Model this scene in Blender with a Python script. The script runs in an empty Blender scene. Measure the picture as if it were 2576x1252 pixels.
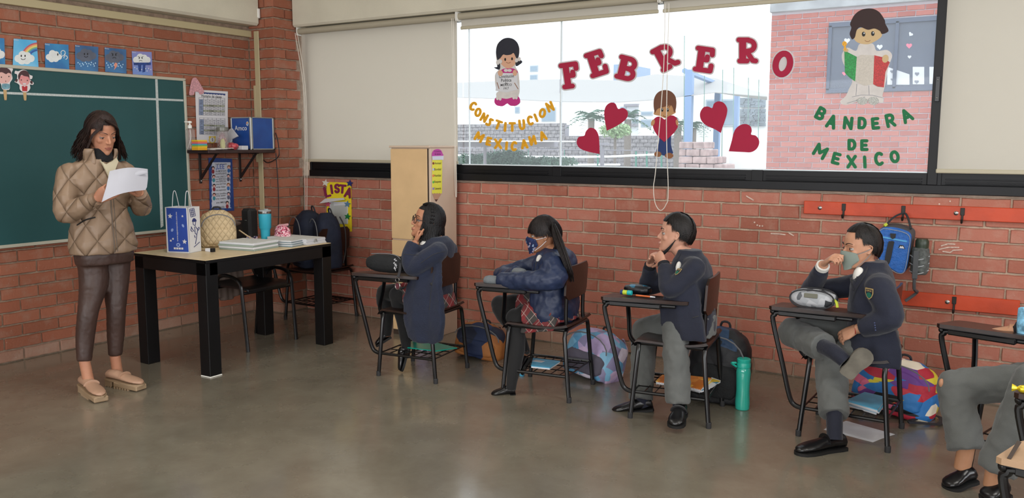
import bpy, bmesh, math, random
from math import sin, cos, pi, radians
from mathutils import Vector, Matrix, noise
random.seed(7)
# ---------------------------------------------------------------- camera
CAM = Vector((5.764, -5.379, 1.462)); YAW, PIT, ROL = -0.5515, -0.1240, 0.0016; FPX = 2125.4
_f = Vector((cos(PIT)*sin(YAW), cos(PIT)*cos(YAW), sin(PIT)))
_r0 = Vector((cos(YAW), -sin(YAW), 0)); _u0 = _r0.cross(_f)
_r = _r0*cos(ROL)+_u0*sin(ROL); _u = -_r0*sin(ROL)+_u0*cos(ROL)
scn = bpy.context.scene; col = scn.collection
cd = bpy.data.cameras.new('camera'); cam = bpy.data.objects.new('camera', cd); col.objects.link(cam)
cd.lens = FPX/2576*36; cd.sensor_width = 36; cd.clip_start = .05; cd.clip_end = 300
cam.matrix_world = Matrix(((_r.x, _u.x, -_f.x, CAM.x), (_r.y, _u.y, -_f.y, CAM.y), (_r.z, _u.z, -_f.z, CAM.z), (0, 0, 0, 1)))
scn.camera = cam
# ---------------------------------------------------------------- world, lights, exposure
w = bpy.data.worlds.new('world'); scn.world = w; w.use_nodes = True
bg = w.node_tree.nodes['Background']; bg.inputs[0].default_value = (.90, .95, 1, 1); bg.inputs[1].default_value = 1.75
scn.view_settings.view_transform = 'Standard'; scn.view_settings.look = 'None'
scn.view_settings.gamma = 1; scn.view_settings.use_curve_mapping = False; scn.view_settings.exposure = 0.5
def area(name, loc, rot, sx, sy, power, colr):
    l = bpy.data.lights.new(name, 'AREA'); l.shape = 'RECTANGLE'; l.size = sx; l.size_y = sy; l.energy = power; l.color = colr
    o = bpy.data.objects.new(name, l); o.location = loc; o.rotation_euler = rot; col.objects.link(o); return o
area('daylight_back_windows', (4.6, -9.3, 1.75), (radians(90), 0, 0), 7.0, 1.5, 170, (.97, .985, 1))
area('daylight_side_windows', (8.85, -4.2, 1.9), (0, radians(90), 0), 1.4, 5.5, 95, (.96, .98, 1))
for lx, ly in ((2.2, -2.4), (5.8, -2.4), (2.2, -5.6), (5.8, -5.6)):
    area('ceiling_light', (lx, ly, 2.93), (0, 0, 0), 1.15, .5, 15, (1, .965, .91))
# ---------------------------------------------------------------- ray helpers: turn a sight line into a point on a real surface
def ray(x, y): return _r*((x-1288)/FPX)-_u*((y-626)/FPX)+_f
def YP(x, y, y0=0.): d = ray(x, y); return CAM+d*((y0-CAM.y)/d.y)
def XP(x, y, x0=0.): d = ray(x, y); return CAM+d*((x0-CAM.x)/d.x)
def ZP(x, y, z0=0.): d = ray(x, y); return CAM+d*((z0-CAM.z)/d.z)
# ---------------------------------------------------------------- materials
def lin(c):
    if isinstance(c, str): c = [int(c[i:i+2], 16)/255 for i in (0, 2, 4)]
    return tuple((v/12.92 if v <= .04045 else ((v+.055)/1.055)**2.4) for v in c)+(1,)
MATS = {}
def mat(name, c, rough=.7, metal=0, var=0., nscale=8., bump=0., bscale=60., spec=.5, alpha=None, coat=0., sheen=0., vcol=None, trans=0.):
    if name in MATS: return MATS[name]
    m = bpy.data.materials.new(name); m.use_nodes = True; nt = m.node_tree; b = nt.nodes['Principled BSDF']
    L = lin(c); b.inputs['Base Color'].default_value = L; b.inputs['Roughness'].default_value = rough; b.inputs['Metallic'].default_value = metal
    b.inputs['Specular IOR Level'].default_value = spec; b.inputs['Coat Weight'].default_value = coat; b.inputs['Sheen Weight'].default_value = sheen
    b.inputs['Transmission Weight'].default_value = trans
    if alpha is not None: b.inputs['Alpha'].default_value = alpha
    tc = nt.nodes.new('ShaderNodeTexCoord')
    if var or vcol:
        n = nt.nodes.new('ShaderNodeTexNoise'); n.inputs['Scale'].default_value = nscale; n.inputs['Detail'].default_value = 4
        nt.links.new(tc.outputs['Object'], n.inputs['Vector'])
        mx = nt.nodes.new('ShaderNodeMix'); mx.data_type = 'RGBA'
        mx.inputs[6].default_value = tuple(v*(1-var) for v in L[:3])+(1,) if not vcol else L
        mx.inputs[7].default_value = tuple(min(1, v*(1+var)) for v in L[:3])+(1,) if not vcol else lin(vcol)
        r = nt.nodes.new('ShaderNodeMapRange'); r.inputs[1].default_value = .35; r.inputs[2].default_value = .65
        nt.links.new(n.outputs['Fac'], r.inputs[0]); nt.links.new(r.outputs[0], mx.inputs[0]); nt.links.new(mx.outputs[2], b.inputs['Base Color'])
    if bump:
        n2 = nt.nodes.new('ShaderNodeTexNoise'); n2.inputs['Scale'].default_value = bscale; n2.inputs['Detail'].default_value = 5
        nt.links.new(tc.outputs['Object'], n2.inputs['Vector'])
        bp = nt.nodes.new('ShaderNodeBump'); bp.inputs['Strength'].default_value = bump; bp.inputs['Distance'].default_value = .01
        nt.links.new(n2.outputs['Fac'], bp.inputs['Height']); nt.links.new(bp.outputs['Normal'], b.inputs['Normal'])
    MATS[name] = m; return m
def brick_mat(name, c1, c2, c3, stain='a08878', amt=.5):
    m = bpy.data.materials.new(name); m.use_nodes = True; nt = m.node_tree; b = nt.nodes['Principled BSDF']; N = nt.nodes.new; K = nt.links.new
    oi = N('ShaderNodeObjectInfo'); ge = N('ShaderNodeNewGeometry'); ad = N('ShaderNodeMath'); ad.operation = 'ADD'; fr = N('ShaderNodeMath'); fr.operation = 'FRACT'
    K(oi.outputs['Random'], ad.inputs[0]); K(ge.outputs['Random Per Island'], ad.inputs[1]); K(ad.outputs[0], fr.inputs[0])
    cr = N('ShaderNodeValToRGB'); e = cr.color_ramp.elements; e[0].color = lin(c1); e[1].color = lin(c3); x = e.new(.5); x.color = lin(c2); K(fr.outputs[0], cr.inputs[0])
    n = N('ShaderNodeTexNoise'); n.inputs['Scale'].default_value = 9; n.inputs['Detail'].default_value = 6; n.inputs['Roughness'].default_value = .65
    K(ge.outputs['Position'], n.inputs['Vector'])
    r = N('ShaderNodeMapRange'); r.inputs[1].default_value = .5; r.inputs[2].default_value = .78; r.inputs[4].default_value = amt; K(n.outputs['Fac'], r.inputs[0])
    mx = N('ShaderNodeMix'); mx.data_type = 'RGBA'; mx.inputs[7].default_value = lin(stain); K(r.outputs[0], mx.inputs[0]); K(cr.outputs[0], mx.inputs[6])
    n3 = N('ShaderNodeTexNoise'); n3.inputs['Scale'].default_value = 55; n3.inputs['Detail'].default_value = 2; K(ge.outputs['Position'], n3.inputs['Vector'])
    r3 = N('ShaderNodeMapRange'); r3.inputs[1].default_value = .72; r3.inputs[2].default_value = .78; r3.inputs[4].default_value = .5; K(n3.outputs['Fac'], r3.inputs[0])
    m3 = N('ShaderNodeMix'); m3.data_type = 'RGBA'; m3.inputs[7].default_value = lin('c9b3a4'); K(r3.outputs[0], m3.inputs[0]); K(mx.outputs[2], m3.inputs[6])
    K(m3.outputs[2], b.inputs['Base Color']); b.inputs['Roughness'].default_value = .75; b.inputs['Specular IOR Level'].default_value = .3
    n2 = N('ShaderNodeTexNoise'); n2.inputs['Scale'].default_value = 70; n2.inputs['Detail'].default_value = 4; K(ge.outputs['Position'], n2.inputs['Vector'])
    bp = N('ShaderNodeBump'); bp.inputs['Strength'].default_value = .35; bp.inputs['Distance'].default_value = .006; K(n2.outputs['Fac'], bp.inputs['Height']); K(bp.outputs['Normal'], b.inputs['Normal'])
    MATS[name] = m; return m
# ---------------------------------------------------------------- scene graph
WL = {}
def tag(o, label=None, cat=None, group=None, kind=None):
    for k, v in (('label', label), ('category', cat), ('group', group), ('kind', kind)):
        if v: o[k] = v
    return o
def thing(name, label, cat, loc, group=None, rz=0.):
    o = bpy.data.objects.new(name, None); o.empty_display_size = .1; col.objects.link(o); o.location = loc; o.rotation_euler.z = rz
    WL[o.name] = Vector(loc) if not rz else Vector((0, 0, 0)); return tag(o, label, cat, group)
def copy_tree(o, parent=None):
    c = o.copy(); col.objects.link(c); c.parent = parent; WL[c.name] = WL.get(o.name, Vector())
    for ch in o.children: copy_tree(ch, c)
    return c
class MB:
    def __init__(s): s.v = []; s.f = []; s.m = []; s.cm = 0
    def add(s, v, f):
        b = len(s.v); s.v += [Vector(p) for p in v]; s.f += [tuple(i+b for i in q) for q in f]; s.m += [s.cm]*len(f); return s
    def box(s, a, b, M=None):
        (x0, y0, z0), (x1, y1, z1) = a, b
        v = [Vector((x, y, z)) for x in (x0, x1) for y in (y0, y1) for z in (z0, z1)]
        if M: v = [M @ p for p in v]
        return s.add(v, [(0, 1, 3, 2), (4, 6, 7, 5), (0, 4, 5, 1), (2, 3, 7, 6), (0, 2, 6, 4), (1, 5, 7, 3)])
    def bbox(s, a, b, e=.004, M=None):          # box with chamfered edges
        (x0, y0, z0), (x1, y1, z1) = a, b; c = Vector(((x0+x1)/2, (y0+y1)/2, (z0+z1)/2)); h = (abs(x1-x0)/2, abs(y1-y0)/2, abs(z1-z0)/2)
        e = min(e, min(h)*.9); V = []; idx = {}
        for sx in (-1, 1):
            for sy in (-1, 1):
                for sz in (-1, 1):
                    for k in range(3):
                        p = Vector((sx*(h[0]-(e if k != 0 else 0)), sy*(h[1]-(e if k != 1 else 0)), sz*(h[2]-(e if k != 2 else 0))))+c
                        idx[(sx, sy, sz, k)] = len(V); V.append(M @ p if M else p)
        F = []
        for k in range(3):
            for sg in (-1, 1):
                q = []
                for a2, b2 in ((-1, -1), (1, -1), (1, 1), (-1, 1)):
                    t = [0, 0, 0]; t[k] = sg; t[(k+1) % 3] = a2; t[(k+2) % 3] = b2; q.append(idx[(*t, k)])
                F.append(tuple(q))
        for k in range(3):
            i, j = (k+1) % 3, (k+2) % 3
            for a2 in (-1, 1):
                for b2 in (-1, 1):
                    t0 = [0, 0, 0]; t0[i] = a2; t0[j] = b2; t1 = list(t0); t0[k] = -1; t1[k] = 1
                    F.append((idx[(*t0, i)], idx[(*t1, i)], idx[(*t1, j)], idx[(*t0, j)]))
        for sx in (-1, 1):
            for sy in (-1, 1):
                for sz in (-1, 1): F.append(tuple(idx[(sx, sy, sz, k)] for k in range(3)))
        return s.add(V, F)
    def rings(s, R, cap=True, close=True):
        n = len(R[0]); v = [p for r in R for p in r]; f = []
        for i in range(len(R)-1):
            for j in range(n if close else n-1):
                k = (j+1) % n; f.append((i*n+j, i*n+k, (i+1)*n+k, (i+1)*n+j))
        if cap and close: f.append(tuple(range(n-1, -1, -1))); f.append(tuple((len(R)-1)*n+j for j in range(n)))
        return s.add(v, f)
    def tube(s, pts, r, n=8, cap=True, rr=None, smooth=0, flat=1., up=None):
        pts = [Vector(p) for p in pts]
        if smooth: 
            if isinstance(r, (list, tuple)): 
                rs = list(r); pts2 = cr3([Vector((*p, q)) if 0 else p for p, q in zip(pts, rs)], smooth); rs = [rs[min(len(rs)-1, int(t))]*(1-(t-int(t)))+rs[min(len(rs)-1, int(t)+1)]*(t-int(t)) for t in [i/smooth for i in range(len(pts2))]]; pts = pts2; r = rs
            else: pts = cr3(pts, smooth)
        R = []; prev = None
        for i, p in enumerate(pts):
            t = (pts[min(i+1, len(pts)-1)]-pts[max(i-1, 0)]); t = t.normalized() if t.length > 1e-9 else Vector((0, 0, 1))
            if prev is None:
                a = Vector(up) if up is not None else (Vector((0, 0, 1)) if abs(t.z) < .9 else Vector((1, 0, 0)))
            else: a = prev
            a = (a-t*a.dot(t)).normalized(); prev = a; b2 = t.cross(a)
            ri = r[i] if isinstance(r, (list, tuple)) else r
            R.append([p+a*cos(2*pi*j/n)*ri*flat+b2*sin(2*pi*j/n)*ri for j in range(n)])
        return s.rings(R, cap)
    def lathe(s, prof, c=(0, 0, 0), n=20, M=None):
        c = Vector(c); R = [[c+Vector((r*cos(2*pi*j/n), r*sin(2*pi*j/n), z)) for j in range(n)] for r, z in prof]
        if M: R = [[M @ p for p in q] for q in R]
        return s.rings(R, True)
    def plate(s, pts, nrm, th):                 # pts: planar loop in 3D, extruded by th along nrm
        pts = [Vector(p) for p in pts]; nv = Vector(nrm)*th; n = len(pts)
        v = pts+[p+nv for p in pts]; f = [tuple(range(n)), tuple(range(2*n-1, n-1, -1))]+[(i, (i+1) % n, n+(i+1) % n, n+i) for i in range(n)]
        return s.add(v, f)
    def ball(s, c, r, n=10, m=7, sc=(1, 1, 1), M=None):
        c = Vector(c); R = []
        for i in range(m+1):
            a = pi*i/m; a = min(max(a, .03), pi-.03); q = [Vector((sin(a)*cos(2*pi*j/n)*r*sc[0], sin(a)*sin(2*pi*j/n)*r*sc[1], -cos(a)*r*sc[2])) for j in range(n)]
            R.append([c+(M @ p if M else p) for p in q])
        return s.rings(R, True)
    def build(s, name, mt, parent=None, angle=35, origin=None, recalc=True, flat=False):
        me = bpy.data.meshes.new(name)
        if parent is not None: off = WL.get(parent.name, Vector())
        else:
            if origin is None:
                xs = [p.x for p in s.v]; ys = [p.y for p in s.v]; zs = [p.z for p in s.v]; origin = Vector(((min(xs)+max(xs))/2, (min(ys)+max(ys))/2, min(zs)))
            off = Vector(origin)
        me.from_pydata([p-off for p in s.v], [], s.f)
        for x in (mt if isinstance(mt, (list, tuple)) else [mt]): me.materials.append(x)
        if any(s.m): me.polygons.foreach_set('material_index', s.m)
        if recalc:
            bm = bmesh.new(); bm.from_mesh(me); bmesh.ops.recalc_face_normals(bm, faces=bm.faces); bm.to_mesh(me); bm.free()
        if not flat: me.shade_smooth(); me.set_sharp_from_angle(angle=radians(angle))
        o = bpy.data.objects.new(name, me); col.objects.link(o)
        if parent is not None: o.parent = parent; WL[o.name] = Vector(off)
        else: o.location = off; WL[o.name] = Vector(off)
        return o
def cr3(P, k=6, closed=False):                   # Catmull-Rom through points of any dimension
    n = len(P); out = []; rng = range(n if closed else n-1)
    for i in rng:
        p0, p1, p2, p3 = (P[(i-1) % n], P[i], P[(i+1) % n], P[(i+2) % n]) if closed else (P[max(i-1, 0)], P[i], P[i+1], P[min(i+2, n-1)])
        for j in range(k):
            t = j/k; out.append(.5*((2*p1)+(p2-p0)*t+(2*p0-5*p1+4*p2-p3)*t*t+(3*p1-p0-3*p2+p3)*t**3))
    if not closed: out.append(P[-1].copy())
    return out
def sm2(pts, k=4): return [(p.x, p.y) for p in cr3([Vector((a, b)) for a, b in pts], k, True)]
def ell2(cx, cy, rx, ry, n=20, a0=0.): return [(cx+rx*cos(2*pi*i/n)*cos(a0)-ry*sin(2*pi*i/n)*sin(a0), cy+rx*cos(2*pi*i/n)*sin(a0)+ry*sin(2*pi*i/n)*cos(a0)) for i in range(n)]
def strokes2(strokes, r, n=10):
    out = []
    for st in strokes:
        for a, b in zip(st[:-1], st[1:]):
            d = Vector((b[0]-a[0], b[1]-a[1])); L = d.length
            if L < 1e-9: continue
            q = Vector((-d.y, d.x))/L*r; out.append([(a[0]+q.x, a[1]+q.y), (b[0]+q.x, b[1]+q.y), (b[0]-q.x, b[1]-q.y), (a[0]-q.x, a[1]-q.y)])
        for a in st: out.append(ell2(a[0], a[1], r, r, n))
    return out
class Face:                                      # a flat real surface: fn maps survey coords to a point on it, n points into the room
    def __init__(s, fn, n, c0=(0, 0), sc=1.): s.fn = fn; s.n = Vector(n); s.c0 = c0; s.sc = sc
    def p(s, a, b): return s.fn(s.c0[0]+a/s.sc, s.c0[1]+b/s.sc)
    def plate(s, name, polys, mt, parent, off=0., th=.002, **k):
        one = {'hands': 'hand', 'pigtails': 'pigtail', 'boots': 'boot', 'eyes': 'eye', 'shoe_bows': 'shoe_bow', 'paper_cutouts': 'paper_heart', 'papers_on_sill': 'paper_on_sill', 'bow': 'bow', 'pink_heart': 'pink_heart', 'grey_heart': 'grey_heart', 'stripe': 'stripe'}.get(name)
        if one:
            for i, q in enumerate(polys): m = MB(); m.plate([s.p(a, b)+s.n*(off+.00004*i) for a, b in q], s.n, th); o = m.build(one, mt, parent, **k)
            return o
        m = MB()
        for i, q in enumerate(polys): m.plate([s.p(a, b)+s.n*(off+.00003*i) for a, b in q], s.n, th)
        return m.build(name, mt, parent, **k)
TXT = {}
def text_mb(body, size=1., off=0., ext=0.):      # flat lettering as mesh in x/y, centred
    key = (body, off)
    if key not in TXT:
        c = bpy.data.curves.new('lettering', 'FONT'); c.body = body; c.size = 1; c.offset = off; c.resolution_u = 2; c.align_x = 'CENTER'; c.align_y = 'CENTER'
        o = bpy.data.objects.new('lettering', c); me = bpy.data.meshes.new_from_object(o)
        TXT[key] = ([v.co.copy() for v in me.vertices], [tuple(p.vertices) for p in me.polygons])
        bpy.data.meshes.remove(me); bpy.data.objects.remove(o); bpy.data.curves.remove(c)
    return TXT[key]
def write(name, body, mt, parent, o, ux, uy, h, width=None, off=0.):   # lettering printed flat at o, along ux, up uy, letter size h
    V, F = text_mb(body, off=off)
    if not V: return
    xs = [v.x for v in V]; sx = h
    if width: sx = width/max(1e-6, max(xs)-min(xs))
    cx = (max(xs)+min(xs))/2; ys = [v.y for v in V]; cy = (max(ys)+min(ys))/2
    ux = Vector(ux); uy = Vector(uy); m = MB(); m.add([Vector(o)+ux*((v.x-cx)*sx)+uy*((v.y-cy)*h) for v in V], F)
    return m.build(name, mt, parent, recalc=False, flat=True)

PMT = {}
def patch_mat(name, cols, scale=14., rough=.7, bump=.3, stretch=(1, 1, 1)):      # printed patchwork fabric
    m = bpy.data.materials.new(name); m.use_nodes = True; nt = m.node_tree; b = nt.nodes['Principled BSDF']; N = nt.nodes.new; K = nt.links.new
    tc = N('ShaderNodeTexCoord'); mp = N('ShaderNodeMapping'); mp.inputs['Scale'].default_value = stretch; K(tc.outputs['Object'], mp.inputs['Vector'])
    v = N('ShaderNodeTexVoronoi'); v.inputs['Scale'].default_value = scale; K(mp.outputs[0], v.inputs['Vector'])
    sp = N('ShaderNodeSeparateColor'); K(v.outputs['Color'], sp.inputs[0]); cr = N('ShaderNodeValToRGB'); cr.color_ramp.interpolation = 'CONSTANT'
    e = cr.color_ramp.elements; e[0].color = lin(cols[0]); e[1].position = 1/len(cols); e[1].color = lin(cols[1])
    for i in range(2, len(cols)): x = e.new(i/len(cols)); x.color = lin(cols[i])
    K(sp.outputs[0], cr.inputs[0]); K(cr.outputs[0], b.inputs['Base Color']); b.inputs['Roughness'].default_value = rough
    n2 = N('ShaderNodeTexNoise'); n2.inputs['Scale'].default_value = 30; K(tc.outputs['Object'], n2.inputs['Vector'])
    bp = N('ShaderNodeBump'); bp.inputs['Strength'].default_value = bump; bp.inputs['Distance'].default_value = .01; K(n2.outputs['Fac'], bp.inputs['Height']); K(bp.outputs['Normal'], b.inputs['Normal'])
    MATS[name] = m; return m
def blob(name, mb, mt, parent=None, vox=.008, sm=3, disp=0., dscale=.06, keep=False, origin=None):    # union of closed shapes as one smooth skin
    me = bpy.data.meshes.new('t'); me.from_pydata(mb.v, [], mb.f); bm = bmesh.new(); bm.from_mesh(me); bmesh.ops.recalc_face_normals(bm, faces=bm.faces); bm.to_mesh(me); bm.free()
    o = bpy.data.objects.new('t', me); col.objects.link(o); r = o.modifiers.new('r', 'REMESH'); r.mode = 'VOXEL'; r.voxel_size = vox
    if sm: s_ = o.modifiers.new('s', 'SMOOTH'); s_.factor = .5; s_.iterations = sm
    if disp:
        tx = bpy.data.textures.get('cl%g' % dscale) or bpy.data.textures.new('cl%g' % dscale, 'CLOUDS'); tx.noise_scale = dscale
        d_ = o.modifiers.new('d', 'DISPLACE'); d_.texture = tx; d_.strength = disp; d_.mid_level = .5; d_.texture_coords = 'LOCAL'
    dg = bpy.context.evaluated_depsgraph_get(); e = o.evaluated_get(dg); m2 = bpy.data.meshes.new_from_object(e)
    bpy.data.objects.remove(o); bpy.data.meshes.remove(me)
    if keep: return m2
    R = MB(); R.v = [v.co.copy() for v in m2.vertices]; R.f = [tuple(p.vertices) for p in m2.polygons]; R.m = [0]*len(R.f); bpy.data.meshes.remove(m2)
    return R.build(name, mt, parent, recalc=False, angle=70, origin=origin)
# ================================================================ THE ROOM
BH, BL = 1/12, .25
m_brick = brick_mat('brick_red', '985c46', 'a1654e', '8b543f')
m_brick_w = brick_mat('brick_window_wall', 'a86856', 'b17160', '9a5d4c', 'b89c8a', .45)
m_mortar = mat('mortar', '97826f', .95, var=.2, nscale=20, bump=.6, bscale=90); m_mortar_w = mat('pale_mortar_window_wall', 'b19c88', .95, var=.15, nscale=20, bump=.6, bscale=90)
m_brick_end = brick_mat('brick_foot_course', '96705e', '9e7967', '8c6856', 'a89484', .6)
def brick_mesh(L, h=BH-.010, d=.012, seed=0):    # brick face standing proud of the recessed joint, ragged rim
    rnd = random.Random(seed); n = 6; e = .004; out = []; inn = []
    P = [(-L/2+L*i/n, -h/2) for i in range(n)]+[(L/2, -h/2+h*i/2) for i in range(2)]+[(L/2-L*i/n, h/2) for i in range(n)]+[(-L/2, h/2-h*i/2) for i in range(2)]
    for x, z in P:
        x += rnd.uniform(-.0025, .0025); z += rnd.uniform(-.0018, .0018); out.append((x, 0, z)); inn.append((x*(1-2*e/L), -d, z*(1-2*e/h)))
    m = MB(); k = len(P); f = [(i, (i+1) % k, k+(i+1) % k, k+i) for i in range(k)]+[tuple(range(k, 2*k))]
    me = bpy.data.meshes.new('brick'); me.from_pydata(out+inn, [], f); bm = bmesh.new(); bm.from_mesh(me); bmesh.ops.recalc_face_normals(bm, faces=bm.faces)
    for fc in bm.faces:
        if len(fc.verts) == k and fc.normal.y > 0: bmesh.ops.reverse_faces(bm, faces=bm.faces); break
    bm.to_mesh(me); bm.free(); return me
BM = {}
def brick_for(L, seed, mt):
    key = (round(L, 3), seed % 5, mt.name)
    if key not in BM:
        me = brick_mesh(L, seed=seed % 5); me.materials.append(mt); BM[key] = me
    return BM[key]
def lay(wall, origin, ux, length, k0, k1, phase, mt, proud=.0, rank=None, holes=(), limit=296, off0=(0, 0, 0), BHh=BH, low=None):
    """bricks on a wall plane: origin at course 0, ux along the wall; face normal = rotate ux by -90 deg; nearest bricks single, the rest joined"""
    ux = Vector(ux); rz = math.atan2(ux.y, ux.x); items = []
    for k in range(k0, k1):
        x = phase+(BL/2 if k % 2 else 0)-BL*math.ceil((phase+BL)/BL)
        while x < length:
            a, b = max(x+.005, .002), min(x+BL-.005, length-.002)
            if b-a > .03:
                c = (a+b)/2; z = (k+.5)*BHh
                for h in holes:
                    if h[2] < z < h[3]:
                        if a >= h[0] and b <= h[1]: b = a
                        elif a < h[0] < b: b = h[0]-.004
                        elif a < h[1] < b: a = h[1]+.004
                c = (a+b)/2
                if b-a > .03: items.append((c, z, b-a, k))
            x += BL
    if rank: items.sort(key=lambda t: rank(t[0], t[1]))
    rest = MB(); W = WL[wall.name]; nrm = Vector((ux.y, -ux.x, 0))
    for i, (c, z, L, k) in enumerate(items):
        mt2 = low if (low and k == 0) else mt; me = brick_for(L, random.randrange(99), mt2); P = Vector(origin)+ux*c+Vector((0, 0, z))+nrm*random.uniform(-.002, .002)
        if i < limit:
            o = bpy.data.objects.new('brick', me); o.parent = wall; o.location = P-W; o.rotation_euler.z = rz; col.objects.link(o)
        else:
            M = Matrix.Rotation(rz, 3, 'Z'); rest.add([P+M @ v.co for v in me.vertices], [tuple(p.vertices) for p in me.polygons])
    if rest.v: tag(rest.build('brick_course', mt, wall, recalc=False, flat=True), kind='stuff')
def struct(m, name, mt, **k): return tag(m.build(name, mt, **k), kind='structure')
# floor: polished, stained concrete
fm = bpy.data.materials.new('polished_concrete'); fm.use_nodes = True; nt = fm.node_tree; b = nt.nodes['Principled BSDF']; N = nt.nodes.new; K = nt.links.new
ge = N('ShaderNodeNewGeometry')
def nz(scale, det=5, rough=.6, dist=0.):
    n = N('ShaderNodeTexNoise'); n.inputs['Scale'].default_value = scale; n.inputs['Detail'].default_value = det; n.inputs['Roughness'].default_value = rough; n.inputs['Distortion'].default_value = dist; K(ge.outputs['Position'], n.inputs['Vector']); return n
n1 = nz(.9, 6, .6, .4); cr = N('ShaderNodeValToRGB'); cr.color_ramp.elements[0].position = .3; cr.color_ramp.elements[0].color = lin('6e685b'); cr.color_ramp.elements[1].position = .7; cr.color_ramp.elements[1].color = lin('8a8373'); K(n1.outputs['Fac'], cr.inputs[0])
n2 = nz(5, 8, .7, .3); r = N('ShaderNodeMapRange'); r.inputs[1].default_value = .35; r.inputs[2].default_value = .75; r.inputs[3].default_value = .0; r.inputs[4].default_value = .45; K(n2.outputs['Fac'], r.inputs[0])
mx = N('ShaderNodeMix'); mx.data_type = 'RGBA'; mx.inputs[7].default_value = lin('594f43'); K(r.outputs[0], mx.inputs[0]); K(cr.outputs[0], mx.inputs[6])
n4 = nz(38, 3); r4 = N('ShaderNodeMapRange'); r4.inputs[1].default_value = .70; r4.inputs[2].default_value = .76; r4.inputs[4].default_value = .35; K(n4.outputs['Fac'], r4.inputs[0])
m4 = N('ShaderNodeMix'); m4.data_type = 'RGBA'; m4.inputs[7].default_value = lin('8f8778'); K(r4.outputs[0], m4.inputs[0]); K(mx.outputs[2], m4.inputs[6]); K(m4.outputs[2], b.inputs['Base Color'])
n3 = nz(2.2, 5); r3 = N('ShaderNodeMapRange'); r3.inputs[1].default_value = .3; r3.inputs[2].default_value = .7; r3.inputs[3].default_value = .16; r3.inputs[4].default_value = .36; K(n3.outputs['Fac'], r3.inputs[0]); K(r3.outputs[0], b.inputs['Roughness'])
bp = N('ShaderNodeBump'); bp.inputs['Strength'].default_value = .06; bp.inputs['Distance'].default_value = .01; K(n2.outputs['Fac'], bp.inputs['Height']); K(bp.outputs['Normal'], b.inputs['Normal'])
b.inputs['Specular IOR Level'].default_value = .5; b.inputs['Coat Weight'].default_value = .45; b.inputs['Coat Roughness'].default_value = .11
struct(MB().box((-.2, -9.5, -.12), (9.2, .2, 0)), 'floor', fm)
m_plaster = mat('cream_plaster', 'cfc9b6', .85, var=.05, nscale=3, bump=.15, bscale=120)
m_paint = mat('ceiling_paint', 'd8d4c8', .9, var=.03)
RB = .012
wl = struct(MB().box((-.2, -9.5, 0), (-RB, .15, 3.1)), 'wall_left', m_mortar)
lay(wl, (-RB+.0, 0, 0), (0, 1, 0), 0, 0, 0, 0, m_brick) if 0 else None
def camdist(x, y): return lambda a, z: 0
# left wall: runs along +y (room is on +x side): origin far end
ly0 = -3.85
wl_len = -.29-ly0
def rank_left(a, z):
    y = ly0+a; vis = y > -2.95
    board = (-3.4 < y < -1.02 and .84 < z < 1.9)
    return (0 if vis else 1)+(2 if board else 0)+abs(y+1.2)*.01
# joints of odd courses at y = -.459 - n*.25
lay(wl, (-RB, ly0, 0), (0, 1, 0), wl_len, 0, 28, (-.459-ly0) % BL-BL/2, m_brick, rank=rank_left, low=m_brick_end)
for c_ in [o for o in wl.children]: pass
pil = struct(MB().box((-.05, -.29+RB, 0), (.30-RB, .15, 3.1)), 'wall_pillar', m_mortar)
lay(pil, (0, -.29+RB, 0), (1, 0, 0), .30, 0, 34, 0.07, m_brick, low=m_brick_end)
lay(pil, (.30-RB, -.29, 0), (0, 1, 0), .29, 0, 34, -.12, m_brick, low=m_brick_end)
SILL = 14*BH
ww = struct(MB().box((.30, RB, 0), (9.2, .15, SILL)), 'wall_window', m_mortar_w)
struct(MB().box((.30, -.004, SILL), (9.2, .15, 1.18)), 'trim_1', mat('sill_mortar', '857467', .95, var=.2, bump=.5))
def rank_win(a, z):
    x = .3+a; hid = (1.62 < x < 1.98) or x > 6.3
    return (5 if hid else 0)+abs(x-3.5)*.01
lay(ww, (.30, RB, 0), (1, 0, 0), 6.3, 0, 14, (2.172-.30) % BL+BL/2, m_brick_w, rank=rank_win, low=m_brick_end)
# beams over both walls, ceiling, the walls behind the camera
def beam(name, a, b, e, M=None): return struct(MB().bbox(a, b, e), name, m_plaster)
beam('trim_2', (-.1, -9.5, 2.44), (.15, -.292, 3.1), .02)
beam('trim_3', (.302, -.088, 2.442), (9.2, .15, 3.1), .016)
struct(MB().box((-.2, -9.5, 3.0), (9.2, .2, 3.15)), 'ceiling', m_paint)
wr_ = MB(); wr_.box((9.0, -9.5, 0), (9.2, .15, 1.15)); wr_.box((9.0, -9.5, 2.65), (9.2, .15, 3.0)); wr_.box((9.0, -9.5, 1.15), (9.2, -7.0, 2.65)); wr_.box((9.0, -1.4, 1.15), (9.2, .15, 2.65)); struct(wr_, 'wall_right', mat('right_wall_brick_tone', '8f5a48', .9, var=.2))
wb = MB(); wb.box((0, -9.6, 0), (9, -9.45, 1.0)); wb.box((0, -9.6, 2.5), (9, -9.45, 3.0)); wb.box((0, -9.6, 1), (1.1, -9.45, 2.5)); wb.box((8.1, -9.6, 1), (9, -9.45, 2.5))
struct(wb, 'wall_back', MATS['right_wall_brick_tone'])
m_white = mat('white_enamel', 'e6e4dd', .5)
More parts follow.
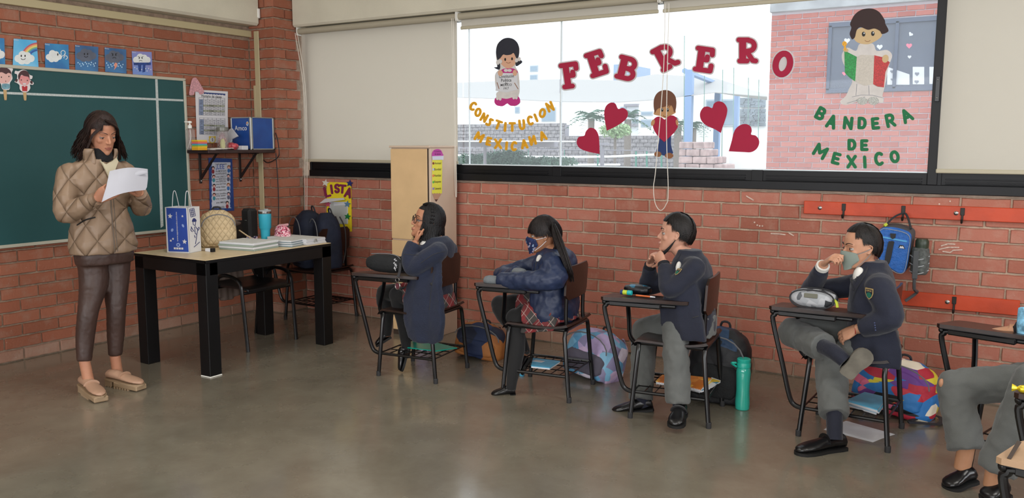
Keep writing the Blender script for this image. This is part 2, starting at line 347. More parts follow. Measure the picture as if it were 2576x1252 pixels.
# ---- window band: dark steel frame, glass, rollers
m_steel = mat('black_steel_frame', '0b0c10', .45, spec=.3, var=.2, nscale=5)
m_steel2 = mat('black_steel_inset', '08080b', .35)
fr = MB()
fr.bbox((.385, -.012, 1.18), (9.0, .05, 1.232), .003)        # sill rail
fr.bbox((.385, .005, 1.23), (9.0, .06, 1.302), .003)         # upper rail
for x in (.387, 2.80, 4.24, 5.25, 7.2): fr.bbox((x-.0, -.004, 1.23), (x+(.02 if x < 1 else .07), .02, 1.300), .002)
for xa, xb in ((.45, 1.94), (2.02, 2.76), (2.88, 4.2), (4.33, 5.22), (5.34, 7.15)):
    fr.bbox((xa, -.006, 1.245), (xb, .012, 1.252), .001); fr.bbox((xa, -.002, 1.262), (xb, .012, 1.268), .001); fr.bbox((xa, -.008, 1.236), (xb, .012, 1.2385), .001)
fr.bbox((.385, .005, 1.30), (.42, .06, 2.45), .003)
fr.bbox((5.245, -.012, 1.23), (5.30, .06, 2.45), .004)
fr.bbox((.385, .005, 2.38), (9, .06, 2.46), .003)
win = struct(fr, 'window_1', m_steel)
gm = bpy.data.materials.new('hazy_glass'); gm.use_nodes = True; nt = gm.node_tree; nt.nodes.clear(); N = nt.nodes.new; K = nt.links.new
o_ = N('ShaderNodeOutputMaterial'); tr = N('ShaderNodeBsdfTransparent'); tr.inputs[0].default_value = (.93, .95, .96, 1); gl = N('ShaderNodeBsdfGlossy'); gl.inputs['Roughness'].default_value = .02; tl = N('ShaderNodeBsdfTranslucent'); tl.inputs[0].default_value = (.95, .97, 1, 1)
m1 = N('ShaderNodeMixShader'); m1.inputs[0].default_value = .055; K(tr.outputs[0], m1.inputs[1]); K(tl.outputs[0], m1.inputs[2])
m2 = N('ShaderNodeMixShader'); m2.inputs[0].default_value = .006; K(m1.outputs[0], m2.inputs[1]); K(gl.outputs[0], m2.inputs[2]); K(m2.outputs[0], o_.inputs[0])
for xa, xb in ((.42, 1.98), (2.0, 2.845), (2.845, 5.25), (5.30, 7.2)):
    MB().box((xa, .035, 1.295), (xb, .039, 2.40)).build('pane', gm, win)
m_seal = mat('glass_edge', 'd9e2e6', .3)
MB().bbox((2.838, .028, 1.30), (2.850, .042, 2.40), .002).build('glass_joint', m_seal, win)
MB().bbox((2.045, .028, 1.30), (2.053, .042, 2.40), .002).build('glass_joint', m_seal, win)
MB().bbox((2.0, .0, 1.298), (5.245, .03, 1.306), .002).build('sill_strip', m_seal, win)
lt = MB(); lt.bbox((5.262, -.03, 1.70), (5.285, -.012, 1.84), .002); lt.build('window_latch', m_steel2, win)
lb = MB(); lb.ball((5.273, -.031, 1.72), .005); lb.ball((5.273, -.031, 1.82), .005); lb.build('latch_bolt', mat('steel_bolt', '9a9a98', .3, 1), win)
# roller blinds
bm_ = bpy.data.materials.new('screen_fabric'); bm_.use_nodes = True; nt = bm_.node_tree; b = nt.nodes['Principled BSDF']; b.inputs['Base Color'].default_value = lin('cbc9c0'); b.inputs['Roughness'].default_value = .8
tl = nt.nodes.new('ShaderNodeBsdfTranslucent'); tl.inputs[0].default_value = lin('ebe3d8'); ms = nt.nodes.new('ShaderNodeMixShader'); ms.inputs[0].default_value = .5
nt.links.new(b.outputs[0], ms.inputs[1]); nt.links.new(tl.outputs[0], ms.inputs[2]); nt.links.new(ms.outputs[0], nt.nodes['Material Output'].inputs[0])
m_roll = mat('blind_housing', 'a8a08c', .6)
m_rail = mat('blind_rail', 'b3ab94', .6)
m_cord = mat('blind_cord', 'd8d2c6', .5)
def blind(x0, x1, z1, lab, z0=2.395, y=-.032):
    t = thing('roller_blind', lab, 'blind', ((x0+x1)/2, y, z1))
    rl = MB(); rl.tube([(x0, y, z0+.015), (x1, y, z0+.015)], .026, 14); rl.build('roller', m_roll, t)
    MB().box((x0+.01, y+.012, z1+.01), (x1-.01, y+.0135, z0+.02)).build('fabric', bm_, t)
    MB().bbox((x0+.005, y+.004, z1-.012), (x1-.005, y+.020, z1+.012), .004).build('bottom_rail', m_rail, t)
    for x in (x0-.004, x1+.004): MB().bbox((x-.004, y-.03, z0-.02), (x+.004, y+.03, z0+.055), .003).build('bracket', m_white, t)
    return t
bl1 = blind(.335, 1.985, 1.315, 'cream roller blind pulled down beside the brick pillar')
bl2 = blind(2.005, 3.60, 2.325, 'cream roller blind rolled up above the girl cutout and first red letters')
bl2b = blind(3.62, 5.24, 2.325, 'cream roller blind rolled up above the flag child cutout')
bl3 = blind(5.285, 7.0, 1.312, 'cream roller blind pulled down at the right edge of the photo', 2.40)
def cord(t, name, P, r=.0028): MB().tube(P, r, 6, smooth=6).build(name, m_cord, t)
xA, xB = YP(1672, 100, -.08).x, YP(1680, 100, -.08).x
cord(bl2b, 'pull_cord', [(xA, -.085, 2.36), (xA-.002, -.085, 1.9), YP(1650, 420, -.085), YP(1644, 470, -.085), YP(1648, 510, -.085), YP(1661, 529, -.085), YP(1675, 515, -.085), YP(1681, 480, -.085), (xB+.006, -.085, 1.6), (xB+.004, -.085, 2.36)])
cord(bl1, 'pull_cord', [(.345, -.09, 2.39), YP(766, 250, -.09), YP(767, 450, -.09), YP(768, 590, -.09), YP(772, 597, -.09), YP(772, 560, -.085), YP(770, 250, -.08), (.36, -.08, 2.39)])
cord(bl1, 'pull_cord', [(1.975, -.09, 2.39), YP(1157, 300, -.43)*0+Vector((1.995, -.09, 1.6)), Vector((1.998, -.09, 1.15)), Vector((2.005, -.09, 1.06)), Vector((2.012, -.09, 1.12)), Vector((2.004, -.09, 1.6)), Vector((1.990, -.09, 2.39))], .0025)
MB().bbox(Vector((.10, -.322, 2.50)), Vector((.16, -.295, 2.58)), .006).build('motion_sensor', m_white)
tag(bpy.data.objects['motion_sensor'], 'small white sensor box on the brick pillar beside the beam end', 'sensor')
# conduits
m_race = mat('cream_raceway', 'b5a884', .55)
rc = MB(); rc.bbox((.0, -9.4, 2.352), (.04, -.292, 2.405), .003); rc.build('horizontal', m_race) if 0 else None
t = thing('cable_raceway', 'cream plastic cable raceway running under the beam and down the corner', 'conduit', (.1, -.3, .6))
rc.build('top_duct', m_race, t)
MB().bbox((.072, -.301, .55), (.128, -.290, 2.40), .003).build('down_duct', m_race, t)
MB().bbox((.045, -.300, 1.30), (.072, -.290, 1.95), .003).build('side_duct', m_race, t)
m_blackcable = mat('black_cable', '17161a', .5)
F = Face(lambda x, y: YP(x, y, -.0035), (0, -1, 0)); m_chalk = mat('chalk_white', 'c9b0a2', .9, var=.2, nscale=60)
for q in ([(2368, 618), (2385, 613), (2402, 614)], [(2362, 627), (2385, 622), (2412, 622)], [(2372, 632), (2390, 635), (2398, 629), (2420, 628)], [(1878, 493), (1888, 499), (1895, 503)], [(1985, 586), (1996, 592)], [(1940, 587), (1960, 588), (1975, 590)]): F.plate('chalk_mark', strokes2([q], 1.6, 6), m_chalk, ww, 0, .0006)
for x, y in ((1898, 559), (1905, 566), (1911, 568), (1918, 568), (2342, 523), (2363, 513), (2390, 506)): F.plate('chalk_mark', [ell2(x, y, 2.2, 2)], m_chalk, ww, 0, .0006)
# ================================================================ OUTSIDE
m_obrick = brick_mat('brick_outside', 'a85c50', 'b36a5e', '9c5248', 'b79a92', .3)
m_omort = mat('pale_mortar', 'b9aeb2', .95)
m_conc = mat('outdoor_concrete', 'a3a4a6', .9, var=.15, nscale=4)
m_owhite = mat('white_render', 'f0f0ee', .85)
m_ogrey = mat('grey_metal', '8f8c93', .6)
struct(MB().box((-60, .3, -.35), (60, 90, -.05)), 'trim_4', mat('pale_paving', 'b9b6ae', .9, var=.1))
OY = 8.6
xl = YP(1931, 300, OY).x; zt = YP(2000, 28, OY).z
ob = thing('brick_school_building', 'pink brick classroom block seen through the right of the window', 'building', (xl, OY, 0))
MB().box((xl, OY+.012, -.1), (xl+9, OY+4, zt)).build('wall', m_omort, ob)
MB().bbox((xl-.02, OY-.05, zt), (xl+9, OY+4, zt+.35), .01).build('concrete_band', m_conc, ob)
wx0, wx1 = YP(2082, 150, OY).x, YP(2082, 150, OY).x+3.2; wz1, wz0 = YP(2085, 65, OY).z, YP(2078, 228, OY).z
kk = int(zt/BH)
lay(ob, (xl, OY+.012, 0), (1, 0, 0), 3.6, 8, kk, .1, m_obrick, holes=((wx0-xl, wx1-xl, wz0-.05, wz1+.05),), rank=lambda a, z: (0 if z > .9 else 1)+(1 if a > 3.1 else 0), BHh=BH)
wf = MB()
for a in ((wx0, wz0-.04, wx1, wz0+.03), (wx0, wz1-.03, wx1, wz1+.04)): wf.bbox((a[0], OY-.03, a[1]), (a[2], OY+.05, a[3]), .004)
for x in (wx0+.0, wx0+.95, wx0+1.9, wx0+2.4, wx1-.05): wf.bbox((x, OY-.03, wz0), (x+.05, OY+.05, wz1), .004)
wfo = wf.build('window_frame', mat('slate_blue_frame', '4c5568', .5), ob)
MB().box((wx0, OY+.002, wz0), (wx1, OY+.010, wz1)).build('pane', mat('dim_outdoor_glass', '59606f', .35, spec=.4, var=.15, nscale=1.5), wfo)
def heart2(cx, cy, s, a=0.):
    P = []
    for i in range(24):
        t = 2*pi*i/24; x = 16*sin(t)**3/17; y = -(13*cos(t)-5*cos(2*t)-2*cos(3*t)-cos(4*t))/17
        P.append((cx+s*(x*cos(a)-y*sin(a)), cy+s*(x*sin(a)+y*cos(a))))
    return P
of = Face(lambda x, y: YP(x, y, OY), (0, -1, 0))
m_w = mat('white_paper', 'cfd0d4', .8); m_pinkp = mat('pink_paper', 'd9788c', .8); m_greyp = mat('grey_paper', '7b7f8a', .8)
of.plate('paper_cutouts', [heart2(2131, 102, 8), heart2(2213, 118, 8), heart2(2291, 86, 6, .6), heart2(2288, 143, 5)], m_w, ob)
of.plate('pink_heart', [heart2(2287, 115, 8), heart2(2124, 185, 6)], m_pinkp, ob)
of.plate('papers_on_sill', [[(2232, 168), (2288, 187), (2288, 213), (2232, 213)], [(2296, 168), (2325, 168), (2325, 212), (2296, 212)], [(2338, 168), (2362, 168), (2362, 211), (2338, 211)]], m_w, ob)
of.plate('grey_heart', [heart2(2244, 180, 5), heart2(2244, 200, 4), heart2(2307, 186, 6), heart2(2306, 206, 6)], m_greyp, ob, off=.004)
# far grey block wall and near stepped block wall
def blocks(name, lab, y, x0, x1, z0, z1, bh, bl, mt, cat='wall', rows=None, th=.3):
    t = thing(name, lab, cat, (x0, y, z0)); k = 0; z = z0; R = random.Random(3); items = []
    while z < z1-.01:
        xe = rows(k) if rows else x1; x = x0-(bl/2 if k % 2 else 0)
        while x < xe-.02:
            a, b2 = max(x, x0)+.008, min(x+bl, xe)-.008
            if b2-a > .05: items.append((a, b2, z+.008, z+bh-.008))
            x += bl
        z += bh; k += 1
    return t, items
def rowsfill(t, items, mt, y, single, th=.3):
    R = random.Random(5); rest = MB()
    for a, b2, z0, z1 in items:
        m = MB() if single else rest; d = R.uniform(0, .02)
        m.bbox((a, y-d, z0), (b2, y+th, z1), .02)
        if single: m.build('block', mt, t, flat=True)
    if not single: tag(rest.build('blocks', mt, t, flat=True), kind='stuff')
m_blk = mat('grey_split_block', '8f8b8d', .95, var=.3, nscale=6, bump=.8, bscale=12)
m_blk2 = mat('rosy_split_block', 'b39c98', .95, var=.25, nscale=5, bump=.8, bscale=9)
for (pa, pb, ptop, pbot, lab) in ((1130, 1420, 316, 415, 'long grey block wall beyond the playground, left higher stretch'), (1405, 1735, 342, 425, 'grey block wall beyond the playground, lower stretch behind the railing')):
    a, c = YP(pa, ptop, 36), YP(pb, pbot, 36); t, it = blocks('block_wall', lab, 36, a.x, c.x, c.z-1.3, a.z, .2, .42, m_blk); rowsfill(t, it, m_blk, 36, False)
    MB().box((a.x, 36.05, -.06), (c.x, 36.5, a.z-.02)).build('core', m_ogrey, t)
a, c = YP(1708, 356, 17), YP(1835, 440, 17); n_ = 5
t, it = blocks('stepped_block_wall', 'rosy block wall stepping down beside the stairs outside', 17, a.x, c.x, a.z-.2*n_, a.z, .2, .4, m_blk2, rows=lambda k: YP(1822-22*(k-1) if k < 4 else 1768, 400, 17).x); rowsfill(t, it, m_blk2, 17, True, 1.0)
MB().bbox(YP(1830, 500, 18.5), YP(1990, 352, 18.8), .02).build('white_garden_wall', m_owhite)
tag(bpy.data.objects['white_garden_wall'], 'low white garden wall beside the stepped block wall', 'wall')
# buildings
def house(name, lab, y, px0, py0, px1, py1, mt, wins=(), depth=6, bands=()):
    a, c = YP(px0, py0, y), YP(px1, py1, y); t = thing(name, lab, 'building', ((a.x+c.x)/2, y, c.z))
    MB().bbox((a.x, y, -.05), (c.x, y+depth, a.z), .03).build('walls', mt, t)
    for (u0, v0, u1, v1) in wins:
        p, q = YP(u0, v0, y-.05), YP(u1, v1, y-.05); f = MB(); 
        f.bbox((p.x, y-.08, q.z), (q.x, y+.02, p.z), .02); o = f.build('window', MATS['far_window_frame'], t)
        MB().box((p.x+.08, y-.10, q.z+.08), (q.x-.08, y-.05, p.z-.08)).build('pane', MATS['far_pane'], o)
    for (u0, v0, u1, v1) in bands:
        p, q = YP(u0, v0, y), YP(u1, v1, y); MB().bbox((p.x, y-.5, q.z), (q.x, y+.01, p.z), .03).build('balcony', m_ogrey, t)
    return t
mat('far_window_frame', 'a9b4bd', .6); mat('far_pane', '7d93a4', .1, spec=.8)
m_ow2 = mat('cool_white_render', 'e2e6ea', .85)
house('apartment_building', 'pale apartment block behind the girl cutout, two small windows', 60, 1295, 140, 1412, 330, m_ow2, ((1333, 165, 1353, 180), (1333, 188, 1352, 201), (1295, 268, 1307, 285)))
house('apartment_building', 'white low building with a wide window left of the first letter F', 50, 1330, 262, 1405, 330, m_owhite, ((1362, 270, 1398, 306),))
house('apartment_building', 'tall pale block with balconies between heart and boy cutout', 60, 1546, 250, 1612, 345, m_ow2, ((1590, 300, 1606, 310), (1590, 280, 1604, 290), (1560, 268, 1575, 276)), bands=((1575, 262, 1610, 268), (1575, 285, 1610, 290), (1575, 312, 1612, 318)))
house('apartment_building', 'white block with a shop front left of the boy cutout', 48, 1607, 262, 1660, 345, m_owhite, ((1612, 280, 1642, 291), (1612, 300, 1640, 320)))
house('apartment_building', 'slim bluish block behind the letters E and B', 70, 1543, 162, 1575, 205, mat('blue_grey_render', '8fa3bd', .8), ())
ho = house('slate_clad_house', 'white house with slate cladding beside the brick classroom block', 30, 1740, 240, 1936, 345, m_owhite, ((1775, 250, 1850, 318),))
sl = MB(); R = random.Random(9); yy = 29.9
for pz in range(246, 318, 4):
    pxx = 1862
    while pxx < 1924:
        L = R.uniform(8, 18); p, q = YP(pxx, pz, yy), YP(min(pxx+L, 1926), pz+3.4, yy)
        if not (268 < pz < 274): sl.box((p.x, yy-R.uniform(.02, .08), q.z), (q.x-.02, yy+.1, p.z))
        pxx += L
tag(sl.build('slate_cladding', mat('slate', '7e8a93', .8, var=.25, nscale=2), ho, flat=True), kind='stuff')
# shade sail
ps = [(1145, 208), (1260, 203), (1410, 199), (1560, 202), (1650, 186), (1800, 196), (1930, 238)]; pb_ = [(1145, 244), (1260, 248), (1410, 255), (1560, 256), (1650, 250), (1800, 232), (1930, 242)]
m = MB(); R1 = [YP(x, y, 24)+Vector((0, 0, 0)) for x, y in ps]; R2 = [YP(x, y, 20) for x, y in pb_]; m.rings([R1, [(p+q)/2-Vector((0, 0, .12)) for p, q in zip(R1, R2)], R2, [q-Vector((0, 0, .02)) for q in R2], [(p+q)/2-Vector((0, 0, .15)) for p, q in zip(R1, R2)], [p-Vector((0, 0, .02)) for p in R1]], cap=False, close=False)
sail = thing('shade_sail', 'pale grey shade sail stretched over the playground', 'canopy', tuple(YP(1500, 250, 22)))
m.build('cloth', mat('sail_cloth', 'a9a7a4', .9), sail)
m = MB(); m.tube([YP(1410, 200, 22), YP(1410, 480, 22)], .035, 8); m.build('pole', m_ogrey, sail)
# blue pergola
m_blue = mat('pale_blue_steel', '7f9cc4', .5)
pg = thing('pergola', 'pale blue steel pergola frame right of the boy cutout', 'pergola', tuple(ZP(1730, 470, -.05)))
for pxx, p0, p1, wd, y in ((1730, 175, 345, 7, 20), (1803, 208, 345, 5, 24), (1851, 230, 335, 4, 28)):
    a, c = YP(pxx-wd, p0, y), YP(pxx+wd, p1, y); MB().bbox((a.x, y, -.06), (c.x, y+.2, a.z), .01).build('post', m_blue, pg)
m = MB(); m.tube([YP(1722, 178, 20), YP(1803, 210, 24), YP(1856, 233, 28)], .09, 6); m.build('beam', m_blue, pg)
nt_ = thing('ball_net', 'row of thin green net poles right of the pergola', 'net', tuple(YP(1800, 340, 19)))
for pxx, top in ((1722, 90), (1772, 190), (1818, 175), (1846, 170), (1883, 195), (1909, 200)):
    MB().tube([YP(pxx, top, 19), YP(pxx-3, 498, 19)], .012, 5).build('pole', mat('net_green', '6c8f84', .6), nt_)
# canopy beam and columns, railing
cp = thing('walkway_canopy', 'grey steel walkway canopy over the planted bed at left', 'canopy', tuple(YP(1220, 420, 14)))
MB().bbox(YP(1120, 369, 14), YP(1395, 357, 14)+Vector((0, .2, 0)), .01).build('beam', m_ogrey, cp)
MB().bbox(YP(1120, 357, 14)-Vector((0, 1.2, 0)), YP(1395, 354, 14)+Vector((0, 1.2, .0)), .01).build('roof_sheet', m_owhite, cp)
MB().tube([YP(1220, 368, 13.9), YP(1220, 530, 13.9)], .045, 10).build('column', m_ogrey, cp)
c2_ = thing('walkway_canopy', 'short grey canopy post and lintel under the left heart', 'canopy', tuple(YP(1510, 420, 16)))
MB().bbox(YP(1452, 366, 16), YP(1526, 359, 16)+Vector((0, .2, 0)), .01).build('beam', m_ogrey, c2_)
MB().bbox(YP(1508, 512, 16), YP(1515, 366, 16)+Vector((0, .15, 0)), .01).build('column', m_ogrey, c2_)
rl = thing('railing', 'green and white pipe railing along the grey block wall', 'railing', tuple(YP(1500, 420, 18)))
MB().tube([YP(1150, 391, 18), YP(1400, 395, 18), YP(1530, 394, 18), YP(1660, 388, 18)], .035, 6).build('handrail', m_owhite, rl)
MB().tube([YP(1150, 411, 18), YP(1400, 414, 18), YP(1560, 414, 18)], .03, 6).build('lower_rail', m_owhite, rl)
MB().tube([YP(1150, 372, 18), YP(1400, 376, 18), YP(1655, 379, 18)], .014, 5).build('top_wire', m_ogrey, rl)
for pxx, p0 in ((1243, 373), (1329, 375), (1420, 377), (1504, 378), (1600, 380), (1627, 380), (1664, 380)):
    MB().tube([YP(pxx, p0, 18), YP(pxx, 505, 18)], .03 if pxx > 1440 else .012, 6).build('post', mat('rail_green', '4f8f7d', .5), rl)
# planting and palms
m_leaf = mat('hedge_leaf', '5c7566', .8, var=.4, nscale=3); m_leaf2 = mat('palm_leaf', '5f7d6c', .8, var=.3, nscale=3)
def leaves(name, cs, n, sz, mt, parent=None, seed=1):
    R = random.Random(seed); m = MB()
    for i in range(n):
        c, r = cs[i % len(cs)]; d = Vector((R.gauss(0, 1), R.gauss(0, 1), R.gauss(0, 1))).normalized()*R.uniform(.4, 1); p = Vector(c)+Vector((d.x*r[0], d.y*r[1], d.z*r[2]))
        a = Vector((R.gauss(0, 1), R.gauss(0, 1), R.gauss(0, 1))).normalized(); b2 = a.orthogonal().normalized(); s = sz*R.uniform(.6, 1.3)
        m.add([p-a*s, p+b2*s*.35, p+a*s, p-b2*s*.35], [(0, 1, 2, 3)])
    return m.build(name, mt, parent, recalc=False, flat=True)
cs = [(YP(x, 404, 15.5), (.55, .4, .22)) for x in range(1165, 1240, 22)]
tag(leaves('hedge', cs, 1500, .06, m_leaf), 'dark green clipped hedge left of the canopy column', 'hedge')
cs = [(YP(x, 401-(6 if 1270 < x < 1310 else 0), 15.5), (.5, .4, .24)) for x in range(1240, 1310, 18)]
tag(leaves('hedge', cs, 1700, .06, m_leaf, seed=2), 'green clipped hedge right of the canopy column', 'hedge')
cs = [(YP(x, 407, 15.5), (.5, .4, .16)) for x in range(1320, 1440, 24)]
tag(leaves('hedge', cs, 1300, .055, m_leaf, seed=3), 'low greyish hedge at the foot of the window', 'hedge')
def palm(lab, px_, py_, y, r, seed):
    c = YP(px_, py_, y); t = thing('palm_tree', lab, 'tree', (c.x, y, c.z-3)); MB().tube([c-Vector((0, 0, 3)), c], .16, 7).build('trunk', mat('palm_trunk', '8a8078', .9), t)
    R = random.Random(seed); m = MB()
    for i in range(26):
        a = R.uniform(0, 2*pi); e = R.uniform(.0, 1.1); d = Vector((cos(a)*cos(e), sin(a)*cos(e), sin(e))); n = 7
        for j in range(n):
            s = (j+1)/n*r; p = c+d*s-Vector((0, 0, s*s/r*.55)); q = d.cross(Vector((0, 0, 1))).normalized()
            for sg in (-1, 1): L = r*.3*(1-.5*j/n); m.add([p, p+q*sg*L-Vector((0, 0, L*.5))+d*L*.5, p+d*r*.06], [(0, 1, 2)])
    m.build('fronds', m_leaf2, t, recalc=False, flat=True)
palm('grey-green palm tree below the upper left heart', 1488, 298, 30, 1.15, 1)
palm('grey-green palm tree just right of the upper left heart', 1580, 300, 30, 1.1, 2)
palm('small palm partly behind the right side of the boy cutout', 1706, 312, 30, .9, 3)
palm('low palm behind the blue pergola posts', 1742, 322, 26, .7, 4)
sb = thing('shrub', 'light green round shrub between the two palms', 'shrub', (YP(1548, 328, 28).x, 28, -.05)); leaves('foliage', [(YP(1548, 328, 28), (.75, .6, .35))], 900, .09, mat('light_shrub', '9fb98a', .8, var=.3), sb); MB().tube([YP(1548, 330, 28), (YP(1548, 330, 28).x, 28, -.05)], .06, 7).build('trunk', MATS['palm_trunk'], sb)
# ================================================================ WINDOW DECORATIONS
GY = .030
def gface(c0=(0, 0), sc=1.): return Face(lambda x, y: YP(x, y, GY), (0, -1, 0), c0, sc)
def arc(cx, cy, rx, ry, a0, a1, n=9): return [(cx+rx*cos(radians(a0+(a1-a0)*i/n)), cy-ry*sin(radians(a0+(a1-a0)*i/n))) for i in range(n+1)]
# stroke letters in a unit box, x right, y down, centre 0
m_w = MATS["white_paper"]
GL = {'C': [arc(0, 0, .38, .42, 50, 310)], 'O': [arc(0, 0, .36, .40, 0, 360, 16)], 'N': [[(-.34, .42), (-.34, -.42), (.34, .42), (.34, -.42)]],
      'S': [[(.33, -.40), (-.02, -.42), (-.05, -.30), (.12, .1), (.05, .36), (-.2, .42), (-.38, .34)]], 'T': [[(-.38, -.40), (.38, -.40)], [(0, -.4), (0, .42)]],
      'I': [[(0, -.42), (0, .42)]], 'U': [[(-.32, -.42), (-.32, .1)]+arc(0, .12, .32, .3, 180, 360)+[(.32, -.42)]],
      'M': [[(-.4, .42), (-.38, -.40), (0, .15), (.38, -.40), (.4, .42)]], 'E': [[(.3, -.40), (-.3, -.40), (-.3, .40), (.32, .40)], [(-.3, 0), (.2, 0)]],
      'X': [[(-.36, -.42), (.36, .42)], [(.36, -.42), (-.36, .42)]], 'A': [[(-.36, .42), (0, -.42), (.36, .42)], [(-.22, .14), (.22, .14)]],
      'B': [[(-.3, -.4), (-.3, .4)], [(-.3, -.4), (.02, -.4)]+arc(.04, -.2, .24, .2, 90, -90)+[(-.3, 0)], [(0, 0)]+arc(.06, .2, .27, .2, 90, -90)+[(-.3, .4)]],
      'D': [[(-.3, -.4), (-.3, .4), (0, .4)]+arc(0, 0, .34, .4, -90, 90)+[(-.3, -.4)]], 'R': [[(-.3, .42), (-.3, -.4), (.02, -.4)]+arc(.04, -.18, .25, .22, 90, -90)+[(-.3, .04)], [(0, .05), (.34, .42)]],
      'F': [[(-.26, .42), (-.26, -.4), (.34, -.4)], [(-.26, 0), (.2, 0)]], 'L': [[(-.25, -.42), (-.25, .4), (.3, .4)]]}
SERIF = {'F': [[(-.36, .42), (.04, .42)], [(-.20, .42), (-.20, -.4)], [(-.40, -.40), (.36, -.40), (.36, -.22)], [(-.14, .42), (-.14, -.4)], [(-.14, .02), (.16, .02), (.16, -.1)]],
         'E': [[(-.12, .40), (-.12, -.40)], [(-.22, .40), (-.22, -.40)], [(-.36, -.40), (.34, -.40), (.36, -.22)], [(-.36, .40), (.36, .40), (.38, .20)], [(-.14, 0), (.14, 0), (.14, -.12)]],
         'B': [[(-.14, -.4), (-.14, .4)], [(-.24, -.4), (-.24, .4)], [(-.36, -.4), (.06, -.4)]+arc(.08, -.2, .26, .2, 90, -90)+[(-.14, 0)], [(.05, 0)]+arc(.10, .2, .28, .2, 90, -90)+[(-.36, .4)]],
         'R': [[(-.16, .40), (-.16, -.4)], [(-.25, .40), (-.25, -.4)], [(-.38, -.4), (.06, -.4)]+arc(.08, -.18, .26, .2, 90, -90)+[(-.14, .04)], [(.0, .05), (.26, .38), (.40, .40)], [(-.34, .40), (.0, .40)]],
         'O': [arc(0, 0, .36, .40, 0, 360, 20), arc(0, 0, .30, .36, 0, 360, 20)]}
def xf(strokes, cx, cy, w, h, rot, mir=False):
    a = -radians(rot); out = []
    for st in strokes:
        out.append([(cx+x*w*cos(a)-y*h*sin(a), cy+x*w*sin(a)+y*h*cos(a)) for x, y in [((-p if mir else p), q) for p, q in st]])
    return out
m_gold = mat('mustard_foam', 'd99c10', .7, var=.12, nscale=30); m_red = mat('crimson_foam', 'a3143a', .75, var=.04); m_green = mat('green_foam', '0c6a3e', .7, var=.08)
m_bord = mat('grey_white_border', 'c9c4c4', .7)
ORD = ['first', 'second', 'third', 'fourth', 'fifth', 'sixth', 'seventh', 'eighth', 'ninth', 'tenth', 'eleventh', 'twelfth']
def word(letters, colname, where, mt, c0, sc, r, group, w=.62):
    F = gface(c0, sc)
    for i, L in enumerate(letters):
        ch, cx, cy, h, rot = L[:5]; ww_ = (L[5] if len(L) > 5 else h*w); mir = len(L) > 6
        g = xf(GL[ch], cx, cy, ww_, h, rot, mir); m = MB()
        for k_, q in enumerate(strokes2(g, r)): m.plate([F.p(*p)+F.n*k_*.00003 for p in q], F.n, .004)
        tag(m.build('foam_letter', mt), '%s foam letter %s, %s letter of the word %s' % (colname, ch, ORD[i], where), 'letter', group)
word([('C', 205, 180, 145, -25, 105), ('O', 283, 280, 150, -15, 105), ('N', 385, 367, 140, -28, 105), ('S', 475, 443, 125, -22, 105), ('T', 615, 487, 150, -20, 115), ('I', 733, 520, 150, -5), ('T', 850, 520, 150, 0, 105), ('U', 1010, 485, 165, 6, 110), ('C', 1153, 415, 155, 10, 105), ('I', 1243, 370, 135, 22), ('O', 1350, 293, 160, -10, 110), ('N', 1475, 187, 160, 22, 115)],
     'mustard', 'CONSTITUCION', m_gold, (1160, 240), 6.59, 21, 'mustard letters arched on the window glass')
word([('M', 305, 688, 150, -28, 130), ('E', 462, 760, 135, -12, 85), ('X', 615, 800, 165, 0, 130), ('I', 755, 835, 130, -5), ('C', 883, 840, 155, -5, 100), ('A', 1050, 805, 150, 8, 115), ('N', 1187, 745, 150, 15, 110, 1), ('A', 1357, 670, 150, 18, 115)],
     'mustard', 'MEXICANA', m_gold, (1160, 240), 6.59, 21, 'mustard letters arched on the window glass')
word([('B', 362, 715, 82, -28, 62), ('A', 432, 766, 85, -18, 64), ('N', 535, 775, 78, -6, 62), ('D', 622, 775, 74, -2, 58), ('E', 707, 777, 72, 5, 55), ('R', 800, 758, 84, 12, 66), ('A', 902, 728, 84, 28, 72)],
     'green', 'BANDERA', m_green, (1920, 0), 2.504, 10.5, 'green letters on the right of the window glass')
word([('D', 558, 911, 68, 0, 56), ('E', 637, 914, 68, 0, 52)], 'green', 'DE under the flag child', m_green, (1920, 0), 2.504, 10.5, 'green letters on the right of the window glass')
word([('M', 362, 952, 82, -30, 80), ('E', 460, 998, 72, -15, 58), ('X', 557, 1018, 80, 0, 64), ('I', 640, 1020, 74, 3), ('C', 732, 1000, 84, 5, 62), ('O', 828, 987, 78, 10, 60)], 'green', 'MEXICO', m_green, (1920, 0), 2.504, 10.5, 'green letters on the right of the window glass')
for i, (ch, cx, cy, h, wd, rot) in enumerate([('F', 1435, 189, 66, 48, 8), ('E', 1501, 160, 66, 50, 18), ('B', 1577, 172, 62, 52, -14), ('R', 1674, 144, 66, 56, 28), ('E', 1772, 150, 66, 52, -8), ('R', 1880, 127, 66, 54, 0), ('O', 1970, 161, 70, 54, -14)]):
    F = gface(); g = xf(SERIF[ch], cx, cy, wd, h, rot)
    t = thing('foam_letter', 'large crimson foam letter %s with pale border, %s letter of the word FEBRERO' % (ch, ORD[i]), 'letter', tuple(YP(cx, cy, GY)), 'crimson letters across the window glass')
    m = MB()
    for k_, q in enumerate(strokes2(g, 9.6, 14)): m.plate([F.p(*p)+F.n*k_*.00002 for p in q], F.n, .003)
    m.build('border', m_bord, t)
    if ch == 'O': m = MB(); m.plate([F.p(*p) for p in ell2(cx, cy, 14, 20, 20, -radians(rot)*0)], F.n, .0028); m.build('centre_backing', m_bord, t)
    m = MB()
    for k_, q in enumerate(strokes2(g, 6.2, 14)): m.plate([F.p(*p)+F.n*(.004+k_*.00002) for p in q], F.n, .003)
    m.build('letter_face', m_red, t)
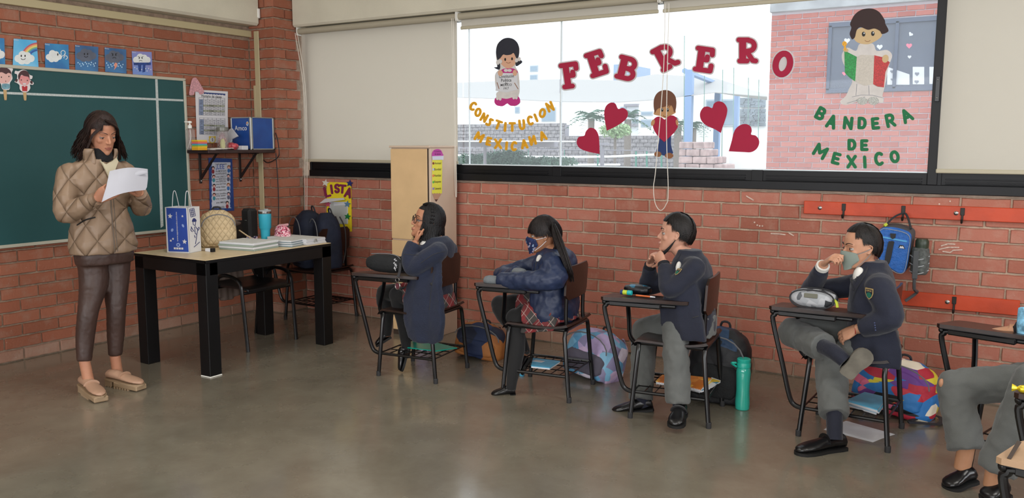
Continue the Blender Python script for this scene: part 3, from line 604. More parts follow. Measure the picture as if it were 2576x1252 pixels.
def heart_thing(P, c0, sc, lab):
    F = gface(c0, sc); m = MB(); m.plate([F.p(*p) for p in sm2(P, 4)[:]] if len(P) < 3 else [F.p(*p) for p in P2(P)], F.n, .004); tag(m.build('paper_heart', m_red), lab, 'heart', 'crimson hearts on the window glass')
def P2(P):          # keep the first point sharp (the tip), smooth the rest
    q = cr3([Vector(p) for p in P]+[Vector(P[0])], 4); return [(v.x, v.y) for v in q[:-1]]
heart_thing([(1010, 857), (997, 790), (993, 735), (1005, 695), (1035, 673), (1065, 680), (1083, 714), (1115, 708), (1143, 728), (1145, 762), (1120, 795), (1070, 828)], (1140, 0), 2.609, 'crimson heart, upper of the pair left of the boy cutout')
heart_thing([(961, 1010), (880, 993), (830, 970), (812, 935), (825, 900), (862, 890), (873, 862), (900, 838), (935, 850), (955, 890), (960, 950)], (1140, 0), 2.609, 'crimson heart, lower of the pair left of the boy cutout')
heart_thing([(1163, 730), (1080, 680), (960, 625), (892, 550), (880, 460), (925, 382), (990, 370), (1045, 390), (1070, 330), (1130, 298), (1200, 318), (1248, 390), (1245, 470), (1215, 570), (1180, 670)], (1600, 200), 5.444, 'crimson heart, upper of the pair right of the boy cutout')
heart_thing([(1272, 982), (1310, 850), (1340, 730), (1380, 660), (1450, 615), (1520, 612), (1570, 645), (1585, 700), (1577, 752), (1640, 768), (1685, 830), (1680, 900), (1640, 960), (1570, 995), (1480, 993)], (1600, 200), 5.444, 'crimson heart, lower of the pair right of the boy cutout')
# --- girl cutout with a sheet of paper (crop 1140,0 scale 2.609)
m_skin_d = mat('flesh_foam', 'd3a387', .7); m_hair_k = mat('black_foam', '1d1f2c', .6); m_hair_b = mat('brown_foam', '6b4330', .7); m_hair_d = mat('dark_brown_foam', '33201f', .7)
m_white_f = mat('white_foam', 'cfcac6', .7, var=.06, nscale=20); m_mag = mat('magenta_foam', 'b92a7b', .7); m_ink = mat('black_ink', '141414', .6); m_navyf = mat('navy_foam', '1f3568', .7); m_tan = mat('tan_foam', '8a5a3a', .7)
m_skin_t = mat('tan_flesh_foam', 'b98a5e', .7); m_skin_y = mat('pale_flesh_foam', 'c9ad82', .7)
F = gface((1140, 0), 2.609); t = thing('girl_cutout', 'foam cutout of a black haired girl holding a handwritten sheet, taped to the glass', 'decoration', tuple(F.p(360, 690)))
F.plate('backing', [sm2([(360, 248), (425, 290), (436, 350), (410, 430), (430, 480), (437, 600), (420, 640), (442, 670), (405, 697), (358, 680), (320, 698), (275, 680), (282, 640), (300, 600), (282, 580), (275, 490), (310, 440), (283, 390), (290, 290)])], m_white_f, t, 0, .0015)
F.plate('pigtails', [sm2([(303, 405), (310, 440), (300, 458), (268, 443), (290, 438), (285, 415)]), sm2([(425, 385), (455, 405), (435, 425), (415, 434), (410, 410)])], m_hair_k, t, .0015, .001)
F.plate('face', [sm2([(360, 330), (400, 350), (413, 395), (400, 430), (362, 450), (325, 430), (305, 395), (320, 350)])], m_skin_d, t, .0015, .0015)
F.plate('hair', [P2([(292, 395), (283, 340), (295, 290), (325, 258), (362, 248), (400, 258), (428, 290), (434, 340), (425, 395), (412, 372), (398, 348), (380, 358), (350, 362), (330, 358), (312, 380)])], m_hair_k, t, .003, .0015)
F.plate('bow', [ell2(295, 410, 12, 16), ell2(313, 404, 11, 14), ell2(418, 396, 11, 14), ell2(436, 388, 11, 14)], m_white_f, t, .0045, .0015)
F.plate('eyes', [ell2(343, 390, 6, 10), ell2(388, 386, 6, 10)], m_ink, t, .003, .0006); F.plate('smile', strokes2([arc(364, 400, 16, 14, 215, 325)], 1.6), m_tan, t, .003, .0006)
F.plate('blouse', [sm2([(330, 452), (398, 450), (420, 480), (300, 485)])], m_mag, t, .0015, .001); F.plate('collar', [ell2(348, 462, 14, 10), ell2(372, 462, 14, 10)], m_white_f, t, .003, .0006)
F.plate('paper_sheet', [[(280, 478), (420, 480), (424, 540), (438, 585), (405, 592), (350, 606), (280, 595), (288, 540)]], m_w, t, .003, .001)
F.plate('hands', [ell2(312, 480, 16, 20), ell2(407, 478, 14, 20)], m_skin_d, t, .004, .0015)
for i, (s, y, w_) in enumerate((('Constitución', 500, 98), ('Política', 526, 68), ('de', 546, 20), ('MEXICO', 557, 74), ('1917', 580, 34))):
    o = F.p(350 if i else 352, y)+F.n*.0043; dx = (F.p(351, y)-F.p(350, y)).length; write('lettering', s, m_ink, t, o, (1, 0, 0), (0, 0, 1), dx*(24 if i in (0, 1) else 18), width=w_*dx, off=.012)
F.plate('stripe', strokes2([[(290, 542), (303, 582)], [(405, 545), (428, 583)]], 2.2), m_tan, t, .004, .0006)
F.plate('skirt', [sm2([(298, 600), (415, 602), (425, 640), (350, 648), (290, 640)])], m_white_f, t, .0015, .0015)
F.plate('shoes', [P2([(356, 676), (330, 695), (290, 692), (272, 668), (285, 640), (345, 648), (370, 645), (425, 632), (442, 665), (420, 690), (380, 694)])], m_mag, t, .003, .0015)
F.plate('shoe_bows', [ell2(293, 645, 9, 12), ell2(311, 648, 9, 12), ell2(400, 640, 9, 12), ell2(417, 640, 9, 12)], m_white_f, t, .0045, .001)
# --- boy cutout holding a heart (crop 1600,200 scale 5.444)
F = gface((1600, 200), 5.444); t = thing('boy_cutout', 'foam cutout of a brown haired boy in blue trousers hugging a crimson heart', 'decoration', tuple(F.p(395, 1070)))
F.plate('face', [sm2([(260, 400), (300, 350), (500, 350), (545, 440), (520, 470), (460, 500), (400, 530), (330, 500), (250, 480), (246, 450)])], m_skin_t, t, 0, .0015)
F.plate('trousers', [P2([(330, 740), (470, 740), (478, 880), (498, 970), (505, 1010), (440, 1030), (395, 1045), (330, 1020), (275, 990), (310, 880)])], m_navyf, t, 0, .0015)
F.plate('boots', [ell2(300, 1022, 50, 38), ell2(455, 1042, 58, 40)], m_tan, t, .0015, .0015)
F.plate('hair', [P2([(262, 460), (244, 380), (246, 280), (280, 200), (340, 155), (420, 144), (490, 170), (540, 230), (556, 310), (548, 400), (525, 450), (508, 390), (480, 350), (455, 388), (462, 345), (430, 378), (436, 340), (400, 370), (300, 400)])], m_hair_b, t, .0015, .002)
F.plate('eyes', [ell2(360, 415, 15, 26), ell2(436, 415, 15, 26)], m_ink, t, .0015, .0008); F.plate('eye_glint', [ell2(364, 405, 5, 8), ell2(440, 405, 5, 8)], m_w, t, .0023, .0005)
F.plate('smile', strokes2([arc(402, 470, 34, 40, 215, 325)], 3), m_ink, t, .0015, .0008)
F.plate('heart', [P2([(390, 855), (300, 770), (245, 680), (232, 600), (250, 540), (300, 508), (350, 515), (398, 548), (440, 508), (500, 490), (552, 520), (578, 580), (572, 650), (530, 720), (460, 790)])], m_red, t, .002, .0025)
F.plate('hands', [ell2(235, 590, 24, 46, 20, .3), ell2(566, 590, 17, 42, 20, -.2)], m_skin_t, t, .0045, .0015)
# --- child cutout with the flag (crop 1920,0 scale 2.504)
F = gface((1920, 0), 2.504); t = thing('flag_child_cutout', 'foam cutout of a dark haired child in white robe holding the tricolour flag', 'decoration', tuple(F.p(630, 660)))
F.plate('robe', [P2([(540, 560), (560, 500), (505, 400), (497, 340), (530, 300), (585, 320), (610, 275), (690, 275), (715, 320), (780, 315), (812, 350), (790, 420), (765, 550), (752, 600), (755, 645), (700, 640), (600, 640), (520, 662), (484, 640), (520, 605)])], m_white_f, t, 0, .0015)
F.plate('robe_fold', strokes2([[(560, 610), (620, 598), (690, 600), (750, 615)], [(590, 530), (585, 600)], [(665, 540), (668, 595)], [(528, 650), (580, 635), (640, 610)]], 1.2), m_greyp, t, .0015, .0006)
F.plate('face', [sm2([(585, 190), (650, 170), (735, 190), (745, 230), (690, 268), (645, 279), (590, 265), (565, 225)])], m_skin_y, t, .0015, .0015)
F.plate('hair', [P2([(560, 250), (545, 215), (556, 175), (548, 150), (575, 95), (620, 62), (680, 54), (730, 75), (765, 125), (770, 150), (790, 195), (750, 215), (735, 195), (700, 180), (660, 188), (615, 172), (590, 190), (578, 235)])], m_hair_d, t, .003, .0015)
F.plate('eyes', [ell2(633, 215, 11, 15), ell2(691, 212, 11, 15)], m_ink, t, .003, .0008); F.plate('eye_glint', [ell2(636, 210, 4, 5), ell2(694, 207, 4, 5)], m_w, t, .0038, .0005)
F.plate('smile', strokes2([arc(658, 248, 18, 14, 205, 335)], 1.5), m_tan, t, .003, .0006)
F.plate('green_band', [[(512, 318), (590, 358), (580, 512), (545, 490), (515, 460)]], mat('green_glitter', '128a3c', .45, var=.35, nscale=160), t, .0015, .002)
F.plate('white_band', [[(590, 358), (620, 345), (700, 350), (693, 530), (640, 540), (580, 512)]], mat('cream_glitter', 'c4bdb2', .6, var=.08, nscale=160), t, .0015, .002)
F.plate('red_band', [[(700, 348), (750, 360), (798, 392), (770, 455), (760, 550), (720, 545), (693, 530)]], mat('red_glitter', 'b22324', .45, var=.3, nscale=160), t, .0015, .002)
F.plate('hands', [ell2(520, 315, 18, 12, 16, .3), ell2(770, 370, 20, 26, 16, .3)], m_skin_y, t, .0035, .0015)
F.plate('gold_finial', [ell2(513, 276, 15, 16), [(508, 285), (520, 285), (524, 318), (512, 318)]], mat('gold_glitter', 'b8862a', .4, .6, var=.3, nscale=200), t, .0035, .0025)
F.plate('shoes', [ell2(625, 637, 33, 24), ell2(695, 636, 34, 26)], mat('silver_glitter', '8e8e88', .4, .5, var=.4, nscale=220), t, .0035, .002)
# ================================================================ LEFT WALL
LX = .004
def lf(c0=(0, 0), sc=1., x=LX): return Face(lambda a, b: XP(a, b, x), (1, 0, 0), c0, sc)
m_board = mat('green_chalkboard', '244e50', .55, var=.06, nscale=2, spec=.35)
m_alu = mat('cream_board_frame', 'b9b6a6', .5, .1)
bb = thing('chalkboard', 'large dark green chalkboard with pale frame on the left brick wall', 'chalkboard', (0, -2.3, .78))
by0, by1, bz0, bz1 = -3.6, -.978, .785, 1.955
MB().box((.0, by0, bz0), (.022, by1, bz1)).build('panel', m_board, bb)
for a, b in (((.0, by0, bz0-.012), (.034, by1+.012, bz0+.010)), ((.0, by0, bz1-.010), (.034, by1+.012, bz1+.012)), ((.0, by1-.008, bz0), (.034, by1+.012, bz1))): MB().bbox(a, b, .003).build('frame', m_alu, bb)
m_rib = mat('silver_white_ribbon', 'b9c0be', .55, var=.15, nscale=120)
F = lf(x=.0225)
F.plate('ribbon', [[(-5, 230), (461, 250), (461, 255), (-5, 236)]], m_rib, bb, 0, .001)
F.plate('ribbon', [[(390, 196), (396, 196), (411, 568), (404, 573)]], m_rib, bb, .0005, .001)
# weather cards
F = lf((0, 0), 6.26)
m_cb = mat('card_sky_blue', '3a8cc0', .35, vcol='2a6aa6', nscale=6); m_cl = mat('card_light_blue', '46a9dc', .35, vcol='7cc4ea', nscale=5); m_cn = mat('card_dark_blue', '34547f', .35, vcol='3f78ad', nscale=5); m_cp = mat('card_lilac', '8f86bd', .35, vcol='6d8fd0', nscale=5)
m_cloud = mat('cloud_print', 'dfe3e2', .4, var=.05, nscale=25); m_clg = mat('dark_cloud_print', '5a6070', .4, var=.12, nscale=20); m_drop = mat('drop_print', 'b9dcf2', .4); m_bolt = mat('bolt_print', 'e0927a', .4)
def cloudp(cx, cy, w, h, bl): return [ell2(cx+dx*w, cy+dy*h, r*w, r*w, 16) for dx, dy, r in bl]
CL = [(-.33, .08, .2), (-.1, -.18, .22), (.14, -.12, .2), (.34, .08, .19), (.12, .2, .22), (-.14, .22, .22), (0, .05, .25)]
def face_(F, t, cx, cy, s, mood, off):
    F.plate('eyes', [ell2(cx-s*.5, cy, s*.16, s*.32, 10), ell2(cx+s*.5, cy, s*.16, s*.32, 10)], m_ink, t, off, .0004)
    F.plate('mouth', strokes2([arc(cx, cy+s*.5, s*.6, s*.5, 205, 335)] if mood > 0 else [arc(cx, cy+s*1.3, s*.6, s*.5, 30, 150)], s*.07), m_ink, t, off, .0004)
    if mood < 0: F.plate('brow', strokes2([[(cx-s*.9, cy-s*.6), (cx-s*.3, cy-s*.3)], [(cx+s*.9, cy-s*.6), (cx+s*.3, cy-s*.3)]], s*.07), m_ink, t, off, .0004)
def drops(F, t, x0, x1, y0, y1, n, mt, r=11, sd=1):
    R = random.Random(sd); P = []
    for i in range(n): x = x0+(x1-x0)*(i+.5)/n+R.uniform(-6, 6); y = y0+(y1-y0)*((i*7) % 5)/5+R.uniform(-6, 6); P.append([(x, y-r*1.5)]+arc(x, y, r*.8, r*.8, 30, -210, 8))
    F.plate('drops', P, mt, t, .0062, .0005)
G_ = 'weather picture cards above the chalkboard'
def card(P, mt, lab):
    t = thing('weather_card', lab, 'card', tuple(F.p(*P[2])), G_); F.plate('sheet', [P], mt, t, .004, .0018)
    o = F.p(P[0][0]+34, P[0][1]+18)+F.n*.0063; write('lettering', 'Amco', m_w, t, o, (0, 1, 0), (0, 0, 1), .014, off=.01); return t
t = card([(-320, 560), (60, 605), (75, 1028), (-320, 990)], m_cb, 'blue cloud card cut off by the left photo edge'); F.plate('cloud', cloudp(-100, 840, 320, 250, CL), m_cloud, t, .0058, .0006)
t = card([(210, 608), (570, 638), (600, 1058), (195, 1030)], m_cl, 'light blue card with a smiling cloud under a rainbow')
for k, c in enumerate(('c0586a', 'e8a26a', 'e6d27a', '7fb88a', '3f7fc0', '3058a0')):
    r = 275-k*22; q = [arc(590, 945, r, r, 92, 150, 12), arc(590, 945, r-24, r-24, 150, 92, 12)]; pts = [(min(x, 577), y) for x, y in q[0]+q[1]]
    F.plate('rainbow_band', [pts], mat('rainbow_'+c, c, .4), t, .0058+.00005*k, .0005)
F.plate('cloud', cloudp(378, 905, 300, 210, CL), m_cloud, t, .0064, .0006); face_(F, t, 355, 880, 60, 1, .0074)
t = card([(700, 680), (1070, 705), (1083, 1098), (705, 1085)], m_cb, 'blue card with a white cloud blowing curls of wind'); F.plate('cloud', cloudp(840, 880, 240, 220, CL), m_cloud, t, .0058, .0006)
F.plate('wind_curl', strokes2([arc(985, 830, 35, 35, -60, 230), arc(1025, 905, 28, 28, 200, -90), [(940, 895), (1000, 872), (1020, 850)]], 5), m_cloud, t, .0058, .0006); F.plate('eyes', [ell2(900, 858, 9, 20)], m_ink, t, .0074, .0004)
t = card([(1175, 705), (1540, 740), (1540, 1130), (1180, 1105)], m_cn, 'dark blue card with a grey smiling rain cloud'); F.plate('cloud', cloudp(1350, 865, 300, 190, CL), m_clg, t, .0058, .0006); face_(F, t, 1345, 850, 50, 1, .0074); drops(F, t, 1215, 1510, 985, 1055, 14, m_drop)
t = card([(1640, 745), (1980, 780), (1985, 1158), (1650, 1130)], m_cn, 'dark blue card with a frowning storm cloud and a bolt'); F.plate('cloud', cloudp(1795, 890, 280, 190, CL), m_clg, t, .0058, .0006); face_(F, t, 1790, 865, 50, -1, .0074); drops(F, t, 1665, 1935, 1000, 1080, 14, m_drop, sd=4)
F.plate('lightning', [[(1800, 985), (1845, 1000), (1825, 1028), (1842, 1035), (1785, 1105), (1800, 1050), (1785, 1040)]], m_bolt, t, .0066, .0006)
t = card([(2068, 805), (2380, 820), (2400, 1190), (2085, 1172)], m_cp, 'lilac card with a sad cloud wearing a blue scarf'); F.plate('cloud', cloudp(2225, 930, 260, 160, CL), m_cloud, t, .0058, .0006); face_(F, t, 2205, 915, 45, -.5, .0074)
F.plate('scarf', [[(2095, 985), (2370, 985), (2365, 1025), (2100, 1025)], [(2165, 1020), (2215, 1020), (2215, 1125), (2175, 1125)], [(2240, 1020), (2280, 1020), (2275, 1130), (2235, 1140)]], mat('scarf_print', '1f3f86', .4, var=.4, nscale=60), t, .0066, .0006); drops(F, t, 2105, 2375, 1060, 1130, 10, m_cloud, 9)
# puppets on sticks
F = lf((0, 160), 12.52, .024)
m_wood = mat('craft_stick', 'c0a070', .7); m_hs = mat('print_skin', 'dfb0a8', .5); m_hr = mat('print_flushed_skin', 'd98a8c', .5, vcol='dcaaa2', nscale=15); m_hh = mat('print_brown_hair', '4a2c30', .5); m_pb = mat('print_card_white', 'dcd6d6', .5); m_pt = mat('print_teal_shirt', '6f9aa8', .5, var=.3, nscale=60); m_pr = mat('print_red_shirt', 'b32a30', .5)
t = thing('paper_puppet', 'boy paper puppet on a stick stuck over the chalkboard frame', 'puppet', tuple(F.p(110, 830)))
F.plate('stick', [sm2([(100, 700), (190, 700), (205, 1110), (170, 1145), (130, 1110)])], m_wood, t, 0, .003)
F.plate('card', [sm2([(-250, 300), (-100, 110), (110, 90), (250, 140), (320, 110), (395, 180), (350, 300), (380, 470), (300, 610), (300, 760), (250, 830), (60, 800), (0, 620), (-200, 560)])], m_pb, t, .004, .0012)
F.plate('head', [sm2([(-230, 330), (-60, 230), (120, 220), (300, 290), (340, 440), (280, 570), (160, 625), (-60, 600), (-200, 520)])], m_hs, t, .0052, .0006)
F.plate('hair', [P2([(335, 440), (330, 330), (240, 290), (170, 330), (20, 270), (-230, 340), (-150, 170), (100, 118), (240, 160), (330, 260)])], m_hh, t, .006, .0006)
F.plate('shirt', [sm2([(60, 640), (280, 650), (270, 790), (70, 790)])], m_pt, t, .0055, .0006); F.plate('eyes', [ell2(28, 428, 18, 20), ell2(265, 405, 18, 20)], m_ink, t, .006, .0005); F.plate('mouth', [ell2(165, 555, 12, 20)], m_hh, t, .006, .0005)
t = thing('paper_puppet', 'girl paper puppet with pigtails and a flushed face on a stick', 'puppet', tuple(F.p(750, 880)))
F.plate('stick', [sm2([(725, 780), (810, 780), (825, 1120), (790, 1155), (750, 1120)])], m_wood, t, 0, .003)
F.plate('card', [sm2([(520, 340), (450, 310), (470, 225), (560, 240), (700, 190), (830, 230), (920, 350), (1010, 390), (990, 480), (930, 500), (1045, 600), (1020, 670), (930, 660), (940, 780), (850, 890), (700, 890), (610, 800), (600, 680), (520, 610), (445, 570), (520, 470)])], m_pb, t, .004, .0012)
F.plate('head', [sm2([(590, 420), (740, 360), (900, 440), (920, 560), (860, 660), (740, 690), (620, 630), (580, 530)])], m_hr, t, .0052, .0006)
F.plate('hair', [P2([(570, 500), (555, 380), (620, 260), (730, 210), (830, 240), (900, 340), (915, 520), (880, 420), (740, 390), (690, 360), (640, 370), (590, 500)])], m_hh, t, .006, .0006)
F.plate('pigtails', [ell2(505, 530, 35, 55, 14, .4), ell2(975, 590, 38, 55, 14, -.5)], m_hh, t, .0055, .0006); F.plate('shirt', [[(670, 710), (720, 700), (760, 740), (800, 700), (850, 710), (840, 870), (690, 865)]], m_pr, t, .0055, .0006)
F.plate('eyes', [ell2(655, 515, 16, 20), ell2(845, 530, 16, 20)], m_ink, t, .006, .0005); F.plate('teeth', [[(705, 615), (805, 615), (800, 665), (710, 665)]], m_w, t, .006, .0005)
# pink glitter letter A, timetable, blue class poster
F = lf((460, 190), 5.692)
m = MB()
for q in [[(120, 60), (165, 32), (200, 60), (290, 215), (275, 262), (235, 268), (215, 235), (160, 235), (145, 275), (95, 282), (80, 250)]]: m.plate([F.p(*p)+F.n*.006 for p in sm2(q)], F.n, .004)
tag(m.build('glitter_letter', mat('pink_glitter', 'cf9aa2', .45, .2, var=.35, nscale=180)), 'pink glitter letter A stuck over the timetable corner', 'letter')
t = thing('timetable', 'white printed class timetable sheet with two grids on the wall', 'poster', tuple(F.p(420, 950)))
F.plate('sheet', [[(175, 200), (642, 228), (640, 560), (655, 960), (200, 960)]], mat('poster_paper', 'd9d8dc', .6), t, 0, .002)
F.plate('header_band', [[(285, 238), (605, 260), (605, 285)]+[(605-20*i, 278-1.3*i+(6 if i % 2 else -2)) for i in range(1, 16)]], mat('navy_print', '2c3f78', .5), t, .0021, .0005)
write('lettering', 'Horario de clases', m_ink, t, F.p(410, 298)+F.n*.003, (0, 1, 0), (0, 0, 1), .03, width=(F.p(552, 300)-F.p(265, 290)).length, off=.012)
m_gr = mat('grid_ink', '3f4350', .6); m_ol = mat('grid_band', '9da08c', .6); m_gb = mat('grid_blue', '8d9bb8', .6)
for (x0, y0, x1, y1, rows, bands) in ((228, 315, 594, 565, 10, (4, 7)), (236, 602, 597, 840, 10, (4, 7))):
    dy = 28*0+ (10 if y0 < 400 else 12); L = []
    for i in range(rows+1): y = y0+(y1-y0)*i/rows; L.append([(x0, y), (x1, y+dy)])
    for i in range(7): x = x0+(x1-x0)*i/6; L.append([(x, y0+dy*i/6), (x, y1+dy*i/6)])
    F.plate('grid_lines', strokes2(L, 1.5, 4), m_gr, t, .0024, .0004)
    for k in bands: y = y0+(y1-y0)*k/rows; F.plate('grid_band', [[(x0+61, y+2), (x1, y+dy), (x1, y+dy+24), (x0+61, y+25)]], m_ol, t, .0028, .0003); write('lettering', 'RECREO', m_ink, t, F.p((x0+x1)/2, y+dy/2+13)+F.n*.0034, (0, 1, 0), (0, 0, 1), .014, off=.02)
    F.plate('first_column', [[(x0, y0+25), (x0+60, y0+27), (x0+60, y1+2), (x0, y1)]], m_gb, t, .0022, .0001)
    R = random.Random(int(y0)); W_ = []
    for i in range(1, rows):
        if i in bands: continue
        for j in range(6): x = x0+(x1-x0)*(j+.5)/6; y = y0+(y1-y0)*(i+.5)/rows+dy*j/6; W_.append([(x-R.uniform(10, 20), y), (x+R.uniform(10, 20), y+1)])
    F.plate('grid_words', strokes2(W_, 2.6, 4), m_ink, t, .0028, .0003)
F.plate('clock_drawing', [ell2(418, 920, 50, 50), ell2(385, 880, 18, 14), ell2(452, 880, 18, 14)], mat('clock_yellow', 'd8b93c', .5), t, .0024, .0004); F.plate('clock_dial', [ell2(418, 920, 36, 38)], m_w, t, .003, .0003); F.plate('clock_hands', strokes2([[(418, 920), (418, 895)], [(418, 920), (420, 935)]], 4), m_ink, t, .0035, .0003)
F = lf((510, 390), 8.344)
t = thing('class_poster', 'narrow blue bordered poster with lines of text under the shelf', 'poster', tuple(F.p(380, 1180)))
F.plate('sheet', [[(120, 55), (612, 75), (655, 1165), (150, 1182)]], mat('poster_blue', '2c4a8c', .35, vcol='24407c', nscale=6), t, 0, .003)
edge = [(185+6*sin(i*2.1), 150+(1120-150)*i/26) for i in range(27)]+[(600, 1110)]+[(575+6*sin(i*2.3)+(1-i/26)*-8+ (i/26)*0, 1090-(1090-150)*(i)/26) for i in range(27)]
F.plate('white_field', [edge], mat('poster_field', 'c8ccd8', .4), t, .0031, .0004)
lines = ['Cuando entras al salon', 'eres IMPORTANTE', 'eres INTELIGENTE', 'eres UNICO', 'eres RESPETADO', 'eres ESPECIAL', 'eres LECTOR', 'eres lider', 'eres explorador', 'eres cientifico', 'eres autor', 'eres creativo', 'eres AMIGO']
ys = [185, 335, 388, 450, 500, 548, 605, 665, 735, 805, 850, 910, 990]
for s, y in zip(lines, ys): write('lettering', s, m_ink, t, F.p(378, y)+F.n*.0037, (0, 1, 0), (0, 0, 1), .021, width=(F.p(500, y)-F.p(258, y)).length*(.6+.4*min(1, len(s)/18)), off=.012)
write('lettering', '¡LEE', mat('poster_word', '2f55a8', .5), t, F.p(360, 258)+F.n*.0037, (0, 1, 0), (0, 0, 1), .055, width=(F.p(450, 260)-F.p(270, 260)).length, off=.01)
write('lettering', 'Bienvenido', m_ink, t, F.p(335, 1090)+F.n*.0037, (0, 1, 0), (0, 0, 1), .026, off=.01)
m_ph = [mat('print_hair_%d' % i, c, .5) for i, c in enumerate(('2b2024', '8a5a34', '5a2f24', '3a3f55'))]; m_pc = [mat('print_cloth_%d' % i, c, .5) for i, c in enumerate(('8c2f3a', '3a6fae', '3f8c9c', '5b5f78'))]
for i, (x, y) in enumerate(((210, 270), (540, 250), (225, 450), (530, 430), (232, 640), (530, 620), (232, 830), (535, 810), (508, 1000))):
    F.plate('child_drawing', [ell2(x, y+75, 30, 45)], m_pc[i % 4], t, .0036+.0001, .0003); F.plate('child_drawing', [ell2(x, y, 34, 40)], m_ph[i % 4], t, .0042, .0003); F.plate('child_drawing', [ell2(x, y+12, 23, 26)], m_hs, t, .0047, .0003)
# shelf with brackets
m_dwood = mat('dark_shelf_wood', '33211f', .55, var=.2, nscale=12); m_iron = mat('dark_iron', '1d1516', .5)
SZ = 1.408; sh = thing('bracket_shelf', 'dark brown wall shelf on two iron brackets above the table', 'shelf', (0, -.64, SZ-.3))
MB().bbox((.0, -.985, SZ-.026), (.29, -.304, SZ), .003).build('board', m_dwood, sh)
for y in (-.845, -.44):
    b_ = MB(); b_.bbox((.002, y-.012, SZ-.27), (.010, y+.012, SZ-.026), .002); b_.bbox((.0, y-.012, SZ-.034), (.23, y+.012, SZ-.026), .002)
    b_.add([(.006, y-.006, SZ-.22), (.02, y-.006, SZ-.235), (.22, y-.006, SZ-.03), (.20, y-.006, SZ-.03), (.006, y+.006, SZ-.22), (.02, y+.006, SZ-.235), (.22, y+.006, SZ-.03), (.20, y+.006, SZ-.03)], [(0, 1, 2, 3), (4, 7, 6, 5), (0, 4, 5, 1), (1, 5, 6, 2), (2, 6, 7, 3), (3, 7, 4, 0)])
    b_.build('bracket', m_iron, sh)
    q = MB(); q.ball((.012, y, SZ-.25), .005, 8, 5); q.build('screw', m_w, sh)
def clear_mat(name, c, a, rough=.08):
    m = mat(name, c, rough, alpha=a, spec=.8); return m
m_clear = clear_mat('clear_plastic', 'b9b0ae', .35)
# pump bottle
y_ = XP(480, 372, .15).y
t = thing('pump_bottle', 'clear pump bottle with a white nozzle at the shelf left end', 'bottle', (.15, y_, SZ))
MB().bbox((.118, y_-.03, SZ), (.18, y_+.03, SZ+.165), .012).build('bottle_body', m_clear, t)
p_ = MB(); p_.lathe([(.008, .165), (.016, .168), (.016, .19), (.009, .195), (.006, .205), (.017, .21), (.017, .222), (.006, .226)], (.15, y_, SZ), 12); p_.bbox((.14, y_-.045, SZ+.212), (.158, y_+.0, SZ+.222), .003); p_.build('pump_head', m_white, t)
MB().tube([(.15, y_, SZ+.165), (.15, y_+.004, SZ+.1), (.14, y_-.02, SZ+.01)], .003, 6, smooth=4).build('dip_tube', m_white, t)
yc = XP(503, 372, .24).y
for k, (c, nm) in enumerate((('e0a51f', 'amber'), ('e9c22e', 'yellow'), ('7fb25a', 'green'), ('4fa6c0', 'blue'), ('d8647c', 'pink'), ('e88a3c', 'orange'), ('e6c63a', 'lemon'))):
    h = .02 if k == 0 else .0095; z0 = SZ+(.02+.0097*(k-1) if k else 0)
    tag(MB().bbox((.20, yc-.045+.003*(k % 2), z0), (.275, yc+.04+.002*(k % 3), z0+h), .001).build('sticky_note_block', mat('note_'+nm, c, .7)), '%s sticky note pad in the small stack on the shelf' % nm, 'note pad', 'sticky note pads stacked on the shelf')
jy = XP(561, 372, .17).y
t = thing('plastic_jar', 'clear plastic jar with a grey lid holding beads and a tape roll', 'jar', (.17, jy, SZ))
MB().lathe([(.042, 0), (.046, .004), (.046, .135), (.040, .15)], (.17, jy, SZ), 20).build('jar_body', m_clear, t); MB().lathe([(.043, .15), (.047, .152), (.047, .178), (.044, .182)], (.17, jy, SZ), 20).build('lid', clear_mat('smoky_lid', '77776c', .7, .3), t)
R = random.Random(2); b_ = MB()
for i in range(60): b_.ball((.17+R.uniform(-.028, .028), jy+R.uniform(-.03, .03), SZ+.006+R.uniform(0, .09)), .005, 6, 4)
tag(b_.build('beads', mat('pale_pink_beads', 'e3b9a6', .4, vcol='d98c84', nscale=40), t), kind='stuff')
tr_ = MB(); tr_.lathe([(.018, -.008), (.036, -.008), (.036, .008), (.018, .008)], (0, 0, 0), 20); tr_.v = [Vector((.235+p.z*1.0, jy-.055+p.x*.5, SZ+.045+p.y*1.2)) for p in tr_.v]
tag(tr_.build('tape_roll', mat('tape_cream', 'c9c79a', .5)), 'cream tape roll standing in front of the plastic jar', 'tape')
nb = MB(); R = random.Random(4)
for i in range(7): nb.bbox((.14+R.uniform(0, .05), XP(522+9*i, 372, .2).y-.03, SZ+.002*i), (.27, XP(522+9*i, 372, .2).y+.03, SZ+.012+.002*(i % 3)), .004, )
tag(blob('paper_napkins', nb, mat('napkin_white', 'd5cfc8', .8), vox=.004, sm=2, disp=.006, dscale=.02), 'crumpled white napkins along the shelf front', 'napkin')
ry = XP(588, 366, .2).y
nb = MB(); nb.ball((.2, ry, SZ+.03), .04, 12, 8, (.9, 1.0, .72)); nb.ball((.18, ry-.02, SZ+.03), .03, 10, 7)
tag(blob('red_wrapped_bag', nb, mat('red_cellophane', 'c4525a', .3, var=.3, nscale=50), vox=.005, sm=1, disp=.014, dscale=.02), 'red cellophane bag beside the jar on the shelf', 'bag')
nb = MB(); nb.ball((.12, ry-.045, SZ+.075), .055, 12, 8, (.5, .62, 1.3))
tag(blob('glitter_pouch', nb, mat('clear_pink_glitter', 'b78f9c', .3, var=.4, nscale=130, alpha=.75), vox=.006, sm=1, disp=.01, dscale=.03), 'clear pink glitter pouch standing behind the red bag', 'pouch')
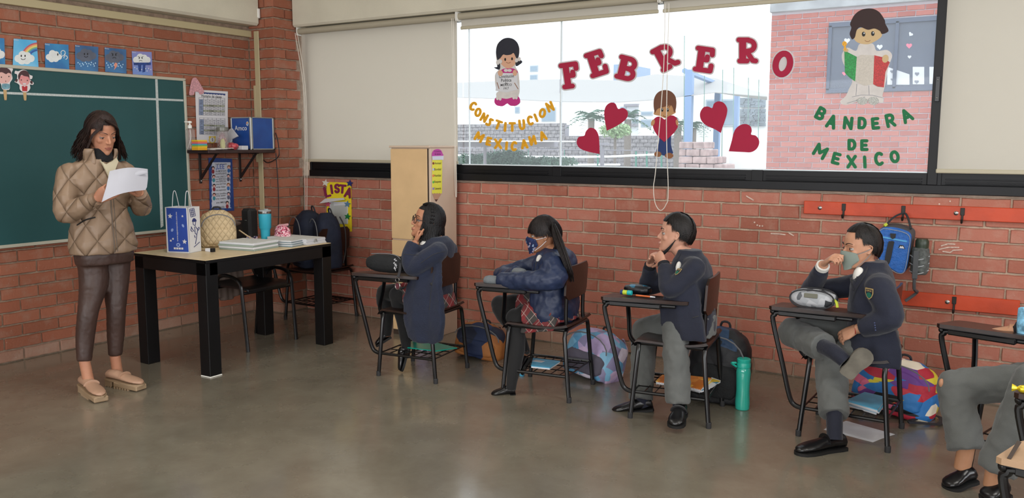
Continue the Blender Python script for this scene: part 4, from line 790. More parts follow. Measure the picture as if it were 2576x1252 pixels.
# blue box with silver edges
t = thing('blue_supply_box', 'blue box with silver edges and a white brand name on the shelf', 'box', (.16, -.42, SZ))
m_bx = mat('box_blue', '1f4f9c', .35, vcol='17418a', nscale=8); m_sv = mat('box_silver', 'a9aaa6', .35, .6)
MB().bbox((.04, -.545, SZ+.006), (.275, -.305, SZ+.262), .003).build('box_body', m_bx, t)
for a, b in (((.27, -.55, SZ), (.282, -.53, SZ+.268)), ((.27, -.316, SZ), (.282, -.300, SZ+.268)), ((.036, -.55, SZ), (.05, -.541, SZ+.268)), ((.262, -.552, SZ), (.279, -.541, SZ+.268)), ((.036, -.55, SZ+.258), (.282, -.541, SZ+.268)), ((.272, -.55, SZ+.260), (.282, -.3, SZ+.268)), ((.272, -.55, SZ), (.282, -.3, SZ+.010))): MB().bbox(a, b, .002).build('edge_strip', m_sv, t)
write('lettering', 'Amco', m_w, t, (.155, -.5462, SZ+.178), (1, 0, 0), (0, 0, 1), .055, width=.15, off=.015)
lg = MB(); lg.plate([(.238+.014*cos(a*pi/8), -.5465, SZ+.213+.018*sin(a*pi/8)) for a in range(16)], (0, -1, 0), .0008); lg.build('brand_mark', m_w, t)
for k, (dx, dz, c) in enumerate(((-.005, .004, 'd05a3c'), (.004, -.006, '3f8fd0'), (.003, .008, 'e0b040'))): lg = MB(); lg.plate([(.238+dx+.006*cos(a*pi/4), -.5474, SZ+.213+dz+.006*sin(a*pi/4)) for a in range(8)], (0, -1, 0), .0006); lg.build('brand_mark', mat('mark_'+c, c, .5), t)
t = thing('tissue_packet', 'small white tissue box with a tall folded sheet leaning on the blue box', 'tissue', (.17, -.60, SZ))
MB().bbox((.05, -.635, SZ), (.272, -.575, SZ+.034), .003).build('packet', m_w, t)
for xx in (.11, .20): write('lettering', 'AMCO', mat('grey_ink', '4a4a4e', .6), t, (xx, -.6362, SZ+.018), (1, 0, 0), (0, 0, 1), .016, width=.06)
fp = MB(); fp.plate([(.03, -.60, SZ+.03), (.085, -.60, SZ+.03), (.115, -.60, SZ+.085), (.19, -.60, SZ+.11), (.12, -.60, SZ+.175), (.09, -.60, SZ+.165)], (0, -1, 0), .012); fp.build('folded_sheet', m_w, t)
# cable loop
cb = MB(); cb.tube([(.29, -.295, SZ+.14), (.31, -.297, SZ+.10), (.34, -.31, SZ+.02), (.33, -.31, SZ-.06), (.22, -.32, SZ-.11), (.15, -.31, SZ-.09)], .004, 7, smooth=6); cb.tube([XP(694, 385, .31)*1, XP(700, 480, .31), XP(700, 560, .31), XP(693, 620, .31), XP(690, 700, .31)], .004, 7, smooth=6)
tag(cb.build('power_cable', m_blackcable), 'black power cable hanging from the shelf down the brick pillar', 'cable')
# LISTA poster on the window wall
F = Face(lambda a, b: YP(a, b, -.002), (0, -1, 0), (600, 400), 5.2175)
t = thing('list_poster', 'yellow list poster with maroon lettering and coloured stars near the corner', 'poster', tuple(F.p(1320, 960)))
F.plate('yellow_sheet', [[(1160, 300), (1480, 308), (1490, 950), (1160, 950)]], mat('yellow_foam', 'e6cf1c', .7), t, 0, .003)
def star(cx, cy, r, a=0.): return [(cx+(r if i % 2 == 0 else r*.45)*sin(a+pi*i/5), cy-(r if i % 2 == 0 else r*.45)*cos(a+pi*i/5)) for i in range(10)]
for ch, cx, cy, h, w_, rot in (('L', 1168, 430, 140, 95, 15), ('I', 1228, 395, 120, 40, 8), ('S', 1300, 385, 125, 85, 0), ('T', 1370, 392, 115, 95, -5), ('A', 1448, 440, 135, 95, -15)):
    g = xf({**GL, 'S': [arc(.0, -.2, .26, .2, 20, 270)+arc(0, .2, .26, .2, 90, -160)]}[ch], cx, cy, w_, h, rot); F.plate('foam_letter', strokes2(g, 14), mat('maroon_foam', '7a1c46', .7), t, .0035, .004)
F.plate('white_card', [[(1195, 560), (1440, 560), (1440, 850), (1300, 800), (1200, 700)]], m_w, t, .003, .002)
F.plate('pocket', [[(1215, 580), (1255, 565), (1262, 800), (1225, 800)], [(1262, 610), (1430, 600), (1430, 850), (1265, 850)]], mat('plastic_pocket', 'b9bcb9', .3), t, .0055, .002)
m = MB(); P = [F.p(1145, 518), F.p(1385, 508), F.p(1432, 530), F.p(1110, 578)]; m.add([P[0]+F.n*.006, P[1]+F.n*.006, P[2]+F.n*.03, P[3]+F.n*.045, P[0]+F.n*.008, P[1]+F.n*.008, P[2]+F.n*.032, P[3]+F.n*.047], [(0, 1, 2, 3), (4, 5, 6, 7), (0, 1, 5, 4), (1, 2, 6, 5), (2, 3, 7, 6), (3, 0, 4, 7)]); m.build('lifted_sheet', m_w, t)
for (x, y, r, c, a) in ((1150, 312, 50, 'd8d4c8', .2), (1468, 318, 48, '1c2c70', .1), (1183, 590, 44, 'c0506e', 0), (1437, 590, 46, '5a7fa0', .1), (1440, 752, 46, '187a3a', .15), (1195, 722, 30, '7a3030', 0)): F.plate('star', [star(x, y, r, a)], mat('star_'+c, c, .6), t, .0062, .004)
# cabinet
m_mel = mat('maple_melamine', 'd3b184', .45, var=.05, nscale=6); m_mel2 = mat('maple_melamine_side', 'cbb5a0', .45, var=.04, nscale=6); m_gap = mat('dark_gap', '3a2c22', .8)
t = thing('cabinet', 'tall pale maple cupboard standing against the wall under the window', 'cabinet', (1.80, -.2, 0))
MB().bbox((1.62, -.385, 0), (1.985, -.054, 1.43), .003).build('carcass', m_mel2, t)
MB().bbox((1.612, -.405, 1.43), (1.992, -.052, 1.446), .003).build('top_panel', m_mel2, t)
for z0, z1 in ((.745, 1.422), (.04, .733)): MB().bbox((1.624, -.402, z0), (1.968, -.386, z1), .003).build('door', m_mel, t)
MB().box((1.968, -.397, .04), (1.972, -.3855, 1.425)).build('door_edge', m_gap, t); MB().box((1.62, -.392, 0), (1.985, -.386, .04)).build('plinth', m_gap, t)
# pencil sign on the cabinet side
F = Face(lambda a, b: XP(a, b, 1.9855), (1, 0, 0), (1060, 360), 7.825)
t = thing('pencil_sign', 'yellow paper pencil sign with handwritten virtues on the cupboard side', 'sign', tuple(F.p(290, 1150)))
F.plate('eraser', [P2([(205, 255), (210, 190), (250, 135), (320, 115), (380, 140), (410, 200), (415, 250)])], mat('magenta_paper', 'b8419c', .7), t, 0, .003)
F.plate('ferrule', [[(205, 255), (425, 248), (422, 325), (212, 330)]], mat('pale_grey_paper', 'cfd2de', .7), t, .003, .003)
F.plate('barrel', [[(215, 330), (405, 328), (400, 980)]+[(400-24*i, 985+(8 if i % 2 else -6)) for i in range(1, 8)]+[(212, 985)]], mat('yellow_paper', 'e2dc4a', .7), t, 0, .003)
F.plate('wood_tip', [[(212, 990), (400, 975), (320, 1105), (260, 1110)]], mat('tip_paper', 'b98f74', .7), t, 0, .0025); F.plate('lead', [[(260, 1108), (322, 1103), (290, 1150)]], mat('lead_paper', '4a2a28', .7), t, 0, .0028)
for s, y, c in (('Amistad', 392, '7a1a1a'), ('Bondad', 512, 'b9c0e6'), ('Humildad', 635, 'e6804a'), ('Respeto', 762, '58b84a'), ('Tolerancia', 890, '8f78c0')):
    F.plate('dot', [ell2(228, y+4, 17, 25, 12)], mat('dot_'+c, c, .6), t, .0032, .001); write('lettering', s, m_ink, t, F.p(315, y)+F.n*.0036, (0, 1, 0), (0, 0, 1), .024, width=(F.p(380, y)-F.p(250, y)).length, off=.01)
for s, y in (('Lista', 158), ('de valores', 212)): write('lettering', s, mat('purple_ink', '5a1550', .6), t, F.p(315, y)+F.n*.0036, (0, 1, 0), (0, 0, 1), .018, width=(F.p(370, y)-F.p(250, y)).length, off=.01)
# ================================================================ FURNITURE
m_black = mat('black_satin_wood', '0a0a0c', .5, spec=.3, var=.15, nscale=6); m_top = mat('beech_laminate', 'cdb892', .4, var=.06, nscale=14); m_tube = mat('black_enamel_tube', '09090b', .3, spec=.5)
m_dkply = mat('dark_brown_ply', '25150f', .32, var=.35, nscale=9, spec=.5, bump=.05); m_rub = mat('grey_foot_cap', '2a2a2c', .7)
t = thing('teacher_table', 'black framed table with pale wood top between teacher and corner', 'table', (1.09, -1.42, 0))
tx0, tx1, ty0, ty1, TZ = .74, 1.45, -1.975, -.875, .745
MB().bbox((tx0, ty0, TZ-.018), (tx1, ty1, TZ), .002).build('table_top', m_top, t)
for a, b in (((tx0, ty0, TZ-.02), (tx1, ty0+.006, TZ-.003)), ((tx1-.006, ty0, TZ-.02), (tx1+.001, ty1, TZ-.003))): MB().box(a, b).build('top_edge', m_black, t)
for a, b in (((tx0+.002, ty0+.001, TZ-.10), (tx1-.002, ty0+.03, TZ-.02)), ((tx1-.03, ty0+.03, TZ-.10), (tx1-.001, ty1-.001, TZ-.02)), ((tx0+.002, ty1-.03, TZ-.10), (tx1-.03, ty1-.001, TZ-.02)), ((tx0+.002, ty0+.03, TZ-.10), (tx0+.03, ty1-.03, TZ-.02))): MB().bbox(a, b, .002).build('apron', m_black, t)
for x in (tx0+.001, tx1-.092):
    for y in (ty0+.001, ty1-.092): MB().bbox((x, y, 0), (x+.091, y+.091, TZ-.02), .003).build('leg', m_black, t)
MB().bbox((tx1-.09, ty0-.002, 0), (tx1+.004, ty0+.09, .007), .002).build('foot_pad', m_white, t)
def pupitre(label=None, top=None, cat='desk chair', tablet=True, group=None):
    top = top or m_dkply; r = thing('writing_chair', label, cat, (0, 0, 0), group); R_ = .0125
    def u(xf_, xt): m = MB(); m.tube([(xf_, -.205, 0), (xt, -.197, .37), (xt, -.185, .40), (xt, -.16, .412), (xt, .16, .412), (xt, .185, .40), (xt, .197, .37), (xf_, .205, 0)], R_, 10); return m
    for s_ in (-1, 1):
        o = u(.205*s_+.004*s_, .175*s_).build('leg_frame', m_tube, r)
        for y in (-.205, .205): MB().lathe([(.0135, 0), (.0145, .004), (.0145, .03), (.013, .032)], (.209*s_, y, 0), 10).build('foot_cap', m_rub, o)
    for y in (-.195, .195): m = MB(); m.tube([(-.2, y, .145), (.2, y, .145)], .009, 8); m.build('rack_rail', m_tube, r)
    m = MB()
    m.tube([(-.195, -.19, .15), (-.195, .19, .15)], .005, 6); m.tube([(.195, -.19, .15), (.195, .19, .15)], .005, 6)
    for k in range(6): x = -.14+.056*k; m.tube([(x, -.19, .147), (x, .19, .147)], .0032, 5)
    for k in range(3): y = -.1+.1*k; m.tube([(-.19, y, .152), (.19, y, .152)], .0032, 5)
    m.build('book_rack', m_tube, r)
    for y in (-.17, .17): m = MB(); m.tube([(-.19, y, .408), (.17, y, .408)], .011, 8); m.build('seat_rail', m_tube, r)
    # bent ply seat
    P = []; prof = [(-.215, .405), (-.205, .422), (-.18, .432), (-.1, .430), (0, .424), (.1, .428), (.17, .438), (.195, .446)]
    for j in range(9):
        y = -.2+.4*j/8; q = (1-abs(j-4)/4)**.5 if abs(j-4) < 4 else 0; P.append([Vector((x+(.012*(1-q) if k < 2 else -.012*(1-q) if k > 5 else 0), y, z-.006*q)) for k, (x, z) in enumerate(prof)]+[Vector((x, y, z-.012-.006*q)) for x, z in reversed(prof)])
    m = MB(); m.rings(P); m.build('seat', m_dkply, r)
    for y in (-.155, .155): m = MB(); m.tube([(.15, y*.9, .41), (.162, y*.9, .43), (.160, y*.9, .50), (.166, y*.9, .72)], .0115, 8, smooth=3); m.build('back_post', m_tube, r)
    # backrest
    P = []
    for j in range(11):
        a = -1+2*j/10; y = .175*a; c = .012*(1-a*a); P.append((y, c))
    def out(y): k = max(0, abs(y)-.145)/.03; return .03*(1-(1-min(1, k)**2)**.5)
    m = MB(); rows = []
    for y, c in P: e = out(y); rows.append([Vector((.160+c, y, .578+e)), Vector((.168+c, y, .772-e)), Vector((.180+c, y, .772-e)), Vector((.172+c, y, .578+e))])
    m.rings(rows); bk = m.build('backrest', m_dkply, r)
    for y in (-.139, .139): q = MB(); q.ball((.160, y, .66), .007, 8, 5, (.5, 1, 1)); q.build('rivet', MATS['steel_bolt'], bk)
    if tablet:
        T = .642; o2 = [(-.365, -.262), (-.35, -.272), (.06, -.222), (.085, -.205), (.088, -.18), (.075, -.10), (.03, -.03), (-.02, .01), (-.09, .02), (-.33, .02), (-.365, .005), (-.372, -.03)]; tl_ = lambda y: T-(y+.25)*.09
        pl = [Vector((x, y, tl_(y))) for x, y in o2]; m = MB(); m.plate(pl, (0, 0, 1), .017); tb = m.build('tablet', top, r)
        q = MB(); q.plate([Vector((x*.985-.002, y*.985-.001, tl_(y)-.004)) for x, y in o2], (0, 0, 1), .004); q.build('tablet_rim', m_black, tb)
        for y0, P2_ in ((-.215, [(.02, -.205, T-.016), (-.30, -.225, T-.016), (-.345, -.228, T-.03), (-.352, -.226, T-.07), (-.30, -.215, .36), (-.262, -.205, .20), (-.235, -.2, .155), (-.19, -.198, .145)]), (-.06, [(.0, -.04, T-.034), (-.24, -.04, T-.034), (-.283, -.03, T-.045), (-.288, -.005, T-.07), (-.262, -.07, .50), (-.235, -.14, .435), (-.19, -.19, .405)])):
            m = MB(); m.tube(P2_, .0125, 10, smooth=4); m.build('tablet_tube', m_tube, r)
        m = MB(); m.bbox((-.33, -.24, T-.032), (-.05, -.205, T-.004), .006); m.ball((-.355, -.235, T-.014), .013, 8, 6); m.build('tablet_bracket', m_tube, r)
    return r
def place(o, x, y, rz, label): o.location = (x, y, 0); o.rotation_euler.z = radians(rz); o['label'] = label; return o
PG = 'black tube writing chairs with dark brown ply'
P0 = pupitre('x', group=PG)
place(P0, 2.492, -1.146, 6.4, 'writing chair under the girl with glasses, black pencil case on its tablet')
place(copy_tree(P0), 3.366, -1.059, 7, 'writing chair under the girl in the puffer jacket, blue notebook on its rack')
place(copy_tree(P0), 4.18, -1.066, 8, 'writing chair under the boy with clasped hands, spiral notebooks on its rack')
place(copy_tree(P0), 5.053, -.911, -1.5, 'writing chair under the boy with crossed legs, camouflage pencil case on its tablet')
place(copy_tree(P0), 5.86, -1.03, -16, 'writing chair at the right photo edge under the boy with torn knee')
place(copy_tree(P0), .71, -.24, 0, 'writing chair in the corner behind the table carrying two navy backpacks')
m_ltop = mat('pale_ply_tablet', 'a98a6c', .45, var=.08, nscale=12)
a_ = ZP(2551, 990, .655); P1 = copy_tree(P0); place(P1, a_.x+.405, a_.y+.195, -10, 'writing chair cut off by the right edge with a yellow wrapped sweet on its tablet')
P2_ = pupitre('x', m_ltop, group=PG); a_ = ZP(2506, 1152, .655); place(P2_, a_.x+.4175, a_.y+.166, -14, 'nearest writing chair with pale slotted tablet in the lower right corner')
Mi = (Matrix.Translation(P2_.location) @ Matrix.Rotation(P2_.rotation_euler.z, 4, 'Z')).inverted(); sl_ = MB(); sl_.plate([Mi @ ZP(x, y, .6605) for x, y in ((2533, 1152), (2543, 1155), (2570, 1112), (2559, 1108))], (0, 0, 1), .0006); o = sl_.build('pen_slot', m_gap, None, origin=(0, 0, 0)); o.parent = P2_
# teacher's chair with jacket
t = thing('armchair', 'black shell chair with tubular arms pushed under the table', 'chair', (0, 0, 0)); m_shell = mat('black_shell', '151517', .35)
def arm(s): m = MB(); m.tube([(1.125, -1.16+.23*s, 0), (1.09, -1.16+.235*s, .40), (1.075, -1.16+.235*s, .475), (1.03, -1.16+.24*s, .515), (.92, -1.16+.24*s, .53), (.84, -1.16+.235*s, .50), (.80, -1.16+.22*s, .42)], .0135, 8, smooth=4); return m
for s in (-1, 1): arm(s).build('arm_leg', m_tube, t); m = MB(); m.tube([(.70, -1.16+.22*s, 0), (.77, -1.16+.2*s, .42), (.72, -1.16+.2*s, .50), (.66, -1.16+.19*s, .84)], .0135, 8, smooth=3); m.build('rear_leg', m_tube, t)
for q_ in ([(.79, -1.37, .425), (.79, -.95, .425)], [(1.08, -1.39, .41), (1.08, -.93, .41)]): m = MB(); m.tube(q_, .011, 8); m.build('cross_bar', m_tube, t)
R_ = []
for i in range(9): x = .74+.045*i; d = .012*sin(pi*i/8); hw = .205+.012*sin(pi*i/8)-(.02 if i == 8 else 0); R_.append([Vector((x, -1.16+hw*c, .452-d*(1-c*c)+(-.018 if i == 8 else 0)+(.012 if i == 0 else 0)-(.014*k))) for k in (0, 1) for c in ((-1, -.6, 0, .6, 1) if k == 0 else (1, .6, 0, -.6, -1))])
m = MB(); m.rings(R_); m.build('seat', m_shell, t)
R_ = []
for i in range(9): c = -1+i/4; y = -1.16+.225*c; R_.append([Vector((.655+.03*(1-c*c)*-1+.018*k, y, z)) for z, k in ((.66-.05*(1-c*c), 0), (.88, 0), (.88, 1), (.66-.05*(1-c*c), 1))])
m = MB(); m.rings(R_); m.build('backrest', m_shell, t)
m = MB()
for k in range(7): y = -1.34+.055*k; m.tube([(.615, y, .80), (.608, y, .55), (.62, y+.01, .30+.02*sin(k*1.3))], [.034, .036, .03+.006*(k % 2)], 8)
m.tube([(.63, -1.33, .86), (.63, -1.0, .86)], .03, 8)
tag(blob('draped_jacket', m, mat('taupe_jacket', '6f6058', .85, var=.1), vox=.009, sm=4), 'taupe jacket hanging behind the teacher chair under the table', 'jacket')
# coat rails
m_rail_r = mat('orange_red_board', 'b83f1b', .5, var=.15, nscale=5, bump=.15, bscale=25); m_hook = mat('dark_hook', '2a2724', .5, .4)
def rail(lab, q0, q1, hooks, z1, z0):
    a, b2 = YP(*q0, -.02), YP(*q1, -.02); t = thing('coat_rail', lab, 'rail', ((a.x+b2.x)/2, -.01, z0)); MB().bbox((a.x, -.022, z0), (b2.x, -.001, z1), .003).build('board', m_rail_r, t)
    for hx, kind in hooks:
        x = YP(hx, (q0[1]+20), -.02).x
        if kind == 'b': m = MB(); m.lathe([(.012, 0), (.012, .003), (.008, .006), (.002, .007)], (0, 0, 0), 12); m.v = [Vector((x+p.x, -.022-p.z, (z0+z1)/2+p.y)) for p in m.v]; m.build('washer_bolt', mat('steel_bolt', 'b8b4aa', .3, 1), t)
        else: m = MB(); m.bbox((x-.011, -.028, z1-.05), (x+.011, -.022, z1-.008), .002); m.tube([(x, -.025, z1-.045), (x, -.03, z0-.002), (x, -.05, z0-.012), (x, -.062, z0+.006)], .006, 6, smooth=3); m.build('coat_hook', m_hook, t)
    return t
zr1, zr0 = YP(2025, 505, -.02).z, YP(2023, 537, -.02).z
rail('upper orange red coat rail on the brick wall below the window', (2022, 520), (2760, 560), ((2062, 'b'), (2122, 'h'), (2272, 'h'), (2405, 'b'), (2421, 'h')), zr1, zr0)
zr3, zr2 = YP(2280, 732, -.02).z, YP(2280, 768, -.02).z
rail('lower orange red coat rail behind the boy with crossed legs', (2018, 715), (2566, 760), ((2385, 'b'), (2402, 'h')), zr3, zr2)
# blue lunch bag hanging on the rail
m_nyl = mat('blue_nylon', '1f5fae', .5, var=.12, nscale=30, bump=.4, bscale=60); m_grn = mat('grey_nylon', '4c4f52', .7); m_cyan = mat('cyan_trim', '4fa0d6', .5); m_dk = mat('charcoal_strap', '26262a', .7)
F = Face(lambda a, b: YP(a, b, -.17), (0, -1, 0), (2180, 500), 4.815)
hb = thing('lunch_bag', 'blue and grey lunch bag with bottle pocket hanging from the coat rail', 'bag', tuple(F.p(330, 900)))
m = MB(); q = [F.p(*p) for p in sm2([(190, 350), (330, 345), (480, 385), (540, 440), (530, 560), (500, 760), (470, 870), (420, 905), (330, 870), (140, 720), (120, 600), (140, 420)], 3)]; q2 = [p+Vector((.006, .13, .012)) for p in q]
m.rings([[p*.0+(p-sum(q, Vector())/len(q))*.96+sum(q, Vector())/len(q)+Vector((0, -.006, 0)) for p in q], q, [p+Vector((0, .012, 0)) for p in q]]); m.build('front_panel', m_nyl, hb)
m = MB(); m.rings([[p+Vector((0, .013, 0)) for p in q], q2]); m.build('bag_side', m_grn, hb)
F.plate('piping', strokes2([sm2([(160, 385), (330, 375), (480, 415), (530, 480), (515, 600), (490, 760), (455, 880), (400, 900), (320, 865), (140, 715)], 3)], 3.5, 5), mat('silver_piping', '8f949a', .5), hb, .007, .003)
F.plate('zip_trim', [[(195, 450), (490, 505), (490, 525), (195, 470)]], m_cyan, hb, .0065, .003); F.plate('webbing', [sm2([(262, 540), (290, 510), (335, 515), (330, 560), (280, 775), (222, 765)])], m_dk, hb, .0065, .006)
F.plate('buckle', [[(290, 415), (358, 420), (350, 470), (320, 485), (295, 465)]], m_dk, hb, .0065, .008); F.plate('label_patch', [[(388, 590), (405, 555), (450, 562), (468, 605)]], m_ink, hb, .0065, .002); F.plate('label_mark', [[(398, 592), (415, 566), (430, 578), (440, 566), (460, 600)]], m_w, hb, .0086, .001)
m = MB(); m.lathe([(.038, 0), (.048, .02), (.05, .1), (.045, .15), (.04, .155)], (0, 0, 0), 14); c = YP(2312, 690, -.12); m.v = [p+c for p in m.v]
pk = blob('bottle_pocket', m, mat('grey_mesh_pocket', '565a58', .85, var=.3, nscale=60), hb, vox=.006, sm=2, disp=.008, dscale=.03)
m = MB(); m.lathe([(.034, 0), (.036, .03), (.036, .05), (.028, .065)], (c.x+.006, c.y, c.z+.14), 14)
tag(m.build('drink_bottle', mat('dark_green_bottle', '2e3a2c', .4)), 'dark green bottle top in the grey side pocket of the hanging bag', 'bottle')
m = MB(); m.bbox((c.x-.03, c.y-.062, c.z-.02), (c.x-.002, c.y-.052, c.z+.14), .003); m.tube([(c.x-.016, c.y-.055, c.z+.02), (c.x-.018, c.y-.03, c.z-.08), (c.x-.012, -.05, c.z-.115), (c.x-.07, -.06, c.z-.17)], .009, 6, smooth=3); m.build('hanging_strap', m_grn, hb)
m = MB(); hk = YP(2273, 536, -.06); m.tube([F.p(205, 350)+Vector((0, .05, 0)), F.p(290, 245)+Vector((0, .09, 0)), hk, F.p(475, 240)+Vector((0, .09, 0)), F.p(520, 375)+Vector((0, .06, 0))], .006, 6, smooth=4); m.build('shoulder_strap', m_dk, hb)
m = MB(); m.tube([F.p(200, 335)+Vector((0, .04, 0)), F.p(230, 312)+Vector((0, .05, 0))], .009, 6); m.build('lime_tab', mat('lime', 'b9c43a', .6), hb)
for k in range(3): m = MB(); m.tube([(c.x-.05, c.y-.02, c.z+.02+.045*k), (c.x, c.y-.056, c.z+.01+.04*k), (c.x+.05, c.y-.01, c.z+.03+.04*k)], .0025, 5, smooth=3); m.build('elastic_cord', m_clear if 0 else mat('pale_cord', 'a9adb0', .6), hb)
# ---- generic school bag: body, front pocket, strap, handle
def backpack(lab, body_m, pocket_m, c, s, rz=0, tilt=(0, 0), strap=None, dis=.012, nm='backpack', pk=True):
    M = Matrix.Translation(Vector(c)) @ Matrix.Rotation(radians(rz), 4, 'Z') @ Matrix.Rotation(radians(tilt[0]), 4, 'X') @ Matrix.Rotation(radians(tilt[1]), 4, 'Y')
    t = thing(nm, lab, 'backpack', tuple(c)); W, D, H = s; m = MB(); N_ = 8; R_ = []
    for i in range(N_+1):
        z = H*i/N_; k = (1-.16*(i/N_)**3)*(1 if i < N_-1 else .86 if i == N_-1 else .45)*(.93 if i == 0 else 1)
        R_.append([M @ Vector((W/2*k*(abs(cos(a))**.6)*(1 if cos(a) > 0 else -1), D/2*k*(abs(sin(a))**.6)*(1 if sin(a) > 0 else -1), z*(1 if i < N_ else 1.0))) for a in [2*pi*j/16 for j in range(16)]])
    m.rings(R_); b_ = blob('bag_body', m, body_m, t, vox=.012, sm=3, disp=dis, dscale=.07)
    if pk:
        m = MB(); R_ = []
        for i in range(6): z = H*(.08+.44*i/5); k = .82*(1 if 0 < i < 5 else .8); R_.append([M @ Vector((W/2*k*cos(a), -D/2*.8-D*.22*k*max(0, -sin(a)) if sin(a) < 0 else -D/2*.6, z)) for a in [2*pi*j/12 for j in range(12)]])
        m.rings(R_); blob('front_pocket', m, pocket_m, t, vox=.01, sm=3, disp=dis*.7, dscale=.05)
    m = MB(); m.tube([M @ Vector(p) for p in ((-.03, D*.2, H*.95), (-.02, D*.15, H*1.06), (.02, D*.15, H*1.06), (.03, D*.2, H*.95))], .007, 6, smooth=3); m.build('handle', m_dk, t)
    for sx in (-1, 1):
        m = MB(); m.tube([M @ Vector(p) for p in ((sx*W*.22, D*.45, H*.92), (sx*W*.26, D*.62, H*.7), (sx*W*.3, D*.6, H*.35), (sx*W*.36, D*.45, H*.08))], .011, 6, smooth=4, flat=.5); m.build('shoulder_strap', strap or m_dk, t)
    m = MB(); m.tube([M @ Vector((W*.44*cos(a), -D*.52-.004, H*.58+H*.32*sin(a))) for a in [pi*j/10 for j in range(11)]], .004, 5); m.build('zip', mat('zip_grey', '6d6d70', .5), t)
    return t, M
m_navyb = mat('navy_bag_cloth', '121a2e', .8, var=.25, nscale=9, bump=.3, bscale=40)
backpack('left navy backpack on the corner chair behind the table', m_navyb, m_navyb, (.60, -.26, .435), (.27, .24, .47), -20, (0, 3))
backpack('right navy backpack on the corner chair with loose straps and grip', m_navyb, m_navyb, (.835, -.27, .435), (.23, .22, .46), -25, (0, -4))
# ---- things on the table
m_kr = mat('white_bag_paper', 'd3d3d4', .75); m_bb = mat('royal_blue_print', '2547a0', .6, var=.08)
bx0, bx1, by_0, by_1, bz = 0, .171, 0, .125, 0
t = thing('paper_bag', 'white paper gift bag with blue printed side and string handles', 'bag', (.925, -1.86, TZ), rz=radians(18))
for a, b in (((bx0, by_0, bz), (bx1, by_0+.002, bz+.30)), ((bx0, by_1, bz), (bx1, by_1+.002, bz+.30)), ((bx0, by_0, bz), (bx0+.002, by_1, bz+.30)), ((bx1-.002, by_0, bz), (bx1, by_1, bz+.30)), ((bx0, by_0, bz), (bx1, by_1, bz+.003))): MB().box(a, b).build('bag_panel', m_kr, t)
F = Face(lambda a, b: Vector((bx0+(bx1-bx0)*(a-62)/(478-62), by_0-.0004, bz+.30*(1-(b-318)/(1085-318)))), (0, -1, 0))
F.plate('blue_print', [[(88, 328), (446, 328), (458, 1062), (92, 1062)]], m_bb, t, 0, .0006)
for x, y, r in ((152, 466, 46), (376, 462, 22), (144, 880, 24), (185, 848, 22), (393, 890, 44)): F.plate('star', [star(x, y, r, .1)], m_kr, t, .0008, .0005)
F.plate('small_motif', [ell2(178, 700, 22, 30, 10, .5), ell2(378, 622, 18, 30, 10, -.5)], mat('pale_blue_print', '8fa5d6', .6), t, .0008, .0005); F.plate('round_emblem', [ell2(276, 948, 36, 34)], MATS['pale_blue_print'], t, .0008, .0005); F.plate('round_emblem', [ell2(276, 948, 16, 15)], m_bb, t, .0015, .0005)
for k in range(4): F.plate('social_icon', [[(192+45*k, 992), (228+45*k, 992), (228+45*k, 1024), (192+45*k, 1024)]], m_kr, t, .0008, .0005)
write('lettering', 'www.zapatosyodos.com.mx', m_kr, t, F.p(270, 640)+F.n*.001, (0, 0, 1), (-1, 0, 0), .016, width=.195, off=.006)
G2 = Face(lambda a, b: Vector((bx1+.0004, by_0+(by_1-by_0)*(a-478)/(660-478), bz+.30*(1-(b-300)/(1085-300)))), (1, 0, 0))
m_bp = mat('navy_line_print', '232f6a', .6)
G2.plate('checker_emblem', strokes2([[(500, 330), (572, 322), (592, 455), (520, 468), (500, 330)], [(505, 360), (578, 352)], [(508, 395), (582, 385)], [(514, 430), (588, 420)], [(524, 330), (542, 462)], [(548, 326), (566, 460)]], 4, 5), m_bp, t, 0, .0005)
G2.plate('cap_print', [sm2([(535, 550), (545, 505), (570, 492), (598, 520), (600, 555)])], m_bp, t, 0, .0005)
G2.plate('figure_lines', strokes2([[(548, 560), (550, 600), (580, 625), (592, 560)], [(515, 630), (540, 690), (560, 720)], [(585, 640), (610, 690), (640, 660), (645, 690), (615, 720)], [(570, 640), (575, 760), (600, 780), (620, 690)], [(600, 780), (590, 850), (570, 940)], [(560, 790), (570, 830)], [(545, 990), (640, 920)], [(520, 640), (505, 690), (530, 720)]], 4.5, 5), m_bp, t, 0, .0005)
for y in (by_0+.012, by_1-.012):
    m = MB(); x = .035 if y < .05 else .13; y = .06; m.tube([(x, y-.035, bz+.27), (x-.004, y-.012, bz+.38), (x, y, bz+.405), (x+.004, y+.012, bz+.38), (x+.006, y+.04, bz+.27)], .0025, 6, smooth=4); m.build('string_handle', m_w, t)
tq = mat('quilted_beige', 'c3ad88', .7, bump=.0)
qn = tq.node_tree; b_ = qn.nodes['Principled BSDF']
